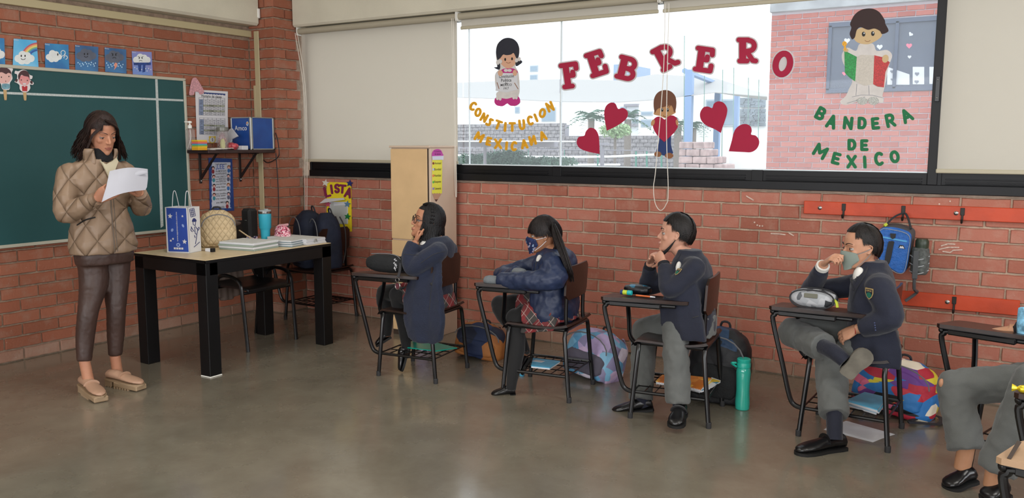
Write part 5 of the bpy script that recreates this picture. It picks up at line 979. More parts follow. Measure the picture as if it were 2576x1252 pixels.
def quilt(mt, sc, st=.9, dist=.012, rot=45):
    nt = mt.node_tree; N = nt.nodes.new; K = nt.links.new; b = nt.nodes['Principled BSDF']; tc = N('ShaderNodeTexCoord'); mp = N('ShaderNodeMapping'); K(tc.outputs['Object'], mp.inputs['Vector']); mp.inputs['Scale'].default_value = (sc, sc, sc); mp.inputs['Rotation'].default_value = (0, 0, 0)
    sx = N('ShaderNodeSeparateXYZ'); K(mp.outputs[0], sx.inputs[0]); xy = N('ShaderNodeMath'); xy.operation = 'ADD'; K(sx.outputs[0], xy.inputs[0]); K(sx.outputs[1], xy.inputs[1])
    out = []
    for op in ('ADD', 'SUBTRACT'):
        a = N('ShaderNodeMath'); a.operation = op; K(xy.outputs[0], a.inputs[0]); K(sx.outputs[2], a.inputs[1]); s = N('ShaderNodeMath'); s.operation = 'SINE'; K(a.outputs[0], s.inputs[0]); c = N('ShaderNodeMath'); c.operation = 'ABSOLUTE'; K(s.outputs[0], c.inputs[0]); out.append(c)
    mn = N('ShaderNodeMath'); mn.operation = 'MINIMUM'; K(out[0].outputs[0], mn.inputs[0]); K(out[1].outputs[0], mn.inputs[1]); pw = N('ShaderNodeMath'); pw.operation = 'POWER'; pw.inputs[1].default_value = .38; K(mn.outputs[0], pw.inputs[0])
    bp = N('ShaderNodeBump'); bp.inputs['Strength'].default_value = st; bp.inputs['Distance'].default_value = dist; K(pw.outputs[0], bp.inputs['Height']); K(bp.outputs['Normal'], b.inputs['Normal'])
quilt(tq, 55, .8, .008)
t, _M = backpack('small cream quilted backpack beside the paper bag on the table', tq, tq, (.93, -1.45, TZ), (.25, .15, .255), 55, (0, 0), tq, .012)
m = MB(); m.tube([(.95, -1.28, TZ+.10), (1.0, -1.2, TZ+.03), (1.06, -1.16, TZ+.008)], .014, 6, smooth=4, flat=.4); m.build('loose_strap', tq, t)
def paperstack(nm, lab, cat, c, w, l, h, rz, mt, n=4, top=None, grp=None):
    M = Matrix.Translation(Vector(c)) @ Matrix.Rotation(radians(rz), 4, 'Z'); t = thing(nm, lab, cat, tuple(c), grp); R = random.Random(int(h*9000)+n)
    for i in range(n):
        a, b2 = h*i/n, h*(i+1)/n; dx, dy = R.uniform(-.006, .006), R.uniform(-.006, .006)
        o = MB().bbox((-w/2+dx, -l/2+dy, a+.0003), (w/2+dx, l/2+dy, b2), .0015, M); o.build('sheets' if i % 2 else 'cover', (m_w if i % 2 else mt), t)
    if top: MB().box((-w/2+.006, -l/2+.004, h), (w/2-.004, l/2-.006, h+.002), M).build('top_sheet', top, t)
    return t, M
m_gbk = mat('grey_green_cover', '8f9c92', .6); m_gb2 = mat('grey_blue_cover', '7f9298', .6); m_pg = mat('printed_page', 'c9cac6', .7, var=.06, nscale=40); m_cpg = mat('cream_page_block', 'b9b3a4', .8, var=.1, nscale=60)
t, M = paperstack('exercise_book_stack', 'large pile of grey green exercise books nearest the camera on the table', 'books', (1.20, -1.42, TZ), .30, .25, .052, 8, m_gbk, 4, m_pg)
t, M = paperstack('exercise_book_stack', 'lower pile of blue grey exercise books in the middle of the table', 'books', (1.27, -1.15, TZ), .24, .19, .042, 12, m_gb2, 6, m_pg)
t, M = paperstack('ring_binder', 'white ring binder with loose sheets on the far table corner', 'binder', (1.22, -.99, TZ), .38, .20, .04, 2, m_w, 5, m_pg)
rg = MB(); rg.tube([M @ Vector((.19, -.02, .012)), M @ Vector((.196, -.02, .03)), M @ Vector((.19, .0, .034)), M @ Vector((.19, .01, .012))], .004, 6, smooth=3); rg.build('binder_ring', m_sv, t)
t = thing('name_stamp', 'small black and white block lying near the table front edge', 'stamp', (1.13, -1.68, TZ)); M = Matrix.Translation((1.13, -1.68, TZ)) @ Matrix.Rotation(radians(4), 4, 'Z')
MB().bbox((-.035, -.012, .001), (.012, .012, .022), .002, M).build('white_block', m_w, t); MB().bbox((.012, -.013, 0), (.036, .013, .026), .002, M).build('black_block', m_black, t); write('lettering', 'TRODAT', m_ink, t, M @ Vector((-.012, -.0126, .012)), (1, 0, 0), (0, 0, 1), .008) if 0 else None
m = MB(); m.tube([M @ Vector((-.035, 0, .006)), M @ Vector((-.085, .006, .004))], .0025, 6); m.build('cord_end', mat('brown_cord', '6f5a48', .7), t)
# tumbler
tc_ = Vector((.975, -1.06, TZ)); t = thing('tumbler', 'turquoise steel tumbler with clear lid standing on the table', 'cup', tuple(tc_))
MB().lathe([(.028, 0), (.031, .003), (.035, .085), (.037, .092), (.043, .10), (.046, .20), (.046, .205)], tc_, 24).build('cup_body', mat('turquoise_coat', '2fa3bb', .45), t); MB().lathe([(.046, .205), (.047, .207), (.047, .222), (.044, .224)], tc_, 24).build('steel_rim', mat('brushed_rim', 'b4b7b8', .25, 1), t)
m = MB(); m.lathe([(.045, .223), (.046, .226), (.046, .232), (.036, .234)], tc_, 24); m.bbox((tc_.x+.0, tc_.y-.01, tc_.z+.232), (tc_.x+.03, tc_.y+.01, tc_.z+.241), .003); m.build('clear_lid', clear_mat('clear_lid', 'b8c2c4', .75, .15), t)
# portable speaker
sp_ = Vector((.80, -1.05, TZ)); t = thing('portable_speaker', 'black portable speaker standing upright behind the hair bows', 'speaker', tuple(sp_)); m = MB(); m.bbox((sp_.x-.05, sp_.y-.045, TZ), (sp_.x+.05, sp_.y+.045, TZ+.235), .018)
m.build('speaker_body', mat('speaker_black', '121214', .7, bump=.4, bscale=200), t); write('lettering', 'JBL' if 0 else 'SONY', m_sv, t, (sp_.x+.0, sp_.y-.0456, TZ+.15), (1, 0, 0), (0, 0, 1), .009, width=.02) if 0 else None
m = MB(); m.bbox((sp_.x+.0, sp_.y-.047, TZ+.148), (sp_.x+.022, sp_.y-.0455, TZ+.151), .0004); m.build('maker_plate', m_sv, t)
# basket of bows / sequin pouch
ca = patch_mat('bow_print', ['c98a9c', '6f8fb5', '2a2a34', 'd8b9c4', '8c5a70', '3f3a55', 'e0d0d8'], 60); 
def bow(lab, c, s, rz, mt):
    t = thing('hair_bow', lab, 'bow', tuple(c)); M = Matrix.Translation(Vector(c)) @ Matrix.Rotation(radians(rz), 4, 'Z')
    for sx in (-1, 1): m = MB(); m.rings([[M @ Vector((sx*s*x, s*.22*cos(a)*k, s*.55+s*.5*sin(a)*k)) for a in [2*pi*j/10 for j in range(10)]] for x, k in ((.05, .25), (.4, .8), (.8, 1.0), (1.0, .8))]); m.build('loop', mt, t)
    m = MB(); m.ball((0, 0, 0), s*.2, 10, 7); m.v = [M @ (p+Vector((0, 0, s*.55))) for p in m.v]; m.build('knot', m_dk, t)
bow('dark print hair bow beside the speaker, left of the pair', (.90, -1.12, TZ), .042, 20, ca); bow('pastel print hair bow between speaker and tumbler', (.945, -1.155, TZ), .034, -30, patch_mat('bow_print_light', ['d9a9bb', '9fb8d8', 'e9dce4', 'c9788f'], 50))
m = MB(); m.rings([[Vector((1.09+.07*cos(a)*k, -1.0+.045*sin(a)*k, TZ+z)) for a in [2*pi*j/14 for j in range(14)]] for z, k in ((0, .95), (.04, 1.05), (.09, .95), (.115, .55))])
sq = patch_mat('pink_sequins', ['b5405c', 'd98a9c', 'f0d4d8', '7a2440', 'c86880', 'e9b9c0'], 150, .25, .5)
t = thing('sequin_pouch', 'pink sequin pouch leaning behind the binder', 'pouch', (1.09, -1.0, TZ)); blob('pouch_body', m, sq, t, vox=.006, sm=1, disp=.02, dscale=.04)
m = MB(); m.tube([(1.03, -1.0, TZ+.10), (1.06, -1.0, TZ+.118), (1.11, -1.0, TZ+.122), (1.145, -1.0, TZ+.128)], .009, 6); m.build('zip_top', mat('pink_satin', 'd3a0a4', .5), t)
m = MB(); m.bbox((.86, -1.20, TZ), (1.2, -1.02, TZ+.004), .002)
tr2 = thing('clear_tray', 'clear green edged tray holding bows, tumbler and pouch', 'tray', (1.03, -1.1, TZ)) if 0 else None
pn = MB(); pn.tube([(1.02, -1.24, TZ+.010), (1.12, -1.17, TZ+.010)], .0055, 8); tag(pn.build('marker_pen', mat('lime_pen', '7cb83a', .4)), 'lime green pen lying behind the books', 'pen')
# ================================================================ THINGS ON AND UNDER THE WRITING CHAIRS
TT = .660
def softcase(nm, lab, cat, c, rz, L, D, H, mt, dis=.006, vox=.006, e=.5):
    M = Matrix.Translation(Vector(c)) @ Matrix.Rotation(radians(rz), 4, 'Z'); t = thing(nm, lab, cat, tuple(c)); m = MB(); R_ = []
    for i in range(9):
        u = -1+i/4; k = (1-abs(u)**4)**.5 if abs(u) < 1 else .55; R_.append([M @ Vector((u*L/2, D/2*k*cos(a), H/2+H/2*k*(abs(sin(a))**.8)*(1 if sin(a) > 0 else -1))) for a in [2*pi*j/14 for j in range(14)]])
    m.rings(R_); blob('case_body', m, mt, t, vox=vox, sm=2, disp=dis, dscale=.05); return t, M
m_blkc = mat('black_canvas', '151719', .85, bump=.3, bscale=120)
c = YP(972, 688, -1.33); t, M = softcase('pencil_case', 'black fabric pencil case with white lettered zip on the first tablet', 'pencil case', (c.x, -1.33, TT), 6, .27, .11, .115, m_blkc)
m = MB(); m.tube([M @ Vector(p) for p in ((-.11, 0, .112), (0, 0, .119), (.09, -.01, .11), (.125, -.02, .08))], .003, 6, smooth=3); m.build('zip', MATS['zip_grey'], t)
for k_, (s, x, y, z) in enumerate((('AB', .085, -.034, .088), ('ABL', .088, -.040, .062), ('BL', .086, -.040, .036))): write('lettering', s, m_w, t, M @ Vector((x+.012, y-.008, z)), (M.to_3x3() @ Vector((.5, .3, -.8))), (M.to_3x3() @ Vector((.4, 0, .8))), .022, off=.02)
m = MB(); m.tube([M @ Vector(p) for p in ((.125, -.03, .07), (.14, -.06, .035), (.15, -.085, .012), (.152, -.10, -.006))], .009, 6, smooth=3, flat=.4); m.build('wrist_strap', m_dk, t)
kc = M @ Vector((.152, -.108, -.02)); R_ = MB(); R_.tube([kc+Vector((.014*cos(a), 0, .014*sin(a))) for a in [2*pi*j/16 for j in range(17)]], .002, 6); R_.build('key_ring', MATS['steel_bolt'], t)
k2 = kc-Vector((0, 0, .038)); R_ = MB(); R_.tube([k2+Vector((.018*cos(a), 0, .022*sin(a))) for a in [2*pi*j/18 for j in range(19)]], .003, 6); R_.build('round_charm', MATS['steel_bolt'], t); m = MB(); m.plate([k2+Vector((.016*cos(a), .001, .020*sin(a))) for a in [2*pi*j/14 for j in range(14)]], (0, -1, 0), .001); m.build('charm_face', mat('charm_maroon', '5a2a34', .4), t)
def flat_item(nm, lab, cat, P, z, th, mt, edge=None):
    m = MB(); q = [ZP(x, y, z) for x, y in P]; m.plate(q, (0, 0, 1), th); t = thing(nm, lab, cat, tuple(q[0])); m.build('cover', mt, t)
    if edge:
        m = MB(); c = sum(q, Vector())/len(q); m.plate([c+(p-c)*.985-Vector((0, 0, th*2.2)) for p in q], (0, 0, 1), th*2.1); m.build('pages', edge, t)
    return t, q
flat_item('plastic_folder', 'turquoise plastic folder on the rack under the girl with glasses', 'folder', [(1012, 874), (1052, 852), (1150, 876), (1098, 884)], .160, .006, mat('teal_plastic', '0fa08c', .2, alpha=.85))
m_nb = mat('sky_blue_cover', '4fa9cf', .4, var=.15, nscale=10)
t, q = flat_item('notebook', 'sky blue notebook on the rack under the girl in the puffer jacket', 'notebook', [(1336, 921), (1341, 901), (1409, 909), (1383, 926)], .170, .004, m_nb, m_w)
m = MB(); cc = ZP(1356, 908, .175); m.bbox((cc.x-.035, cc.y-.02, .1745), (cc.x+.03, cc.y+.02, .1755), .0003); m.build('white_sticker', m_w, t)
m_spi = patch_mat('orange_print_cover', ['c9762c', 'd98a3a', 'c26f2a', '8a3a7a', 'e0b04a', 'd98a3a'], 18, .4, .05)
def spiral(nm, lab, P, z, th, mt, e0, e1, n=16):
    t, q = flat_item(nm, lab, 'notebook', P, z, th, mt, m_w); a, b2 = q[e0], q[e1]
    for i in range(n):
        c = a.lerp(b2, (i+.5)/n)-Vector((0, 0, th*1.2)); d = (b2-a).normalized(); o = Vector((-d.y, d.x, 0)); m = MB(); m.tube([c+o*.009*cos(x)+Vector((0, 0, .009*sin(x))) for x in [2*pi*j/8 for j in range(9)]], .0013, 4); m.build('wire_loop', m_w, t)
spiral('spiral_notebook', 'orange spiral notebook on the rack, upper one between the boy legs', [(1650, 960), (1666, 944), (1706, 947), (1700, 968)], .172, .005, m_spi, 0, 3, 8)
spiral('spiral_notebook', 'orange printed spiral notebook on the rack right of the boy legs', [(1733, 974), (1733, 946), (1790, 952), (1762, 981)], .172, .005, m_spi, 0, 3, 9)
flat_item('notebook', 'white notebook with yellow corner under the orange spiral notebook', 'notebook', [(1762, 984), (1790, 950), (1813, 958), (1785, 975)], .160, .004, patch_mat('yellow_corner', ['d8b53a', 'd8d8d4', '4a8aa8', 'e0c860'], 16, .4, .05), m_w)
for k, (dx, dy) in enumerate(((0, 0), (4, 4), (-3, 7))):
    flat_item('blue_folder', '%s sky blue folder on the rack under the boy with crossed legs' % ('top', 'middle', 'lowest')[k], 'folder', [(2128+dx, 1008+dy), (2175+dx, 987+dy), (2230+dx, 1000+dy), (2208+dx, 1032+dy)], .185-.012*k, .004, m_nb, m_w)
# pouch, glue, pen on the third tablet
c = YP(1604, 738, -1.15); t, M = softcase('zip_pouch', 'small black and blue zip pouch on the tablet of the boy with clasped hands', 'pencil case', (c.x, -1.15, TT-.012), -4, .15, .09, .055, patch_mat('black_blue_galaxy', ['0c0f16', '10141c', '0a0c12', '17627f', '0c0f16', '12151c'], 22, .4, .2), .008)
c = YP(1575, 741, -1.26); m = MB(); M = Matrix.Translation((c.x, -1.26, TT+.013)) @ Matrix.Rotation(radians(90), 4, 'Y') @ Matrix.Rotation(0, 4, 'Z'); t = thing('glue_stick', 'lime and turquoise glue stick lying on the third tablet', 'glue', (c.x, -1.26, TT))
for (z0, z1, mt_, r) in ((-.032, -.018, m_navyf, .013), (-.018, .008, mat('lime_label', 'b9c93a', .4), .0128), (.008, .034, mat('turquoise_cap', '1fa6a8', .4), .0135)): m = MB(); m.lathe([(r*.8, z0), (r, z0+.002), (r, z1-.002), (r*.8, z1)], (0, 0, 0), 14, M); m.build('tube_section', mt_, t)
a_, b_ = YP(1600, 744, -1.27), YP(1648, 747, -1.27); t = thing('orange_pen', 'orange pen with white end lying on the third tablet', 'pen', tuple(a_)); a_.z = b_.z = TT+.005
m = MB(); m.tube([a_, b_.lerp(a_, .25)], .0045, 8); m.build('pen_barrel', mat('orange_plastic', 'c9622c', .4), t); m = MB(); m.tube([b_.lerp(a_, .25), b_], [.0045, .003], 8); m.build('pen_end', m_w, t)
# camouflage case
mc = patch_mat('grey_camouflage', ['a3a6aa', '8d9094', 'b9bbbe', '5c5f64', 'a3a6aa', '2e3034', 'b0b2b6'], 38, .6, .2, (1, 1, .7))
c = YP(2040, 776, -1.03); t, M = softcase('pencil_case', 'grey camouflage pencil case with black trim and lime zip tab', 'pencil case', (c.x+.01, -1.03, TT-.012), -2, .215, .085, .095, mc, .002)
for yy in (-.043, .043): m = MB(); m.tube([M @ Vector((.107*cos(a)*(abs(cos(a))**-.3 if abs(cos(a)) > .01 else 1), yy*.86, .0475+.046*sin(a))) for a in [2*pi*j/24 for j in range(25)]], .004, 6); m.build('black_piping', m_dk, t)
m = MB(); m.bbox((-.035, -.048, .055), (.03, -.043, .078), .002, M); m.build('name_label', mat('grey_label', '6a6a5c', .6), t)
m = MB(); m.tube([M @ Vector(p) for p in ((.10, -.02, .055), (.118, -.035, .045), (.125, -.04, .02))], .008, 6, smooth=3, flat=.5); m.build('lime_zip_tab', MATS['lime'], t)
# small case on second tablet behind the arm
c = YP(1335, 690, -1.17); t, M = softcase('glasses_case', 'small dark case with gold rims behind the puffer sleeve on the tablet', 'case', (c.x, -1.17, TT-.01), 0, .12, .05, .062, patch_mat('dark_floral', ['1c1a22', '2a2430', '7a2038', '1c1a22', '3f5a4a'], 50, .5, .1), .002)
for yy in (-.02, .012): m = MB(); m.tube([M @ Vector((.055*cos(a), yy, .031+.031*sin(a))) for a in [2*pi*j/20 for j in range(21)]], .0025, 6); m.build('gold_rim', mat('gold_rim', 'a88a4a', .35, .8), t)
# backpacks on the floor
m_tanb = patch_mat('tan_navy_cloth', ['a86a34', '1c2c50', 'a86a34', '1a2238', '9c6030'], 9, .7, .3)
c = ZP(1140, 905, 0); backpack('orange brown and navy backpack lying behind the first writing chair', m_tanb, m_tanb, (c.x+.10, c.y+.16, 0), (.36, .22, .24), 15, (-10, 8))
c = ZP(1055, 880, 0); backpack('lavender and white small bag standing under the first writing chair', patch_mat('lavender_print', ['b9a6cc', 'd0c6dc', 'a893bf', '4a4a66'], 30), mat('lavender_cloth', 'a898bf', .8), (c.x+.02, c.y+.02, 0), (.12, .10, .26), 0, (0, 4), None, .006)
m_ice = patch_mat('ice_blue_lilac_print', ['7fb8d8', 'b9a6cf', 'd8d0e0', '5f9cc4', 'c9b0d0', '8c86a8'], 16, .5, .3)
c = ZP(1450, 960, 0); backpack('ice blue and lilac backpack slumped behind the second writing chair', m_ice, mat('grey_lilac_lining', '5c5866', .8), (c.x+.02, c.y+.16, 0), (.40, .26, .30), -12, (-14, 6), mat('lilac_strap', 'a898b0', .7), .02)
m_dbk = patch_mat('black_blue_bag', ['0d0f14', '101218', '0c0d12', '1c3a5a', '0d0f14', '0f1116', '0d0f14'], 14, .6, .3)
c = ZP(1755, 1020, 0); backpack('black and dark blue backpack behind the third writing chair', m_dbk, m_blkc, (c.x+.05, c.y+.17, 0), (.36, .24, .42), 5, (-6, 3), None, .015)
m_multi = patch_mat('bright_patchwork', ['2b74b8', 'd8c83a', 'b5283c', '1a1a22', '6a3a8c', 'd86a8c', '14161c', '2b74b8', 'e6dcc8'], 13, .6, .25, (.6, .6, 1.8))
c = ZP(2220, 1055, 0); t, M = backpack('bright patchwork backpack lying behind the fourth writing chair', m_multi, m_multi, (c.x+.02, c.y+.17, 0), (.44, .28, .30), -8, (-12, 6), None, .02)
m = MB(); m.tube([ZP(2290, 1058, .02), ZP(2335, 1044, .02), ZP(2366, 1050, .015), ZP(2362, 1066, .012), ZP(2320, 1064, .015), ZP(2285, 1062, .02)], .014, 6, smooth=4, flat=.3); m.build('strap_loop', m_dk, t)
# bottle
c = ZP(1867, 1028, 0); t = thing('water_bottle', 'tall turquoise clear water bottle standing on the floor', 'bottle', (c.x, c.y, 0)); m_tq = mat('turquoise_clear', '35b8a4', .12, alpha=.88, spec=.7); m_tq2 = mat('turquoise_solid', '22b09c', .35)
MB().lathe([(.034, 0), (.038, .004), (.040, .04), (.036, .11), (.038, .17), (.040, .21), (.036, .235), (.033, .24)], c, 22).build('bottle_body', m_tq, t); MB().lathe([(.036, .238), (.038, .24), (.038, .262), (.036, .265), (.036, .268), (.037, .27), (.037, .285), (.034, .288)], c, 22).build('cap', m_tq2, t)
m = MB(); m.tube([c+Vector((-.036, -.02, .262)), c+Vector((-.055, -.03, .262)), c+Vector((-.06, -.02, .255)), c+Vector((-.03, -.035, .245))], .006, 6, smooth=3); m.build('carry_loop', m_tq2, t)
# papers and scraps on the floor
def sheet(lab, P, z=.0012, group=None): m = MB(); m.plate([ZP(x, y, z) for x, y in P], (0, 0, 1), .0006); tag(m.build('paper_sheet', m_w), lab, 'paper', group)
sheet('white printed sheet lying on the floor under the fourth writing chair', [(2128, 1058), (2080, 1078), (2200, 1109), (2252, 1092)])
sheet('second white sheet slightly turned beneath the first one on the floor', [(2090, 1070), (2072, 1080), (2196, 1112), (2215, 1104)], .0004)
m = MB(); m.lathe([(.014, 0), (.016, .003), (.016, .012), (.012, .014)], ZP(1313, 945, 0), 14); tag(m.build('bottle_cap', m_nb), 'light blue cap on the floor behind the second girl foot', 'cap')
# wrapped sweet on the tablet at the right edge
c = ZP(2573, 978, TT+.012); m = MB(); m.ball(c, .016, 10, 7, (1.1, .8, .8)); m.rings([[c+Vector((.014*x_, .010*cos(a)*k, .010*sin(a)*k)) for a in [2*pi*j/8 for j in range(8)]] for x_, k in ((-1, .4), (-1.5, .9), (-2.2, 1.3))]); tag(m.build('wrapped_sweet', mat('gold_foil', 'd8c02a', .25, .5, var=.3, nscale=90)), 'yellow foil wrapped sweet on the tablet at the right photo edge', 'sweet')
# ================================================================ PEOPLE
def add_me(m, me): b = len(m.v); m.v += [v.co.copy() for v in me.vertices]; f = [tuple(i+b for i in p.vertices) for p in me.polygons]; m.f += f; m.m += [m.cm]*len(f); bpy.data.meshes.remove(me)
HP = [(-.50, .07, .30, .14), (-.47, .14, .36, .04), (-.42, .19, .385, -.03), (-.34, .235, .385, -.14), (-.24, .275, .38, -.25), (-.12, .305, .38, -.34), (0, .325, .378, -.40), (.12, .335, .388, -.43), (.25, .33, .375, -.43), (.36, .29, .325, -.385), (.44, .215, .23, -.30), (.49, .11, .10, -.17), (.505, .03, .0, -.07)]
def hp(z):
    for a, b in zip(HP[:-1], HP[1:]):
        if z <= b[0]: t = max(0, (z-a[0])/(b[0]-a[0])); return [a[i]+(b[i]-a[i])*t for i in (1, 2, 3)]
    return list(HP[-1][1:])
def frame(c, fwd, tilt=0., roll=0.):            # head frame: X to the person's right, Y forward, Z up
    f = Vector(fwd).normalized(); f.z = 0; f.normalize(); r = f.cross(Vector((0, 0, 1))); M = Matrix(((r.x, f.x, 0), (r.y, f.y, 0), (0, 0, 1))).to_4x4()
    return Matrix.Translation(Vector(c)) @ M @ Matrix.Rotation(radians(tilt), 4, 'X') @ Matrix.Rotation(radians(roll), 4, 'Y')
def head_mb(M, H, neck=None, nr=.055, fem=0.):
    m = MB(); T = lambda x, y, z: M @ Vector((x*H, y*H, z*H)); R_ = []
    for z, hw, yf, yb in HP:
        yc, ry = (yf+yb)/2, (yf-yb)/2; R_.append([T(hw*sin(a)*(1 if cos(a) < 0 else abs(1-.10*cos(a)**2)), yc+ry*cos(a), z) for a in [2*pi*j/28 for j in range(28)]])
    m.rings(R_)
    m.tube([T(0, .355, .06), T(0, .40, -.03), T(0, .445, -.10), T(0, .455, -.14)], [.026*H, .030*H, .038*H, .040*H], 10)   # nose
    m.ball(T(0, .447, -.135), .043*H, 10, 7)
    for s in (-1, 1):
        m.ball(T(.042*s, .405, -.15), .032*H, 8, 6); m.ball(T(.150*s, .240, -.11), .100*H, 12, 9)
        m.tube([T(.03*s, .365, .085), T(.12*s, .355, .105), T(.21*s, .30, .09)], [.028*H, .030*H, .022*H], 8)
        m.tube([T(.325*s, .0, .055), T(.36*s, -.03, .08), T(.375*s, -.075, .06), T(.365*s, -.085, -.01), T(.345*s, -.05, -.08), T(.33*s, -.01, -.125), T(.325*s, .01, -.09)], .019*H, 6, smooth=2)
        m.ball(T(.33*s, -.03, -.02), .05*H, 8, 6, (.35, .8, 1.5), M.to_3x3())
    m.tube([T(-.07, .385, -.275), T(0, .405, -.27), T(.07, .385, -.275)], .030*H, 8); m.tube([T(-.06, .375, -.315), T(0, .395, -.32), T(.06, .375, -.315)], .028*H, 8)
    m.ball(T(0, .33, -.43), .085*H, 10, 7)
    if neck: m.tube([T(0, -.08, -.15), T(0, -.09, -.38), Vector(neck)], [nr*1.05, nr*.95, nr*1.15], 16)
    return m
def face_parts(t, M, H, hair_m, look=0., lidd=.45, iris='2a1a14', lips='8a4a42', eyes=(-1, 1), mouth=True, brow=True, lens=1.):
    T = lambda x, y, z: M @ Vector((x*H, y*H, z*H)); R3 = M.to_3x3(); lid = MB()
    m_sc = mat('eye_white', '978f8a', .4); m_ir = mat('iris_'+iris, iris, .2, spec=.7)
    for s in eyes:
        c = T(.145*s, .296, -.005); r = .058*H; m = MB(); m.ball(c, r, 16, 10, (1.05, 1, .9), R3); e = m.build('eye', m_sc, t)
        d = (R3 @ Vector((.0, 1, look))).normalized(); m = MB(); m.ball(c+d*r*.50, r*.60, 12, 8); m.build('iris', m_ir, e)
        # lids: slightly larger caps of skin above and below
        for sg, cov in ((1, lidd), (-1, .62)):
            G = []
            for i in range(6):
                el = (pi/2)*(1-i/5*(1-cov*0))*1.0; lim = radians(90-90*(.35+cov)) if sg > 0 else radians(22)
                el = lim+(pi/2-lim)*(1-i/5); G.append([c+R3 @ Vector((sin(a)*cos(el)*r*1.13, cos(a)*cos(el)*r*1.10, sg*sin(el)*r*1.0)) for a in [-1.35+2.7*j/10 for j in range(11)]])
            lid.rings(G, cap=False, close=False)
        G = []; lim = radians(90-90*(.35+lidd)); m = MB(); m.tube([c+R3 @ Vector((sin(a)*cos(lim)*r*1.16, cos(a)*cos(lim)*r*1.14, sin(lim)*r)) for a in [-1.2+2.4*j/8 for j in range(9)]], .0012*H/.21*.9, 5); m.build('eyelash', m_ink, t)
        if brow: m = MB(); m.tube([T(.05*s, .395, .095), T(.10*s, .39, .125), T(.16*s, .362, .135), T(.225*s, .305, .11)], [.012*H, .015*H, .014*H, .005*H], 6, smooth=3, flat=.55); m.build('eyebrow', hair_m, t)
    if mouth:
        m = MB(); m.tube([T(-.095, .375, -.288), T(-.05, .412, -.272), T(-.012, .428, -.266), T(0, .425, -.270), T(.012, .428, -.266), T(.05, .412, -.272), T(.095, .375, -.288)], [.003*H, .013*H, .017*H, .015*H, .017*H, .013*H, .003*H], 8, smooth=3, flat=.6)
        m.tube([T(-.09, .375, -.292), T(-.045, .408, -.308), T(0, .418, -.313), T(.045, .408, -.308), T(.09, .375, -.292)], [.003*H, .016*H, .019*H, .016*H, .003*H], 8, smooth=3, flat=.65); m.build('lips', mat('lips_'+lips, lips, .45), t)
    return lid
def hand_mb(m, w, d, back, s=1., thumb=1, curl=(20, 25, 30, 35), curl2=1.0, th=(35, 20), spread=4):
    """palm and five fingers from the wrist w; d = direction of the fingers, back = back-of-hand side, thumb=+1 on the d x back side"""
    d = Vector(d).normalized(); n = Vector(back); n = (n-d*n.dot(d)).normalized(); x = d.cross(n)*thumb; w = Vector(w)
    R_ = []
    for v, hw, ht in ((-.03, .024, .019), (.0, .025, .018), (.025, .034, .017), (.055, .041, .0155), (.082, .040, .013), (.09, .034, .010)):
        R_.append([w+d*v*s+x*hw*s*cos(a)+n*ht*s*sin(a) for a in [2*pi*j/14 for j in range(14)]])
    m.rings(R_)
    for i, (ox, L, r) in enumerate(((.030, .070, .0085), (.0105, .078, .0088), (-.0095, .072, .0085), (-.029, .056, .0075))):
        p = w+(d*.082+x*ox)*s; a = 0; fd = (d+x*(ox*spread)).normalized(); pts = [p-fd*.02*s, p]
        for k, fr_ in enumerate((.45, .31, .24)):
            a += radians(curl[i])*(1, 1.25*curl2, .8*curl2)[k]; q = fd*cos(a)-n*sin(a); p = p+q*L*fr_*s; pts.append(p)
        m.tube(pts, [r*1.1*s, r*1.1*s, r*s, r*.92*s, r*.72*s], 8)
        m.ball(pts[-1], r*.72*s, 8, 6)
    p = w+(d*.018+x*.026)*s-n*.004*s; a = radians(th[0]); q = (d*cos(a)+x*sin(a)-n*.25).normalized(); p1 = p+q*.042*s; a2 = radians(th[0]-th[1]); q2 = (d*cos(a2)+x*sin(a2)-n*.35).normalized(); p2 = p1+q2*.032*s; p3 = p2+q2*.024*s
    m.tube([p-q*.01*s, p, p1, p2, p3], [.013*s, .0135*s, .0105*s, .0098*s, .0075*s], 8); m.ball(p3, .0075*s, 8, 6)
    return m
def torso_mb(m, rings, lat=(0, 1, 0), fwd=(1, 0, 0), n=24, e=.85):
    lat = Vector(lat); fwd = Vector(fwd); R_ = []
    for c, a, b in rings:
        c = Vector(c); R_.append([c+lat*a*(abs(cos(t))**e)*(1 if cos(t) > 0 else -1)+fwd*b*(abs(sin(t))**e)*(1 if sin(t) > 0 else -1) for t in [2*pi*j/n for j in range(n)]])
    m.rings(R_); return m
def hair_cap(m, M, H, lim, c=(0, -.045, .06), r=(.372, .468, .50)):
    G = []; n = 40
    for k, sc in ((0, 1.0), (1, .90)):
        g = []
        for i in range(9):
            u = i/8; g.append([M @ (Vector((c[0]+r[0]*sc*sin(a)*cos(e), c[1]+r[1]*sc*cos(a)*cos(e), c[2]+r[2]*sc*sin(e)))*H) for a in [2*pi*j/n for j in range(n)] for e in [radians(88-(88-lim(math.degrees(a) if a <= pi else math.degrees(a)-360))*u)]])
        G.append(g)
    m.rings(G[0]+G[1][::-1], cap=False)
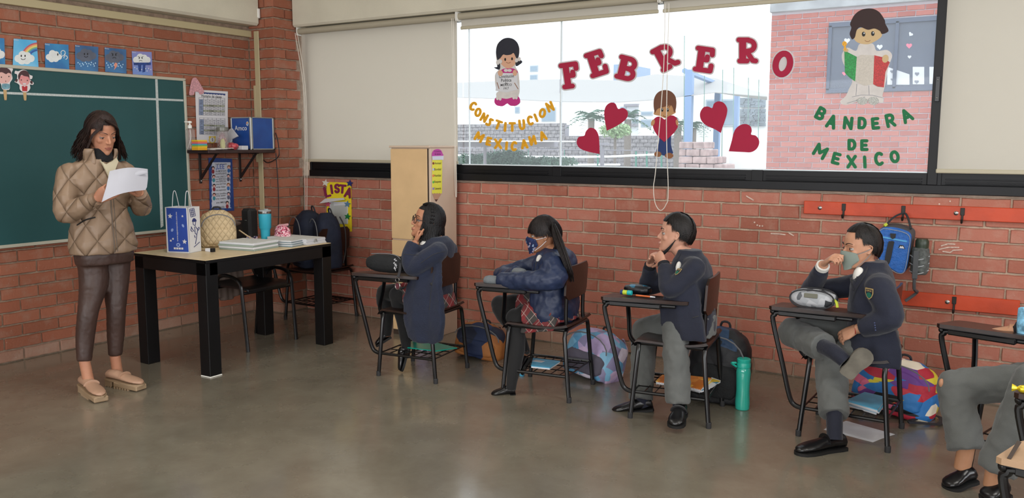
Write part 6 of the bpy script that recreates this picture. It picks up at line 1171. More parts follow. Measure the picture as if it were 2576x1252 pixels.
def hair_locks(M, H, sets, mt, parent, lim, seed=3, sweep=False, name='hair', c=(0, -.045, .06), r=(.372, .468, .50), extra=None):
    R = random.Random(seed); m = MB(); hair_cap(m, M, H, lim, c, r)
    for az0, az1, n, el0, el1, hang, rr, out, wave in sets:
        for i in range(n):
            az = az0+(az1-az0)*(i+R.random())/n; a0 = az*.55 if abs(az) < 100 else az; P_ = []; k1 = 6; lift = 1.0+R.uniform(.0, .05); e1 = el1+R.uniform(-4, 4)
            for j in range(k1+1):
                u = j/k1; e = radians(el0+(e1-el0)*u); a = radians((az*.75+az*.25*u) if not (sweep and hang > .3 and abs(az) < 80) else az+((78 if az > 0 else -78)-az)*u**.8); P_.append(Vector((c[0]+r[0]*lift*sin(a)*cos(e), c[1]+r[1]*lift*cos(a)*cos(e), c[2]+r[2]*lift*sin(e)))*H)
            if hang > 0:
                p = P_[-1]; L = hang*R.uniform(.85, 1.08); a = radians(az if not (sweep and hang > .3 and abs(az) < 80) else (78 if az > 0 else -78)); o = Vector((sin(a), cos(a), 0))
                for j in range(1, 6): u = j/5; P_.append(p+(o*(out*u+wave*sin(u*5+i)*.5)+Vector((wave*sin(u*6+i*1.7), wave*cos(u*5+i), -u))*1.0*Vector((1, 1, L)).z*0+Vector((wave*sin(u*6+i*1.7), wave*cos(u*5+i), -u*L)))*H)
            n_ = len(P_); rad = [rr*H*(.55 if j == 0 else 1.0 if j < n_-2 else .7 if j == n_-2 else .2) for j in range(n_)]
            m.tube([M @ p for p in P_], rad, 5, flat=.6)
    if extra: extra(m)
    return m.build(name, mt, parent, recalc=True, angle=80)
def mask_mb(M, H, z0, z1, az=78, s=1.06, th=.02, nose=.05):
    T = lambda x, y, z: M @ Vector((x*H, y*H, z*H)); R_ = []; N_ = 16; m = MB(); k = 7
    for i in range(k+1):
        z = z0+(z1-z0)*i/k; hw, yf, yb = hp(max(z, -.455)); yc, ry = (yf+yb)/2, (yf-yb)/2; A = az*(1-.25*abs(i/k-.5)*2); o = []; bump = nose*max(0, 1-abs(z+.14)/.16)+.03
        for dr in (0, 1):
            row = [radians(-A+2*A*j/N_) for j in range(N_+1)]
            if dr: row = row[::-1]
            for a in row: q = s-(th if dr else 0); f = max(0, 1-abs(a)/.9); o.append(T(hw*q*sin(a), yc+ry*q*cos(a)+bump*f*f, z-(1-cos(a))*.13*(i/k)+(1-cos(a))*.12*(1-i/k)))
        R_.append(o)
    m.rings(R_); return m
def shoe(t, heel, toe, mt, sole_m, h=.055, w=.040, name='shoe', strap=None, up=(0, 0, 1), pump=False, heelh=.0, sh=.014):
    heel, toe = Vector(heel), Vector(toe); d = toe-heel; L = d.length; d.normalize(); u = Vector(up); u = (u-d*u.dot(d)).normalized(); x = d.cross(u); m = MB(); R_ = []
    prof = ((0, .45, .35), (.03, .72, .95), (.15, .80, 1.05), (.30, .76, 1.05), (.45, .80, .85), (.6, .95, .72), (.75, 1.0, .60), (.88, .88, .48), (.96, .6, .36), (1.0, .2, .2))
    for v, hw, hh in prof: R_.append([heel+d*L*v+x*w*hw*cos(a)*1.0+u*(sh+heelh*(1-min(1, v/.55))*0+h*hh*.5+h*hh*.5*sin(a)) for a in [2*pi*j/16 for j in range(16)]])
    m.rings(R_); o = blob(name, m, mt, t, vox=.0045, sm=2)
    m = MB(); N_ = 12; out = [(v, hw) for v, hw, _ in prof]; pl = [heel+d*L*(v*1.02-.01)+x*w*hw*1.08 for v, hw in out]+[heel+d*L*(v*1.02-.01)-x*w*hw*1.08 for v, hw in out[::-1]]
    m.plate(pl, u, sh); m.build('sole', sole_m, o)
    if strap:
        m = MB(); m.tube([heel+d*L*.42+x*w*.88*cos(a)+u*(sh+h*.48+h*.55*sin(a)) for a in [pi*j/8 for j in range(9)]], .008, 6, flat=.35, up=d); m.build('strap', strap, o)
    return o, d, x, u, L
def skin(name, c, c2): m = mat(name, c, .5, vcol=c2, nscale=14, spec=.35); b = m.node_tree.nodes['Principled BSDF']; b.inputs['Subsurface Weight'].default_value = .08; b.inputs['Subsurface Radius'].default_value = (.02, .008, .004); return m
s_t = skin('skin_warm', 'b98468', 'b07a60'); s_g1 = skin('skin_tan', 'ae795c', 'b68063'); s_g2 = skin('skin_brown', 'a06e52', 'a87658'); s_b1 = skin('skin_light', 'c69680', 'bd8b74'); s_b2 = skin('skin_olive', 'bb8b70', 'b38368')
def hmat(name, c): return mat(name, c, .45, var=.3, nscale=40, spec=.3, bump=.3, bscale=200)
h_t = hmat('hair_dark_brown', '2a1d1a'); h_k = hmat('hair_black', '121012'); h_g2 = hmat('hair_brown_black', '1b1515'); h_b = hmat('hair_black_brown', '1a1615')
def cloth(name, c, var=.12, bump=.35, bs=45, **k): return mat(name, c, .85, var=var, nscale=5, bump=bump, bscale=bs, sheen=.15, **k)
m_blz = cloth('navy_blazer', '121729', bs=220, bump=.2); m_coat = cloth('navy_wool_coat', '141d34', bs=160, bump=.4); m_puf = mat('navy_puffer', '1c2946', .5, var=.1, nscale=5, bump=.15, bscale=60); m_gry = cloth('grey_school_trousers', '585a58', bs=260, bump=.15); m_tig = cloth('black_tights', '0a0a0c', bump=.1)
m_shoe = mat('black_shoe_leather', '0d0d10', .28, spec=.6); m_sole = mat('black_rubber_sole', '101010', .7); m_shirt = mat('white_shirt', 'd4d2cc', .8); m_sock = cloth('navy_sock', '111526')
def body(t, parts, sk, neck_lid=None, inner=None):
    B = MB()
    for mb, vx in parts: add_me(B, blob('x', mb, None, None, vox=vx, sm=(5 if vx > .0033 else 2), keep=True))
    if neck_lid: B.add(neck_lid.v, neck_lid.f)
    if inner: B.add(inner.v, inner.f)
    return B.build('body', sk, t, recalc=False, angle=80)

from mathutils.bvhtree import BVHTree
def bvh(*os): 
    V = []; F = []
    for o in os: b = len(V); V += [v.co+WL[o.name] for v in o.data.vertices]; F += [tuple(i+b for i in p.vertices) for p in o.data.polygons]
    return BVHTree.FromPolygons(V, F)
LASTD = [5.]
def bvh_mb(m): return BVHTree.FromPolygons([Vector(v) for v in m.v], m.f)
def shirt_bit(t, tr, x, y, r, sc): p, n = hit(tr, x, y); m = MB(); m.ball(p-n*r*.55, r, 14, 10, sc); return m.build('shirt_collar', m_shirt, t)
m_lap = cloth('navy_lapel', '0c101d')
def cuff(t, w, d, r, mt, nm='shirt_cuff', L=.016): d = Vector(d).normalized(); m = MB(); m.tube([Vector(w)-d*L, Vector(w)+d*L*.4], [r, r*.97], 16); return m.build(nm, mt, t)
def hit(tr, x, y):
    d = ray(x, y).normalized(); h = tr.ray_cast(CAM, d)
    if h[0] is None: h = tr.find_nearest(CAM+d*(tr.find_nearest(CAM)[3]))
    n = h[1]; n = -n if n.dot(d) > 0 else n; return h[0], n
def sew_line(name, tr, pts, r, mt, parent, off=0., k=4, flat=1.):      # seam, zip or lapel edge lying on the cloth
    P = [hit(tr, p.x, p.y) for p in cr3([Vector(q) for q in pts], k)]; m = MB(); m.tube([a+n*off for a, n in P], r, 6, flat=flat); return m.build(name, mt, parent)
def sew_patch(name, tr, poly, mt, parent, off=.002, th=.004, k=4, sub=3):  # cloth piece following the surface below it
    n0 = len(poly); b = []
    for i in range(n0):
        for j in range(sub): b.append(Vector(poly[i]).lerp(Vector(poly[(i+1) % n0]), j/sub))
    c = sum(b, Vector((0, 0)))/len(b); R1 = []; R2 = []
    for i in range(k+1):
        s = max(.02, i/k); q = [hit(tr, *(c+(p-c)*s)) for p in b]; R1.append([a+n*(off+th) for a, n in q]); R2.append([a+n*off for a, n in q])
    m = MB(); m.rings(R1+R2[::-1], cap=True); return m.build(name, mt, parent, angle=60)
# ---------------------------------------------------------------- the teacher
t = thing('person', 'woman standing in a beige quilted puffer jacket reading from white sheets', 'person', (1.05, -2.37, 0))
HM = frame(XP(256, 334, 1.08), (1, -.10, 0), -20, 3); H = .222
nk = Vector((1.04, -2.385, 1.375)); hm = head_mb(HM, H, nk, .052)
wR, wL = XP(243, 500, 1.30), XP(352, 486, 1.29)
hb_ = MB(); hand_mb(hb_, wR+Vector((.0, 0, 0)), (XP(272, 478, 1.37)-wR), (-.1, -.4, -.2) if 0 else (.9, -.5, .1), .95, 1, (45, 48, 50, 52), .9, (25, 10)); hb_.tube([wR.lerp(XP(166, 536, 1.10), .3), wR+(XP(272, 478, 1.37)-wR)*.1], [.026, .024], 12)
dL = XP(338, 462, 1.36)-wL; hb2 = MB(); hand_mb(hb2, wL, dL+Vector((0, 0, .02)), (.9, .4, .0), .95, -1, (50, 52, 55, 58), .9, (25, 10)); hb2.tube([wL.lerp(XP(356, 520, 1.12), .3), wL+dL*.1], [.026, .024], 12)
lid = face_parts(t, HM, H, h_t, -.6, .50, lips='8c4646')
an = MB()
for (a, b2) in ((XP(212, 905, 1.10), XP(222, 955, 1.12)), (XP(289, 893, 1.07), XP(296, 940, 1.07))): an.tube([a, b2, b2+Vector((.03, .0, -.03))], [.031, .031, .03], 14); 
inn = MB(); inn.tube([nk, (1.04, -2.38, 1.0), (1.05, -2.38, .8)], [.06, .10, .11], 12); inn.tube([(1.05, -2.46, .8), XP(222, 780, 1.10), XP(212, 906, 1.10)], [.03, .02, .02], 10); inn.tube([(1.05, -2.30, .8), XP(292, 775, 1.09), XP(290, 892, 1.07)], [.03, .02, .02], 10)
body(t, [(hm, .0036), (hb_, .003), (hb2, .003), (an, .005)], s_t, lid, inn)
def lim_t(a): return 33-(max(0, abs(a)-30)/150)*80 if abs(a) > 30 else 33
T = lambda x, y, z: HM @ Vector((x*H, y*H, z*H))
def fringe(m):
    R = random.Random(2)
    for s, n in ((-1, 90), (1, 70)):
        for i in range(n):
            u = R.random(); v = R.uniform(-.02, .02); P_ = [T(.10, .10+.16*u, .50-.05*u), T(.10+s*(.10+.05*(1-u)), .26+.14*u, .42-.03*u+v), T(s*(.26-.03*u), .30+.06*u, .24+v), T(s*(.355-.01*u), .19+.05*u, .02+v), T(s*(.40+.03*v*9), .12+.06*u, -.25), T(s*(.44+.05*R.random()), .10, -.52), T(s*(.46+.1*R.random()), .06, -.72-.1*u)]
            m.tube(P_, [.004*H*2, .012*H, .014*H, .014*H, .014*H, .011*H, .002*H], 5, smooth=3, flat=.6)
hair_locks(HM, H, [(12, 60, 57, 86, 22, .62, 0.0165, .06, .015), (-60, -12, 36, 86, 30, .55, 0.0165, .10, .015), (58, 180, 130, 86, -5, .74, 0.0187, .26, .035), (-180, -58, 130, 86, -5, .78, 0.0187, .30, .035), (-40, 6, 60, 84, 34, .5, .014, .12, .02), (28, 80, 90, 86, 14, 0, .012, 0, 0), (-80, -28, 90, 86, 14, 0, .012, 0, 0), (-30, 30, 70, 86, 34, 0, .012, 0, 0), (100, 260, 78, 80, -10, .6, 0.0220, .22, .03)], h_t, t, lim_t, 5, sweep=True, extra=fringe)
# puffer jacket with diamond quilting
m_jkt = mat('beige_puffer', '8c7560', .5, var=.05, nscale=4); quilt(m_jkt, 17.5, .8, .03)
J = MB(); cx, cy = 1.045, -2.375
torso_mb(J, [((cx+.02, cy-.02, .815), .190, .135), ((cx+.02, cy-.02, .86), .198, .142), ((cx+.01, cy-.015, .96), .180, .132), ((cx, cy-.01, 1.06), .153, .115), ((cx, cy-.01, 1.14), .166, .120), ((cx, cy-.01, 1.22), .182, .118), ((cx-.01, cy-.01, 1.30), .180, .10), ((cx-.01, cy-.01, 1.345), .14, .085), ((cx, cy-.01, 1.37), .085, .075)])
TB = bvh_mb(J)
sR, eR = Vector((1.03, cy-.185, 1.285)), XP(166, 536, 1.10); sL, eL = Vector((1.03, cy+.175, 1.285)), XP(356, 520, 1.12)
for a, b2, w_ in ((sR, eR, wR), (sL, eL, wL)): J.tube([a+Vector((0, (cy-a.y)*.3, .0)), a, a.lerp(b2, .5)+Vector((0, (a.y-cy)*.05, 0)), b2, b2.lerp(w_, .5), w_.lerp(b2, .12)], [.055, .064, .062, .062, .055, .043], 14, smooth=4)
jk = blob('puffer_jacket', J, m_jkt, t, vox=.009, sm=3, disp=.012, dscale=.05)
m = MB()
for k in range(3): torso_mb(m, [((cx+.005+.006*k, cy-.01, 1.355+.022*k), .082+.008*k, .072+.010*k), ((cx+.005+.006*k, cy-.01, 1.378+.022*k), .084+.008*k, .075+.010*k)], n=20)
col_ = []
for z, a, b2, g in ((1.335, .10, .085, 40), (1.37, .098, .09, 44), (1.41, .105, .10, 48), (1.43, .10, .098, 50)):
    row = []
    for sc in (1.0, .78):
        an_ = [radians(g+(360-2*g)*j/22) for j in range(23)]; an_ = an_ if sc == 1 else an_[::-1]; row += [Vector((cx+.01+b2*sc*cos(x), cy-.005+a*sc*sin(x), z+.0)) for x in an_]
    col_.append(row)
m = MB(); m.rings(col_); blob('collar', m, m_jkt, jk, vox=.007, sm=3)
m = MB(); torso_mb(m, [((cx+.01, cy-.005, 1.345), .070, .068), ((cx+.015, cy-.005, 1.38), .068, .066), ((cx+.012, cy-.003, 1.43), .062, .060)], n=20); blob('black_scarf', m, mat('black_knit', '0e0e12', .9, bump=.5, bscale=120), t, vox=.007, sm=2, disp=.01, dscale=.03)
tr = bvh(jk)
sew_patch('cream_shirt', TB, [(249, 405), (262, 416), (272, 410), (286, 400), (292, 408), (285, 432), (277, 462), (268, 440), (255, 415)], mat('cream_shirt', 'bdb49a', .8), t, .008, .010)
for py_ in (430, 446): q_ = hit(TB, 276, py_); m = MB(); m.ball(q_[0]+q_[1]*.012, .0035, 8, 5); m.build('shirt_button', m_w, t)
m_zip = mat('taupe_zip', '5f5144', .5)
sew_line('zip_line', tr, [(272, 455), (277, 490), (281, 540), (285, 590), (289, 634)], .0045, m_zip, jk); sew_line('zip_flap', tr, [(280, 460), (285, 500), (289, 550), (292, 595), (296, 632)], .003, m_zip, jk)
for q in ([(194, 566), (215, 553), (240, 546)],): sew_line('pocket_slit', tr, q, .0045, m_ink, jk)
for w_, e_2 in ((wR, eR), (wL, eL)): d_ = (w_-e_2).normalized(); m = MB(); m.tube([w_-d_*.022, w_+d_*.006], [.041, .040], 16); m.build('elastic_cuff', m_jkt, jk)
# trousers
m_trs = mat('brown_stretch_trousers', '3f2c26', .5, var=.12, nscale=8, bump=.25, bscale=22)
m = MB(); torso_mb(m, [((cx+.01, cy-.01, .88), .150, .115), ((cx+.01, cy-.01, .80), .172, .125), ((cx+.01, cy-.01, .75), .165, .12)])
m.tube([(cx, cy-.085, .80), (cx+.015, cy-.092, .64), XP(222, 780, 1.10), XP(214, 850, 1.09), XP(212, 908, 1.10)], [.085, .080, .058, .052, .040], 16, smooth=4)
m.tube([(cx, cy+.075, .80), (cx+.01, cy+.055, .64), XP(292, 775, 1.09), XP(291, 840, 1.075), XP(290, 893, 1.07)], [.085, .078, .056, .050, .039], 16, smooth=4)
blob('trousers', m, m_trs, t, vox=.008, sm=3, disp=.004, dscale=.02)
# chunky loafers
m_loaf = mat('blush_leather', 'b08c74', .4, var=.05); m_lsole = mat('beige_lug_sole', '9c8468', .6)
for hx, tx in ((ZP(208, 966, .04), ZP(256, 1000, .03)), (ZP(272, 952, .04), ZP(358, 970, .03))):
    o, d_, x_, u_, L_ = shoe(t, hx, tx, m_loaf, m_lsole, .052, .043, sh=.010)
    m = MB()
    M = Matrix((( d_.x, x_.x, u_.x, hx.x), (d_.y, x_.y, u_.y, hx.y), (d_.z, x_.z, u_.z, hx.z), (0, 0, 0, 1)))
    zb = -hx.z
    m.bbox((.0, -.030, zb+.001), (.060, .030, .004), .006, M); m.bbox((.085, -.040, zb+.012), (L_-.005, .040, .004), .006, M)
    for k in range(6): m.bbox((.09+.022*k, -.041, zb+.001), (.103+.022*k, .041, zb+.016), .002, M)
    for k in range(3): m.bbox((.004+.02*k, -.031, zb+.0), (.016+.02*k, .031, zb+.01), .002, M)
    m.build('lug_sole', m_lsole, o)
    m = MB(); m.tube([hx+d_*L_*.50+x_*.038*cos(a)+u_*(.034+.024*sin(a)) for a in [pi*j/8 for j in range(9)]], .009, 6, flat=.3, up=d_); m.build('loafer_strap', m_loaf, o)
# sheets in her hands (a thing of their own)
t2 = thing('reading_sheets', 'bundle of white printed sheets held in both hands by the teacher', 'paper', tuple(XP(310, 480, 1.38)))
R = random.Random(8); m_rs = mat('office_paper', 'b4b5be', .8)
for k in range(4):
    P_ = []
    for i in range(9):
        u = i/8; px_ = 276+92*u; top = 430-5*u-6*sin(u*pi)*(1 if k else .3); bot = 508-34*u-6*sin(u*pi*1.2)-k*2; xo = 1.385+.02*sin(u*3)-.0022*k
        a_, b_ = XP(px_+k*1.2, top, xo-.02), XP(px_-20+18*u+k*1.2, bot, xo+.035); P_.append([a_, a_.lerp(b_, .5)+Vector((.006, 0, 0)), b_, b_-Vector((.0012, 0, 0)), a_.lerp(b_, .5)+Vector((.0048, 0, 0)), a_-Vector((.0012, 0, 0))])
    m = MB(); m.rings(P_); m.build('sheet', m_rs, t2, angle=60)
m = MB(); P_ = []
for i in range(7):
    a = -.4+3.4*i/6; c = XP(352, 441, 1.39); P_.append([c+Vector((.012*cos(a), .02*j-.07+.035*(cos(a)), .012*sin(a)+.004*j)) for j in range(5)]+[c+Vector((.0105*cos(a), .02*j-.07+.035*(cos(a)), .0105*sin(a)+.004*j)) for j in range(4, -1, -1)])
m.rings(P_); m.build('curled_sheet', m_rs, t2, angle=60)
# ---------------------------------------------------------------- shared kit for seated pupils
def sleeve(m, pts, r, sm=4): m.tube([Vector(p) for p in pts], r, 14, smooth=sm)
def crest(t, c, ux, uz, s=.02):
    c = Vector(c); ux = Vector(ux).normalized(); uz = Vector(uz).normalized(); n = ux.cross(uz); sh = [(-.9, 1.0), (.9, 1.0), (.9, .1), (.6, -.6), (0, -1.1), (-.6, -.6), (-.9, .1)]
    for k, (sc, mt_, o) in enumerate(((1.0, mat('crest_gold', 'b59a62', .6), 0), (.82, mat('crest_navy', '161a2c', .7), .001))): m = MB(); m.plate([c+n*o+ux*x*s*sc+uz*y*s*sc for x, y in sh], n, .0012); m.build('crest', mt_, t)
    m = MB(); m.plate([c+n*.002+ux*s*.55*cos(a)+uz*(s*.5*sin(a)-s*.25) for a in [2*pi*j/16 for j in range(16)]], n, .0012); m.build('crest_field', mat('crest_green', '14604e', .7), t)
    write('lettering', 'CEPLIE', MATS['crest_gold'], t, c+n*.0036+uz*s*.55, ux, uz, s*.42, off=.02)
# ---------------------------------------------------------------- girl with glasses
t = thing('person', 'girl with glasses and braided hair resting her chin on her fist, navy coat', 'person', (2.55, -1.15, 0))
H = .212; HM = frame(YP(1076, 557, -1.15), (-.62, -.78, 0), 12, -4); nk = Vector((2.61, -1.13, .845)); hm = head_mb(HM, H, nk, .045)
w1 = YP(1046, 608, -1.265); f1 = YP(1055, 583, -1.235); hb_ = MB(); hand_mb(hb_, w1, f1-w1+Vector((0, 0, .03)), (-.75, -.65, .1), .80, 1, (78, 82, 84, 84), 1.0, (40, 30)); hb_.tube([w1.lerp(YP(1030, 645, -1.31), .5), w1], [.026, .024], 12)
lid = face_parts(t, HM, H, h_k, .1, .28, lips='96594f'); inn = MB(); inn.tube([nk, (2.57, -1.13, .7), (2.55, -1.13, .5)], [.05, .07, .07], 12)
kL, kR = YP(1000, 742, -1.23), YP(968, 735, -1.05); aL, aR = YP(1022, 868, -1.20), YP(972, 845, -1.06)
for a, b2, c in (((2.60, -1.21, .49), kL, aL), ((2.60, -1.06, .49), kR, aR)): inn.tube([a, b2, c], [.06, .045, .03], 10)
body(t, [(hm, .0035), (hb_, .003)], s_g1, lid, inn)
def lim_g1(a): return 34-(max(0, abs(a)-50)/130)*70
T = lambda x, y, z: HM @ Vector((x*H, y*H, z*H))
def braid(m):
    for i in range(16):
        a = radians(-92+184*i/15); 
        for s in (-1, 1): q = Vector((sin(a)*.385, -.02+s*.03, .05+cos(a)*.49)); m.ball(HM @ (q*H), .036*H, 7, 5, (1, 1.2, .9))
hair_locks(HM, H, [(-60, 60, 93, 52, 84, 0, 0.0132, 0, 0), (55, 180, 156, 84, -12, .62, 0.0165, .06, .02), (-180, -55, 156, 84, -12, .62, 0.0165, .06, .02), (110, 250, 104, 70, -20, .68, 0.0198, .16, .03)], h_k, t, lim_g1, 6, extra=braid)
gl_ = thing('eyeglasses', 'dark round eyeglasses worn by the girl in the navy coat', 'glasses', tuple(T(0, .42, 0))); m_gf = mat('tortoise_frame', '2a1b18', .25)
for s in (-1, 1):
    m = MB(); m.tube([T(.15*s+.105*cos(a), .435-.03*abs(.15*s+.105*cos(a))/.25, -.01+.095*sin(a)) for a in [2*pi*j/22 for j in range(23)]], .011*H, 6); m.build('lens_rim', m_gf, gl_); m = MB(); m.tube([T(.255*s, .405, .02), T(.35*s, .2, .03), T(.365*s, -.03, .02)], .011*H, 6); m.build('temple_arm', m_gf, gl_)
m = MB(); m.tube([T(-.05, .43, .01), T(0, .45, .03), T(.05, .43, .01)], .010*H, 6, smooth=3); m.build('bridge', m_gf, gl_)
C = MB(); torso_mb(C, [((2.555, -1.14, .44), .17, .12), ((2.55, -1.14, .50), .168, .12), ((2.56, -1.14, .60), .148, .11), ((2.57, -1.135, .72), .15, .105), ((2.59, -1.13, .80), .15, .10), ((2.595, -1.13, .85), .115, .09), ((2.59, -1.13, .885), .070, .068)])
TB = bvh_mb(C)
eL_ = YP(1036, 676, -1.31); eR_ = YP(985, 672, -1.03); sleeve(C, [(2.66, -1.20, .80), (2.69, -1.255, .80), (2.61, -1.31, .74), eL_+Vector((.01, 0, .01)), YP(1030, 645, -1.31), w1.lerp(YP(1030, 645, -1.31), .15)], [.055, .062, .060, .056, .052, .050]); sleeve(C, [(2.62, -1.04, .79), (2.55, -1.0, .77), eR_, YP(1040, 672, -1.10)], [.055, .056, .048, .042])
# coat skirt hanging over the seat edge
R_ = []
for z, x0, x1, yb in ((.82, 2.55, 2.68, -1.21), (.74, 2.52, 2.715, -1.28), (.62, 2.50, 2.745, -1.32), (.50, 2.47, 2.77, -1.335), (.38, 2.48, 2.79, -1.35), (.27, 2.52, 2.77, -1.35), (.245, 2.57, 2.72, -1.35)): R_.append([Vector((x0, yb+.01, z)), Vector(((x0*2+x1)/3, yb-.015, z)), Vector(((x0+x1*2)/3, yb+.003, z)), Vector((x1, yb-.01, z)), Vector((x1+.01, yb+.035, z+.01)), Vector(((x0+x1)/2, yb+.045, z)), Vector((x0+.01, yb+.04, z))])
C.rings(R_); ct = blob('coat', C, m_coat, t, vox=.009, sm=4, disp=.012, dscale=.09)
tr = bvh(ct); q_ = hit(tr, 1085, 714); m = MB(); m.ball(q_[0], .010, 10, 6, (1, .4, 1)); m.build('coat_button', m_dk, ct)
shirt_bit(t, TB, 1062, 612, .030, w1*0+Vector((1, .8, .9)))
for q in ([(1016, 640), (1030, 640), (1052, 642)], [(1058, 662), (1090, 640), (1120, 632)], [(1092, 690), (1085, 730), (1080, 780)]): sew_line('coat_seam', tr, q, .0022, m_dk, ct, k=6)
m_plaid = bpy.data.materials.new('red_plaid'); m_plaid.use_nodes = True; nt = m_plaid.node_tree; b = nt.nodes['Principled BSDF']; N = nt.nodes.new; K = nt.links.new; tcn = N('ShaderNodeTexCoord'); sx = N('ShaderNodeSeparateXYZ'); K(tcn.outputs['Object'], sx.inputs[0]); prev = None
base = N('ShaderNodeRGB'); base.outputs[0].default_value = lin('3f3c3a'); prev = base.outputs[0]
for ax, (k_, colr, th_, ph) in ((0, (42, '8a2026', .30, 0)), (1, (42, '8a2026', .30, 1)), (0, (84, 'b9a9a0', .975, .7)), (1, (84, 'b9a9a0', .975, .7))):
    ad = N('ShaderNodeMath'); ad.operation = 'ADD' if ax == 0 else 'SUBTRACT'; a1 = N('ShaderNodeMath'); a1.operation = 'ADD'; K(sx.outputs[0], a1.inputs[0]); K(sx.outputs[1], a1.inputs[1]); K(a1.outputs[0], ad.inputs[0]); K(sx.outputs[2], ad.inputs[1])
    mu = N('ShaderNodeMath'); mu.operation = 'MULTIPLY_ADD'; mu.inputs[1].default_value = k_; mu.inputs[2].default_value = ph; K(ad.outputs[0], mu.inputs[0]); sn = N('ShaderNodeMath'); sn.operation = 'SINE'; K(mu.outputs[0], sn.inputs[0]); gt = N('ShaderNodeMath'); gt.operation = 'GREATER_THAN'; gt.inputs[1].default_value = th_; K(sn.outputs[0], gt.inputs[0])
    ml = N('ShaderNodeMath'); ml.operation = 'MULTIPLY'; ml.inputs[1].default_value = .55; K(gt.outputs[0], ml.inputs[0]); mx = N('ShaderNodeMix'); mx.data_type = 'RGBA'; K(ml.outputs[0], mx.inputs[0]); K(prev, mx.inputs[6]); mx.inputs[7].default_value = lin(colr); prev = mx.outputs[2]
K(prev, b.inputs['Base Color']); b.inputs['Roughness'].default_value = .9
m = MB(); torso_mb(m, [((2.58, -1.14, .44), .17, .12), ((2.54, -1.14, .52), .165, .14), ((2.45, -1.14, .55), .15, .10)]); m.tube([(2.60, -1.21, .50), kL.lerp(Vector((2.6, -1.21, .5)), .35)], [.085, .082], 14); m.tube([(2.60, -1.07, .50), kR.lerp(Vector((2.6, -1.07, .5)), .35)], [.085, .08], 14); blob('plaid_skirt', m, m_plaid, t, vox=.009, sm=3)
m = MB(); m.ball(kL, .056, 14, 10); m.ball(kR, .056, 14, 10); m.tube([(2.56, -1.21, .49), kL+Vector((.02, 0, -.01)), kL.lerp(aL, .5)+Vector((.012, 0, 0)), aL], [.07, .056, .046, .031], 14, smooth=4); m.tube([aL, YP(1020, 900, -1.21)], [.031, .028], 12); m.tube([(2.58, -1.07, .49), kR+Vector((.02, 0, 0)), kR.lerp(aR, .5)+Vector((.012, 0, 0)), aR], [.07, .056, .046, .031], 14, smooth=4)
blob('tights', m, m_tig, t, vox=.007, sm=3)
shoe(t, YP(1030, 876, -1.19), YP(1013, 934, -1.24), m_shoe, m_sole, .05, .034, strap=m_shoe, up=(-.7, -.7, .2)); shoe(t, YP(985, 850, -1.04), YP(948, 873, -1.12), m_shoe, m_sole, .05, .036, up=(-.3, 0, 1))
# ---------------------------------------------------------------- girl in puffer jacket
t = thing('person', 'girl with long dark hair, patterned navy face mask and navy puffer jacket', 'person', (3.36, -1.05, 0))
H = .208; HM = frame(YP(1367, 591, -1.07), (-.82, -.57, 0), -2, 0); T = lambda x, y, z: HM @ Vector((x*H, y*H, z*H)); nk = Vector((3.395, -1.05, .835)); hm = head_mb(HM, H, nk, .045)
w1 = YP(1252, 706, -1.29); w2 = YP(1300, 684, -1.15); hb_ = MB(); hand_mb(hb_, w1, (-1, .05, -.05), (0, -.3, 1), .75, 1, (30, 30, 32, 34)); hb2 = MB(); hand_mb(hb2, w2, (.9, -.5, 0), (0, -.2, 1), .75, 1, (30, 30, 32, 34))
lid = face_parts(t, HM, H, h_g2, 0, .3, mouth=False, brow=False); inn = MB(); inn.tube([nk, (3.39, -1.05, .7), (3.38, -1.05, .5)], [.05, .07, .07], 12)
kL, kR = YP(1297, 800, -1.18), YP(1258, 765, -.99); aL, aR = YP(1288, 955, -1.27), YP(1322, 890, -1.12)
for a, b2, c in (((3.48, -1.12, .49), kL, aL), ((3.48, -.97, .49), kR, aR)): inn.tube([a, b2, c], [.06, .045, .03], 10)
body(t, [(hm, .0035), (hb_, .003), (hb2, .003)], s_g2, lid, inn)
for w_, d_ in ((w1, Vector((-1, .05, -.02))), (w2, Vector((.9, -.5, 0)))): m = MB(); m.tube([w_-d_*.01, w_+d_*.055, w_+d_*.085], [.034, .038, .030], 14, flat=.8); blob('grey_mitt', m, mat('grey_knit', '70767a', .9, bump=.4, bscale=150), t, vox=.006, sm=3)
def lim_g2(a): return 14 if abs(a) < 48 else 14-(abs(a)-48)/132*50
def tail(m):
    for i in range(7): m.ball(T(-.22+.03*i, -.30-.02*i, .20-.02*i), .05*H, 8, 6)
    R = random.Random(5)
    for i in range(110):
        u = R.uniform(-1, 1); v = R.uniform(-1, 1); P_ = [YP(1392+4*u, 572+9*v, -1.10), YP(1402+9*u, 600+6*v, -1.175+.012*v), YP(1418+9*u, 640, -1.205+.014*v), YP(1430+8*u, 675, -1.195+.02*v), YP(1432+12*u, 700+10*v, -1.18+.02*v)]; m.tube(P_, [.003, .0045, .0045, .004, .001], 5, smooth=3)
hair_locks(HM, H, [(-46, 46, 114, 80, 10, .07, 0.0121, 0, .005), (46, 180, 145, 84, -8, 0, 0.0154, 0, 0), (-180, -46, 145, 84, -8, 0, 0.0154, 0, 0), (-200, -120, 170, 40, -28, 1.25, 0.0170, .40, .03)], h_g2, t, lim_g2, 8, extra=tail)
mk_ = thing('face_mask', 'dark blue patterned face mask with white ear loops on the second girl', 'mask', tuple(T(0, .45, -.2))); mask_mb(HM, H, -.52, -.03, 72, 1.15, .03, .06).build('mask_fabric', patch_mat('navy_floral_mask', ['16254f', '1a2c5c', '14214a', '8fa6c4', '182850', '14204a', 'a88fa0', '16254f'], 70, .7, .1), mk_, angle=70)
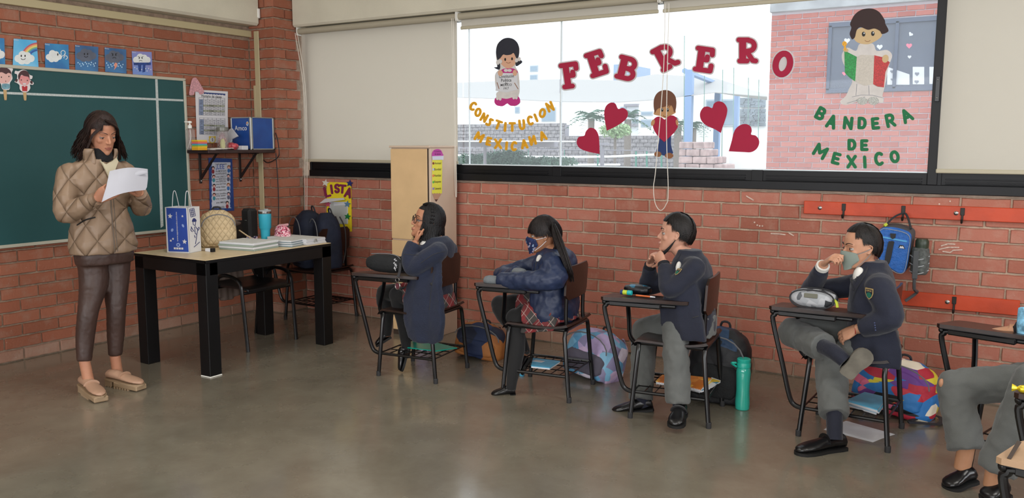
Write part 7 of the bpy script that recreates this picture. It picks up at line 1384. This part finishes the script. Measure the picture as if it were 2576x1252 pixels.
for s in (-1, 1):
    for z0, z1 in ((-.10, -.02), (-.40, -.13)): m = MB(); m.tube([T(.27*s, .28, z0), T(.345*s, .10, (z0+z1)/2), T(.37*s, -.04, z1)], .009*H, 5, smooth=3); m.build('ear_loop', m_w, mk_)
C = MB(); torso_mb(C, [((3.40, -1.05, .43), .175, .12), ((3.40, -1.05, .50), .185, .128), ((3.395, -1.05, .60), .175, .125), ((3.395, -1.05, .70), .175, .12), ((3.40, -1.05, .78), .17, .11), ((3.40, -1.05, .83), .12, .09), ((3.395, -1.05, .855), .07, .07)])
TB = bvh_mb(C)
eL_ = YP(1398, 700, -1.25); eR_ = YP(1262, 690, -.98)
sleeve(C, [(3.42, -1.14, .79), (3.455, -1.20, .78), eL_.lerp(Vector((3.455, -1.20, .78)), .45), eL_, YP(1360, 706, -1.29), YP(1310, 705, -1.29), YP(1256, 705, -1.29)], [.06, .072, .070, .066, .060, .056, .044]); sleeve(C, [(3.42, -.97, .79), (3.34, -.94, .77), eR_.lerp(Vector((3.34, -.94, .77)), .4), eR_, YP(1285, 694, -1.10), w2], [.06, .062, .056, .052, .048, .042])
jk = blob('puffer_jacket', C, m_puf, t, vox=.009, sm=3, disp=.022, dscale=.05)
tr = bvh(jk); sew_line('zip_line', TB, [(1338, 640), (1334, 665), (1334, 684)], .0035, m_dk, jk); shirt_bit(t, TB, 1337, 630, .028, (.7, .8, 1.3))
m = MB(); torso_mb(m, [((3.41, -1.05, .44), .17, .12), ((3.38, -1.05, .51), .16, .12), ((3.36, -1.06, .53), .15, .08)]); m.tube([(3.46, -1.13, .49), kL.lerp(Vector((3.46, -1.13, .49)), .25)], [.088, .085], 14); m.tube([(3.46, -.97, .50), kR.lerp(Vector((3.46, -.97, .5)), .3)], [.085, .075], 14)
m.rings([[Vector((3.27+.16*u, -1.20-.01*u, .47)), Vector((3.27+.16*u, -1.24, .36+.03*u)), Vector((3.27+.16*u, -1.225, .36+.03*u)), Vector((3.27+.16*u, -1.15, .47))] for u in (0, .3, .6, 1.0, 1.4)]); blob('plaid_skirt', m, m_plaid, t, vox=.008, sm=3)
m = MB(); m.ball(kL, .060, 14, 10); m.ball(kR, .058, 14, 10); m.tube([(3.40, -1.13, .49), kL+Vector((.02, 0, .0)), kL.lerp(aL, .5)+Vector((.018, 0, 0)), aL], [.072, .060, .052, .034], 14, smooth=4); m.tube([aL, YP(1285, 980, -1.28)], [.034, .03], 12); m.tube([(3.46, -.97, .49), kR+Vector((.02, 0, .0)), kR.lerp(aR, .5)+Vector((.018, 0, 0)), aR], [.07, .058, .048, .033], 14, smooth=4); blob('tights', m, m_tig, t, vox=.007, sm=3)
shoe(t, YP(1297, 995, -1.25), YP(1236, 1000, -1.33), m_shoe, m_sole, .055, .038, strap=m_shoe); shoe(t, YP(1336, 905, -1.09), YP(1316, 940, -1.18), m_shoe, m_sole, .05, .034, strap=m_shoe, up=(-.8, 0, .5))
# ---------------------------------------------------------------- boys
def blazer(t, hips, chest, neckc, a=.165, open_px=None):
    C = MB(); h, c, n = Vector(hips), Vector(chest), Vector(neckc)
    torso_mb(C, [(h+Vector((.0, 0, -.04)), a*1.06, .115), (h+Vector((.0, 0, .05)), a*1.03, .115), (h.lerp(c, .45), a*.95, .108), (c, a, .108), (c.lerp(n, .55), a*.94, .098), (c.lerp(n, .8), a*.72, .085), (n, a*.44, .066), (n+Vector((0, 0, .018)), a*.42, .062)]); return C
t = thing('person', 'boy in navy blazer with hands clasped at his mouth and black mask under chin', 'person', (4.17, -1.05, 0))
H = .205; HM = frame(YP(1701, 588, -1.05), (-.945, -.32, 0), 4, 0); T = lambda x, y, z: HM @ Vector((x*H, y*H, z*H)); nk = Vector((4.215, -1.05, .855)); hm = head_mb(HM, H, nk, .044)
w1 = YP(1668, 657, -1.15); w2 = YP(1636, 660, -1.06); hb_ = MB(); hand_mb(hb_, w1, YP(1650, 636, -1.10)-w1, (-.2, -.9, .3), .80, -1, (30, 34, 38, 42), 1.2, (50, 10)); hb_.tube([w1.lerp(YP(1684, 728, -1.25), .3), w1], [.024, .023], 12)
hb2 = MB(); hand_mb(hb2, w2, YP(1648, 634, -1.09)-w2, (-.8, .3, .3), .80, 1, (48, 50, 52, 54), 1.1, (40, 10)); hb2.tube([w2.lerp(YP(1630, 722, -.98), .3), w2], [.024, .023], 12)
lid = face_parts(t, HM, H, h_b, 0, .3, lips='a3655a'); inn = MB(); inn.tube([nk, (4.20, -1.06, .7), (4.19, -1.08, .5)], [.05, .06, .07], 12)
kL, kR = YP(1698, 822, -1.20), YP(1622, 830, -1.0); aL, aR = YP(1706, 1015, -1.27), YP(1612, 1005, -1.15)
body(t, [(hm, .0035), (hb_, .003), (hb2, .003)], s_b1, lid, inn)
def lim_b(a):
    a = abs(a); P = ((0, 43), (40, 41), (60, 26), (78, 9), (90, 4), (104, -16), (140, -34), (181, -38))
    for p, q in zip(P[:-1], P[1:]):
        if a <= q[0]: return p[1]+(q[1]-p[1])*(a-p[0])/(q[0]-p[0])
    return -38
hair_locks(HM, H, [(-50, 50, 104, 30, 88, 0, 0.0165, .0, 0), (45, 70, 50, 84, 22, 0, .009, 0, 0), (-70, -45, 50, 84, 22, 0, .009, 0, 0), (70, 98, 60, 84, 4, 0, .009, 0, 0), (-98, -70, 60, 84, 4, 0, .009, 0, 0), (98, 125, 70, 84, -22, 0, .009, 0, 0), (-125, -98, 70, 84, -22, 0, .009, 0, 0), (125, 235, 160, 84, -36, 0, .009, 0, 0), (-42, 42, 67, 80, 44, 0, 0.0143, 0, 0)], h_b, t, lim_b, 4, r=(.352, .456, .505))
mk_ = thing('face_mask', 'black face mask pulled down under the chin of the clasped hands boy', 'mask', tuple(T(0, .3, -.55))); m = MB(); m.tube([T(-.36, -.02, -.10), T(-.28, .14, -.36), T(-.10, .28, -.535), T(.10, .28, -.535), T(.28, .14, -.36), T(.36, -.02, -.10)], [.012*H, .07*H, .10*H, .10*H, .07*H, .012*H], 8, smooth=4, flat=.5); blob('mask_fabric', m, mat('black_mask', '0c0c10', .8), mk_, vox=.0045, sm=2)
C = blazer(t, (4.262, -1.085, .50), (4.252, -1.075, .72), (4.225, -1.06, .885), .142)
TB = bvh_mb(C)
sL_ = YP(1750, 672, -1.175); eL_ = YP(1684, 728, -1.25); eR_ = YP(1630, 722, -.98)
sleeve(C, [(4.22, -1.12, .81), sL_, sL_.lerp(eL_, .5)+Vector((0, -.01, -.01)), eL_, eL_.lerp(w1, .5), w1.lerp(eL_, .18)], [.05, .056, .052, .048, .044, .036]); sleeve(C, [(4.27, -.98, .80), (4.20, -.95, .78), Vector((4.20, -.95, .78)).lerp(eR_, .5), eR_, eR_.lerp(w2, .5), w2.lerp(eR_, .18)], [.055, .056, .052, .048, .044, .036])
R_ = []
for z, x0, x1, yb in ((.80, 4.20, 4.29, -1.19), (.70, 4.15, 4.335, -1.225), (.60, 4.13, 4.355, -1.25), (.52, 4.14, 4.375, -1.255), (.45, 4.18, 4.385, -1.25)): R_.append([Vector((x0, yb+.01, z)), Vector(((x0+x1)/2, yb-.015, z)), Vector((x1, yb, z)), Vector((x1, yb+.04, z)), Vector((x0, yb+.04, z))])
C.rings(R_); bz_ = blob('blazer', C, m_blz, t, vox=.009, sm=3, disp=.010, dscale=.07)
cuff(t, w1.lerp(eL_, .12), w1-eL_, .033, mat('black_sweater', '14151d', .9), 'sweater_cuff', .02); cuff(t, w2.lerp(eR_, .12), w2-eR_, .033, MATS['black_sweater'], 'sweater_cuff', .02)
tr = bvh(bz_); q_ = hit(tr, 1706, 684); n_ = q_[1]; ux = Vector((0, 0, 1)).cross(n_).normalized(); crest(t, q_[0]+n_*.003, ux, n_.cross(ux), .020)
shirt_bit(t, TB, 1688, 660, .028, (.6, .8, 1.5)); sew_line('pocket_flap', tr, [(1742, 799), (1762, 793), (1796, 781)], .003, m_dk, bz_)
for q in ([(1712, 640), (1700, 665), (1692, 690)],): sew_line('lapel_edge', TB, q, .003, m_lap, bz_, k=6, off=.006)
def trousers(t, hipL, hipR, kL, kR, aL, aR, r=(.085, .072, .070, .068, .066), nm='trousers', dis=.02):
    m = MB(); torso_mb(m, [((Vector(hipL)+Vector(hipR))/2+Vector((.03, 0, -.05)), .155, .12), ((Vector(hipL)+Vector(hipR))/2+Vector((.03, 0, .06)), .15, .115)])
    for h, k, a in ((hipL, kL, aL), (hipR, kR, aR)):
        h, k, a = Vector(h), Vector(k), Vector(a); m.tube([h, h.lerp(k, .6), k+(h-k).normalized()*.02, k.lerp(a, .12), k.lerp(a, .5), a], [r[0], r[1]*1.05, r[1], r[2], r[3], r[4]], 16, smooth=4)
    for k in (kL, kR): m.ball(k, r[1], 14, 10)
    return blob(nm, m, m_gry, t, vox=.009, sm=4, disp=dis, dscale=.06)
trousers(t, (4.23, -1.16, .50), (4.23, -1.01, .50), kL, kR, aL, aR)
shoe(t, YP(1715, 1040, -1.24), YP(1697, 1078, -1.42), m_shoe, m_sole, .062, .044, strap=m_shoe); shoe(t, YP(1644, 1030, -1.12), YP(1540, 1042, -1.22), m_shoe, m_sole, .062, .044, strap=m_shoe)
for a, c in ((aL, YP(1712, 1040, -1.27)), (aR, YP(1625, 1020, -1.14))): m = MB(); m.tube([a+Vector((0, 0, .03)), c], [.036, .034], 12); m.build('sock', m_sock, t)
# --- boy with crossed legs
t = thing('person', 'boy in navy blazer and grey face mask with one ankle crossed on his knee', 'person', (5.08, -.93, 0))
H = .21; HM = frame(YP(2166, 622, -.95), (-.80, -.60, 0), -3, 0); T = lambda x, y, z: HM @ Vector((x*H, y*H, z*H)); nk = Vector((5.12, -.93, .84)); hm = head_mb(HM, H, nk, .048)
w1 = YP(2072, 664, -1.03); f1 = YP(2102, 640, -1.075); hb_ = MB(); hand_mb(hb_, w1, f1-w1, (-.3, -.3, .9), .85, -1, (42, 46, 48, 50), 1.1, (10, 5)); hb_.tube([w1.lerp(YP(2040, 735, -.86), .3), w1], [.025, .024], 12)
w2 = YP(2155, 828, -1.10); f2 = YP(2105, 850, -1.08); hb2 = MB(); hand_mb(hb2, w2, f2-w2, (-.2, -.75, .6), .85, 1, (18, 20, 22, 24), 1.0, (20, 5)); hb2.tube([w2.lerp(YP(2238, 800, -1.12), .25), w2], [.026, .025], 12)
lid = face_parts(t, HM, H, h_b, 0, .3, mouth=False); inn = MB(); inn.tube([nk, (5.13, -.93, .7), (5.12, -.93, .5)], [.055, .07, .07], 12)
kL = YP(2090, 915, -1.04); aL = YP(2098, 1045, -1.22); kR = YP(1994, 835, -.92); aR = YP(2100, 886, -1.20)
inn.tube([aR, aR.lerp(kR, .25)], [.03, .034], 10)
body(t, [(hm, .0035), (hb_, .003), (hb2, .003)], s_b2, lid, inn)
m = MB(); m.tube([w2+(f2-w2)*.02+Vector((.021*cos(a)*0, .024*cos(a), .024*sin(a))) for a in [2*pi*j/16 for j in range(17)]], .0018, 5); m.build('red_thread_bracelet', mat('red_thread', 'a02020', .7), t)
hair_locks(HM, H, [(-50, 50, 104, 40, 88, 0, 0.0143, .0, 0), (45, 70, 50, 84, 22, 0, .009, 0, 0), (-70, -45, 50, 84, 22, 0, .009, 0, 0), (70, 98, 60, 84, 4, 0, .009, 0, 0), (-98, -70, 60, 84, 4, 0, .009, 0, 0), (98, 125, 70, 84, -22, 0, .009, 0, 0), (-125, -98, 70, 84, -22, 0, .009, 0, 0), (125, 235, 160, 84, -36, 0, .009, 0, 0)], h_b, t, lim_b, 12, r=(.352, .456, .505))
mk_ = thing('face_mask', 'grey green face mask worn over nose by the boy with crossed legs', 'mask', tuple(T(0, .45, -.2))); mask_mb(HM, H, -.51, -.04, 72, 1.15, .03, .06).build('mask_fabric', mat('sage_grey_mask', '7f8a82', .8, var=.06), mk_, angle=70)
for s in (-1, 1):
    for z0, z1 in ((-.12, -.0), (-.42, -.12)): m = MB(); m.tube([T(.285*s, .26, z0), T(.35*s, .10, (z0+z1)/2), T(.372*s, -.04, z1)], .008*H, 5, smooth=3); m.build('ear_loop', MATS['grey_knit'], mk_)
C = blazer(t, (5.13, -.93, .48), (5.125, -.93, .70), (5.12, -.93, .875), .172)
TB = bvh_mb(C)
sL_ = Vector((5.175, -1.08, .78)); eL_ = YP(2238, 800, -1.12); eR_ = YP(2040, 735, -.86)
sleeve(C, [(5.18, -1.0, .78), sL_, sL_.lerp(eL_, .5)+Vector((.01, -.01, 0)), eL_, eL_.lerp(w2, .55), w2.lerp(eL_, .12)], [.06, .070, .066, .062, .056, .042]); sleeve(C, [(5.12, -.86, .78), (5.04, -.82, .75), Vector((5.04, -.82, .75)).lerp(eR_, .5), eR_, eR_.lerp(w1, .5), w1.lerp(eR_, .15)], [.06, .062, .056, .052, .046, .037])
R_ = []
for z, x0, x1, yb in ((.60, 5.06, 5.25, -1.085), (.50, 5.07, 5.285, -1.10), (.40, 5.10, 5.29, -1.10)): R_.append([Vector((x0, yb+.01, z)), Vector(((x0+x1)/2, yb-.015, z)), Vector((x1, yb, z)), Vector((x1, yb+.05, z)), Vector((x0, yb+.05, z))])
C.rings(R_); bz_ = blob('blazer', C, m_blz, t, vox=.009, sm=3, disp=.010, dscale=.07)
tr = bvh(bz_); q_ = hit(tr, 2188, 738); n_ = q_[1]; ux = Vector((0, 0, 1)).cross(n_).normalized(); crest(t, q_[0]+n_*.003, ux, n_.cross(ux), .026)
shirt_bit(t, TB, 2153, 690, .036, (.8, .8, 1.3))
for q in ([(2184, 672), (2172, 700), (2154, 732), (2146, 760)], [(2138, 680), (2143, 705), (2150, 730)]): sew_line('lapel_edge', TB, q, .003, m_lap, bz_, k=6, off=.006)
for k_ in range(4): q_ = hit(tr, 2200+k_*.8, 812+6*k_); m = MB(); m.ball(q_[0], .004, 8, 5); m.build('cuff_button', mat('button_navy', '3c4668', .3), bz_)
cuff(t, w1.lerp(eR_, .06), w1-eR_, .034, m_shirt)
trousers(t, (5.11, -1.0, .48), (5.10, -.86, .50), kL, kR, aL, aR.lerp(kR, .24), (.092, .078, .076, .074, .072))
m = MB(); m.tube([aR.lerp(kR, .32), aR, YP(2125, 908, -1.215)], [.040, .038, .034], 12, smooth=2); m.build('sock', m_sock, t); m = MB(); m.tube([aL+Vector((0, 0, .03)), YP(2100, 1105, -1.26)], [.040, .036], 12); m.build('sock', m_sock, t)
m_grs = mat('worn_grey_sole', '6b665c', .8, var=.2, nscale=14)
o, d_, x_, u_, L_ = shoe(t, YP(2126, 946, -1.235), YP(2186, 884, -1.235), m_shoe, m_grs, .05, .044, up=(-.25, .85, .15)); shoe(t, ZP(2124, 1128, .0), ZP(2003, 1144, .0), m_shoe, m_sole, .066, .045, strap=m_shoe)
# --- boy at the right edge, mostly outside the frame
t = thing('person', 'boy at the right photo edge with grey trousers torn at the knee', 'person', (5.9, -1.1, 0))
s_b3 = skin('skin_light_tan', 'b8896c', 'b08060'); w1 = YP(2538, 828, -1.12); hb_ = MB(); hand_mb(hb_, w1, YP(2505, 834, -1.14)-w1, (0, -.15, 1), .82, 1, (10, 12, 12, 14), 1., (20, 10)); hb_.tube([w1+Vector((.07, 0, .0)), w1], [.027, .025], 12)
kL = YP(2402, 975, -1.30); aL = YP(2432, 1130, -1.38); kR = YP(2600, 960, -1.55); aR = YP(2506, 1185, -1.60); an = MB(); an.tube([aL+Vector((0, 0, .04)), YP(2420, 1180, -1.38)], [.036, .034], 12); an.tube([aR+Vector((0, 0, .05)), YP(2495, 1225, -1.6)], [.036, .034], 12)
HM = frame((6.0, -1.1, 1.0), (-.9, -.4, 0)); H = .21; T = lambda x, y, z: HM @ Vector((x*H, y*H, z*H)); hm = head_mb(HM, H, (6.04, -1.1, .86), .046); lid = face_parts(t, HM, H, h_b)
inn = MB(); inn.tube([(6.04, -1.1, .86), (6.05, -1.15, .5)], [.05, .08], 10); inn.tube([(6.02, -1.2, .77), (5.9, -1.24, .71), w1+Vector((.05, 0, .0))], [.03, .03, .02], 8); inn.tube([(6.0, -1.22, .5), kL, aL], [.05, .04, .03], 8); inn.tube([(6.05, -1.32, .5), kR, aR], [.05, .04, .03], 8)
body(t, [(hm, .005), (hb_, .003), (an, .005)], s_b3, lid, inn); hair_locks(HM, H, [(-50, 50, 52, 40, 88, 0, 0.0143, .0, 0), (45, 315, 130, 84, -20, 0, 0.0143, 0, 0)], h_b, t, lim_b, 12, r=(.352, .456, .505))
C = blazer(t, (6.10, -1.15, .50), (6.06, -1.12, .70), (6.04, -1.1, .86), .18); sleeve(C, [(6.0, -1.24, .77), (5.90, -1.26, .71), (5.86, -1.2, .69), w1+Vector((.03, 0, .004))], [.06, .055, .045, .034]); blob('dark_sweater', C, mat('black_sweater', '14151d', .9), t, vox=.01, sm=3, disp=.008)
m = MB(); m.tube([YP(2574, 772, -1.13), YP(2580, 815, -1.15), YP(2577, 862, -1.17)], [.02, .035, .03], 12); blob('striped_scarf', m, mat('blue_knit_stripe', '6fa3bf', .9, var=.5, nscale=40, bump=.6, bscale=60), t, vox=.006, sm=1)
trousers(t, (5.98, -1.22, .50), (6.05, -1.32, .50), kL, kR, aL, aR, (.088, .078, .076, .074, .076))
m = MB(); m.ball(kL+Vector((-.050, -.045, .025)), .020, 10, 7, (.6, .6, 1.0)); m.build('torn_knee', s_b3, t)
shoe(t, YP(2452, 1210, -1.36), YP(2378, 1232, -1.46), m_shoe, m_sole, .06, .043); shoe(t, YP(2532, 1245, -1.58), YP(2476, 1262, -1.66), m_shoe, m_sole, .06, .043)
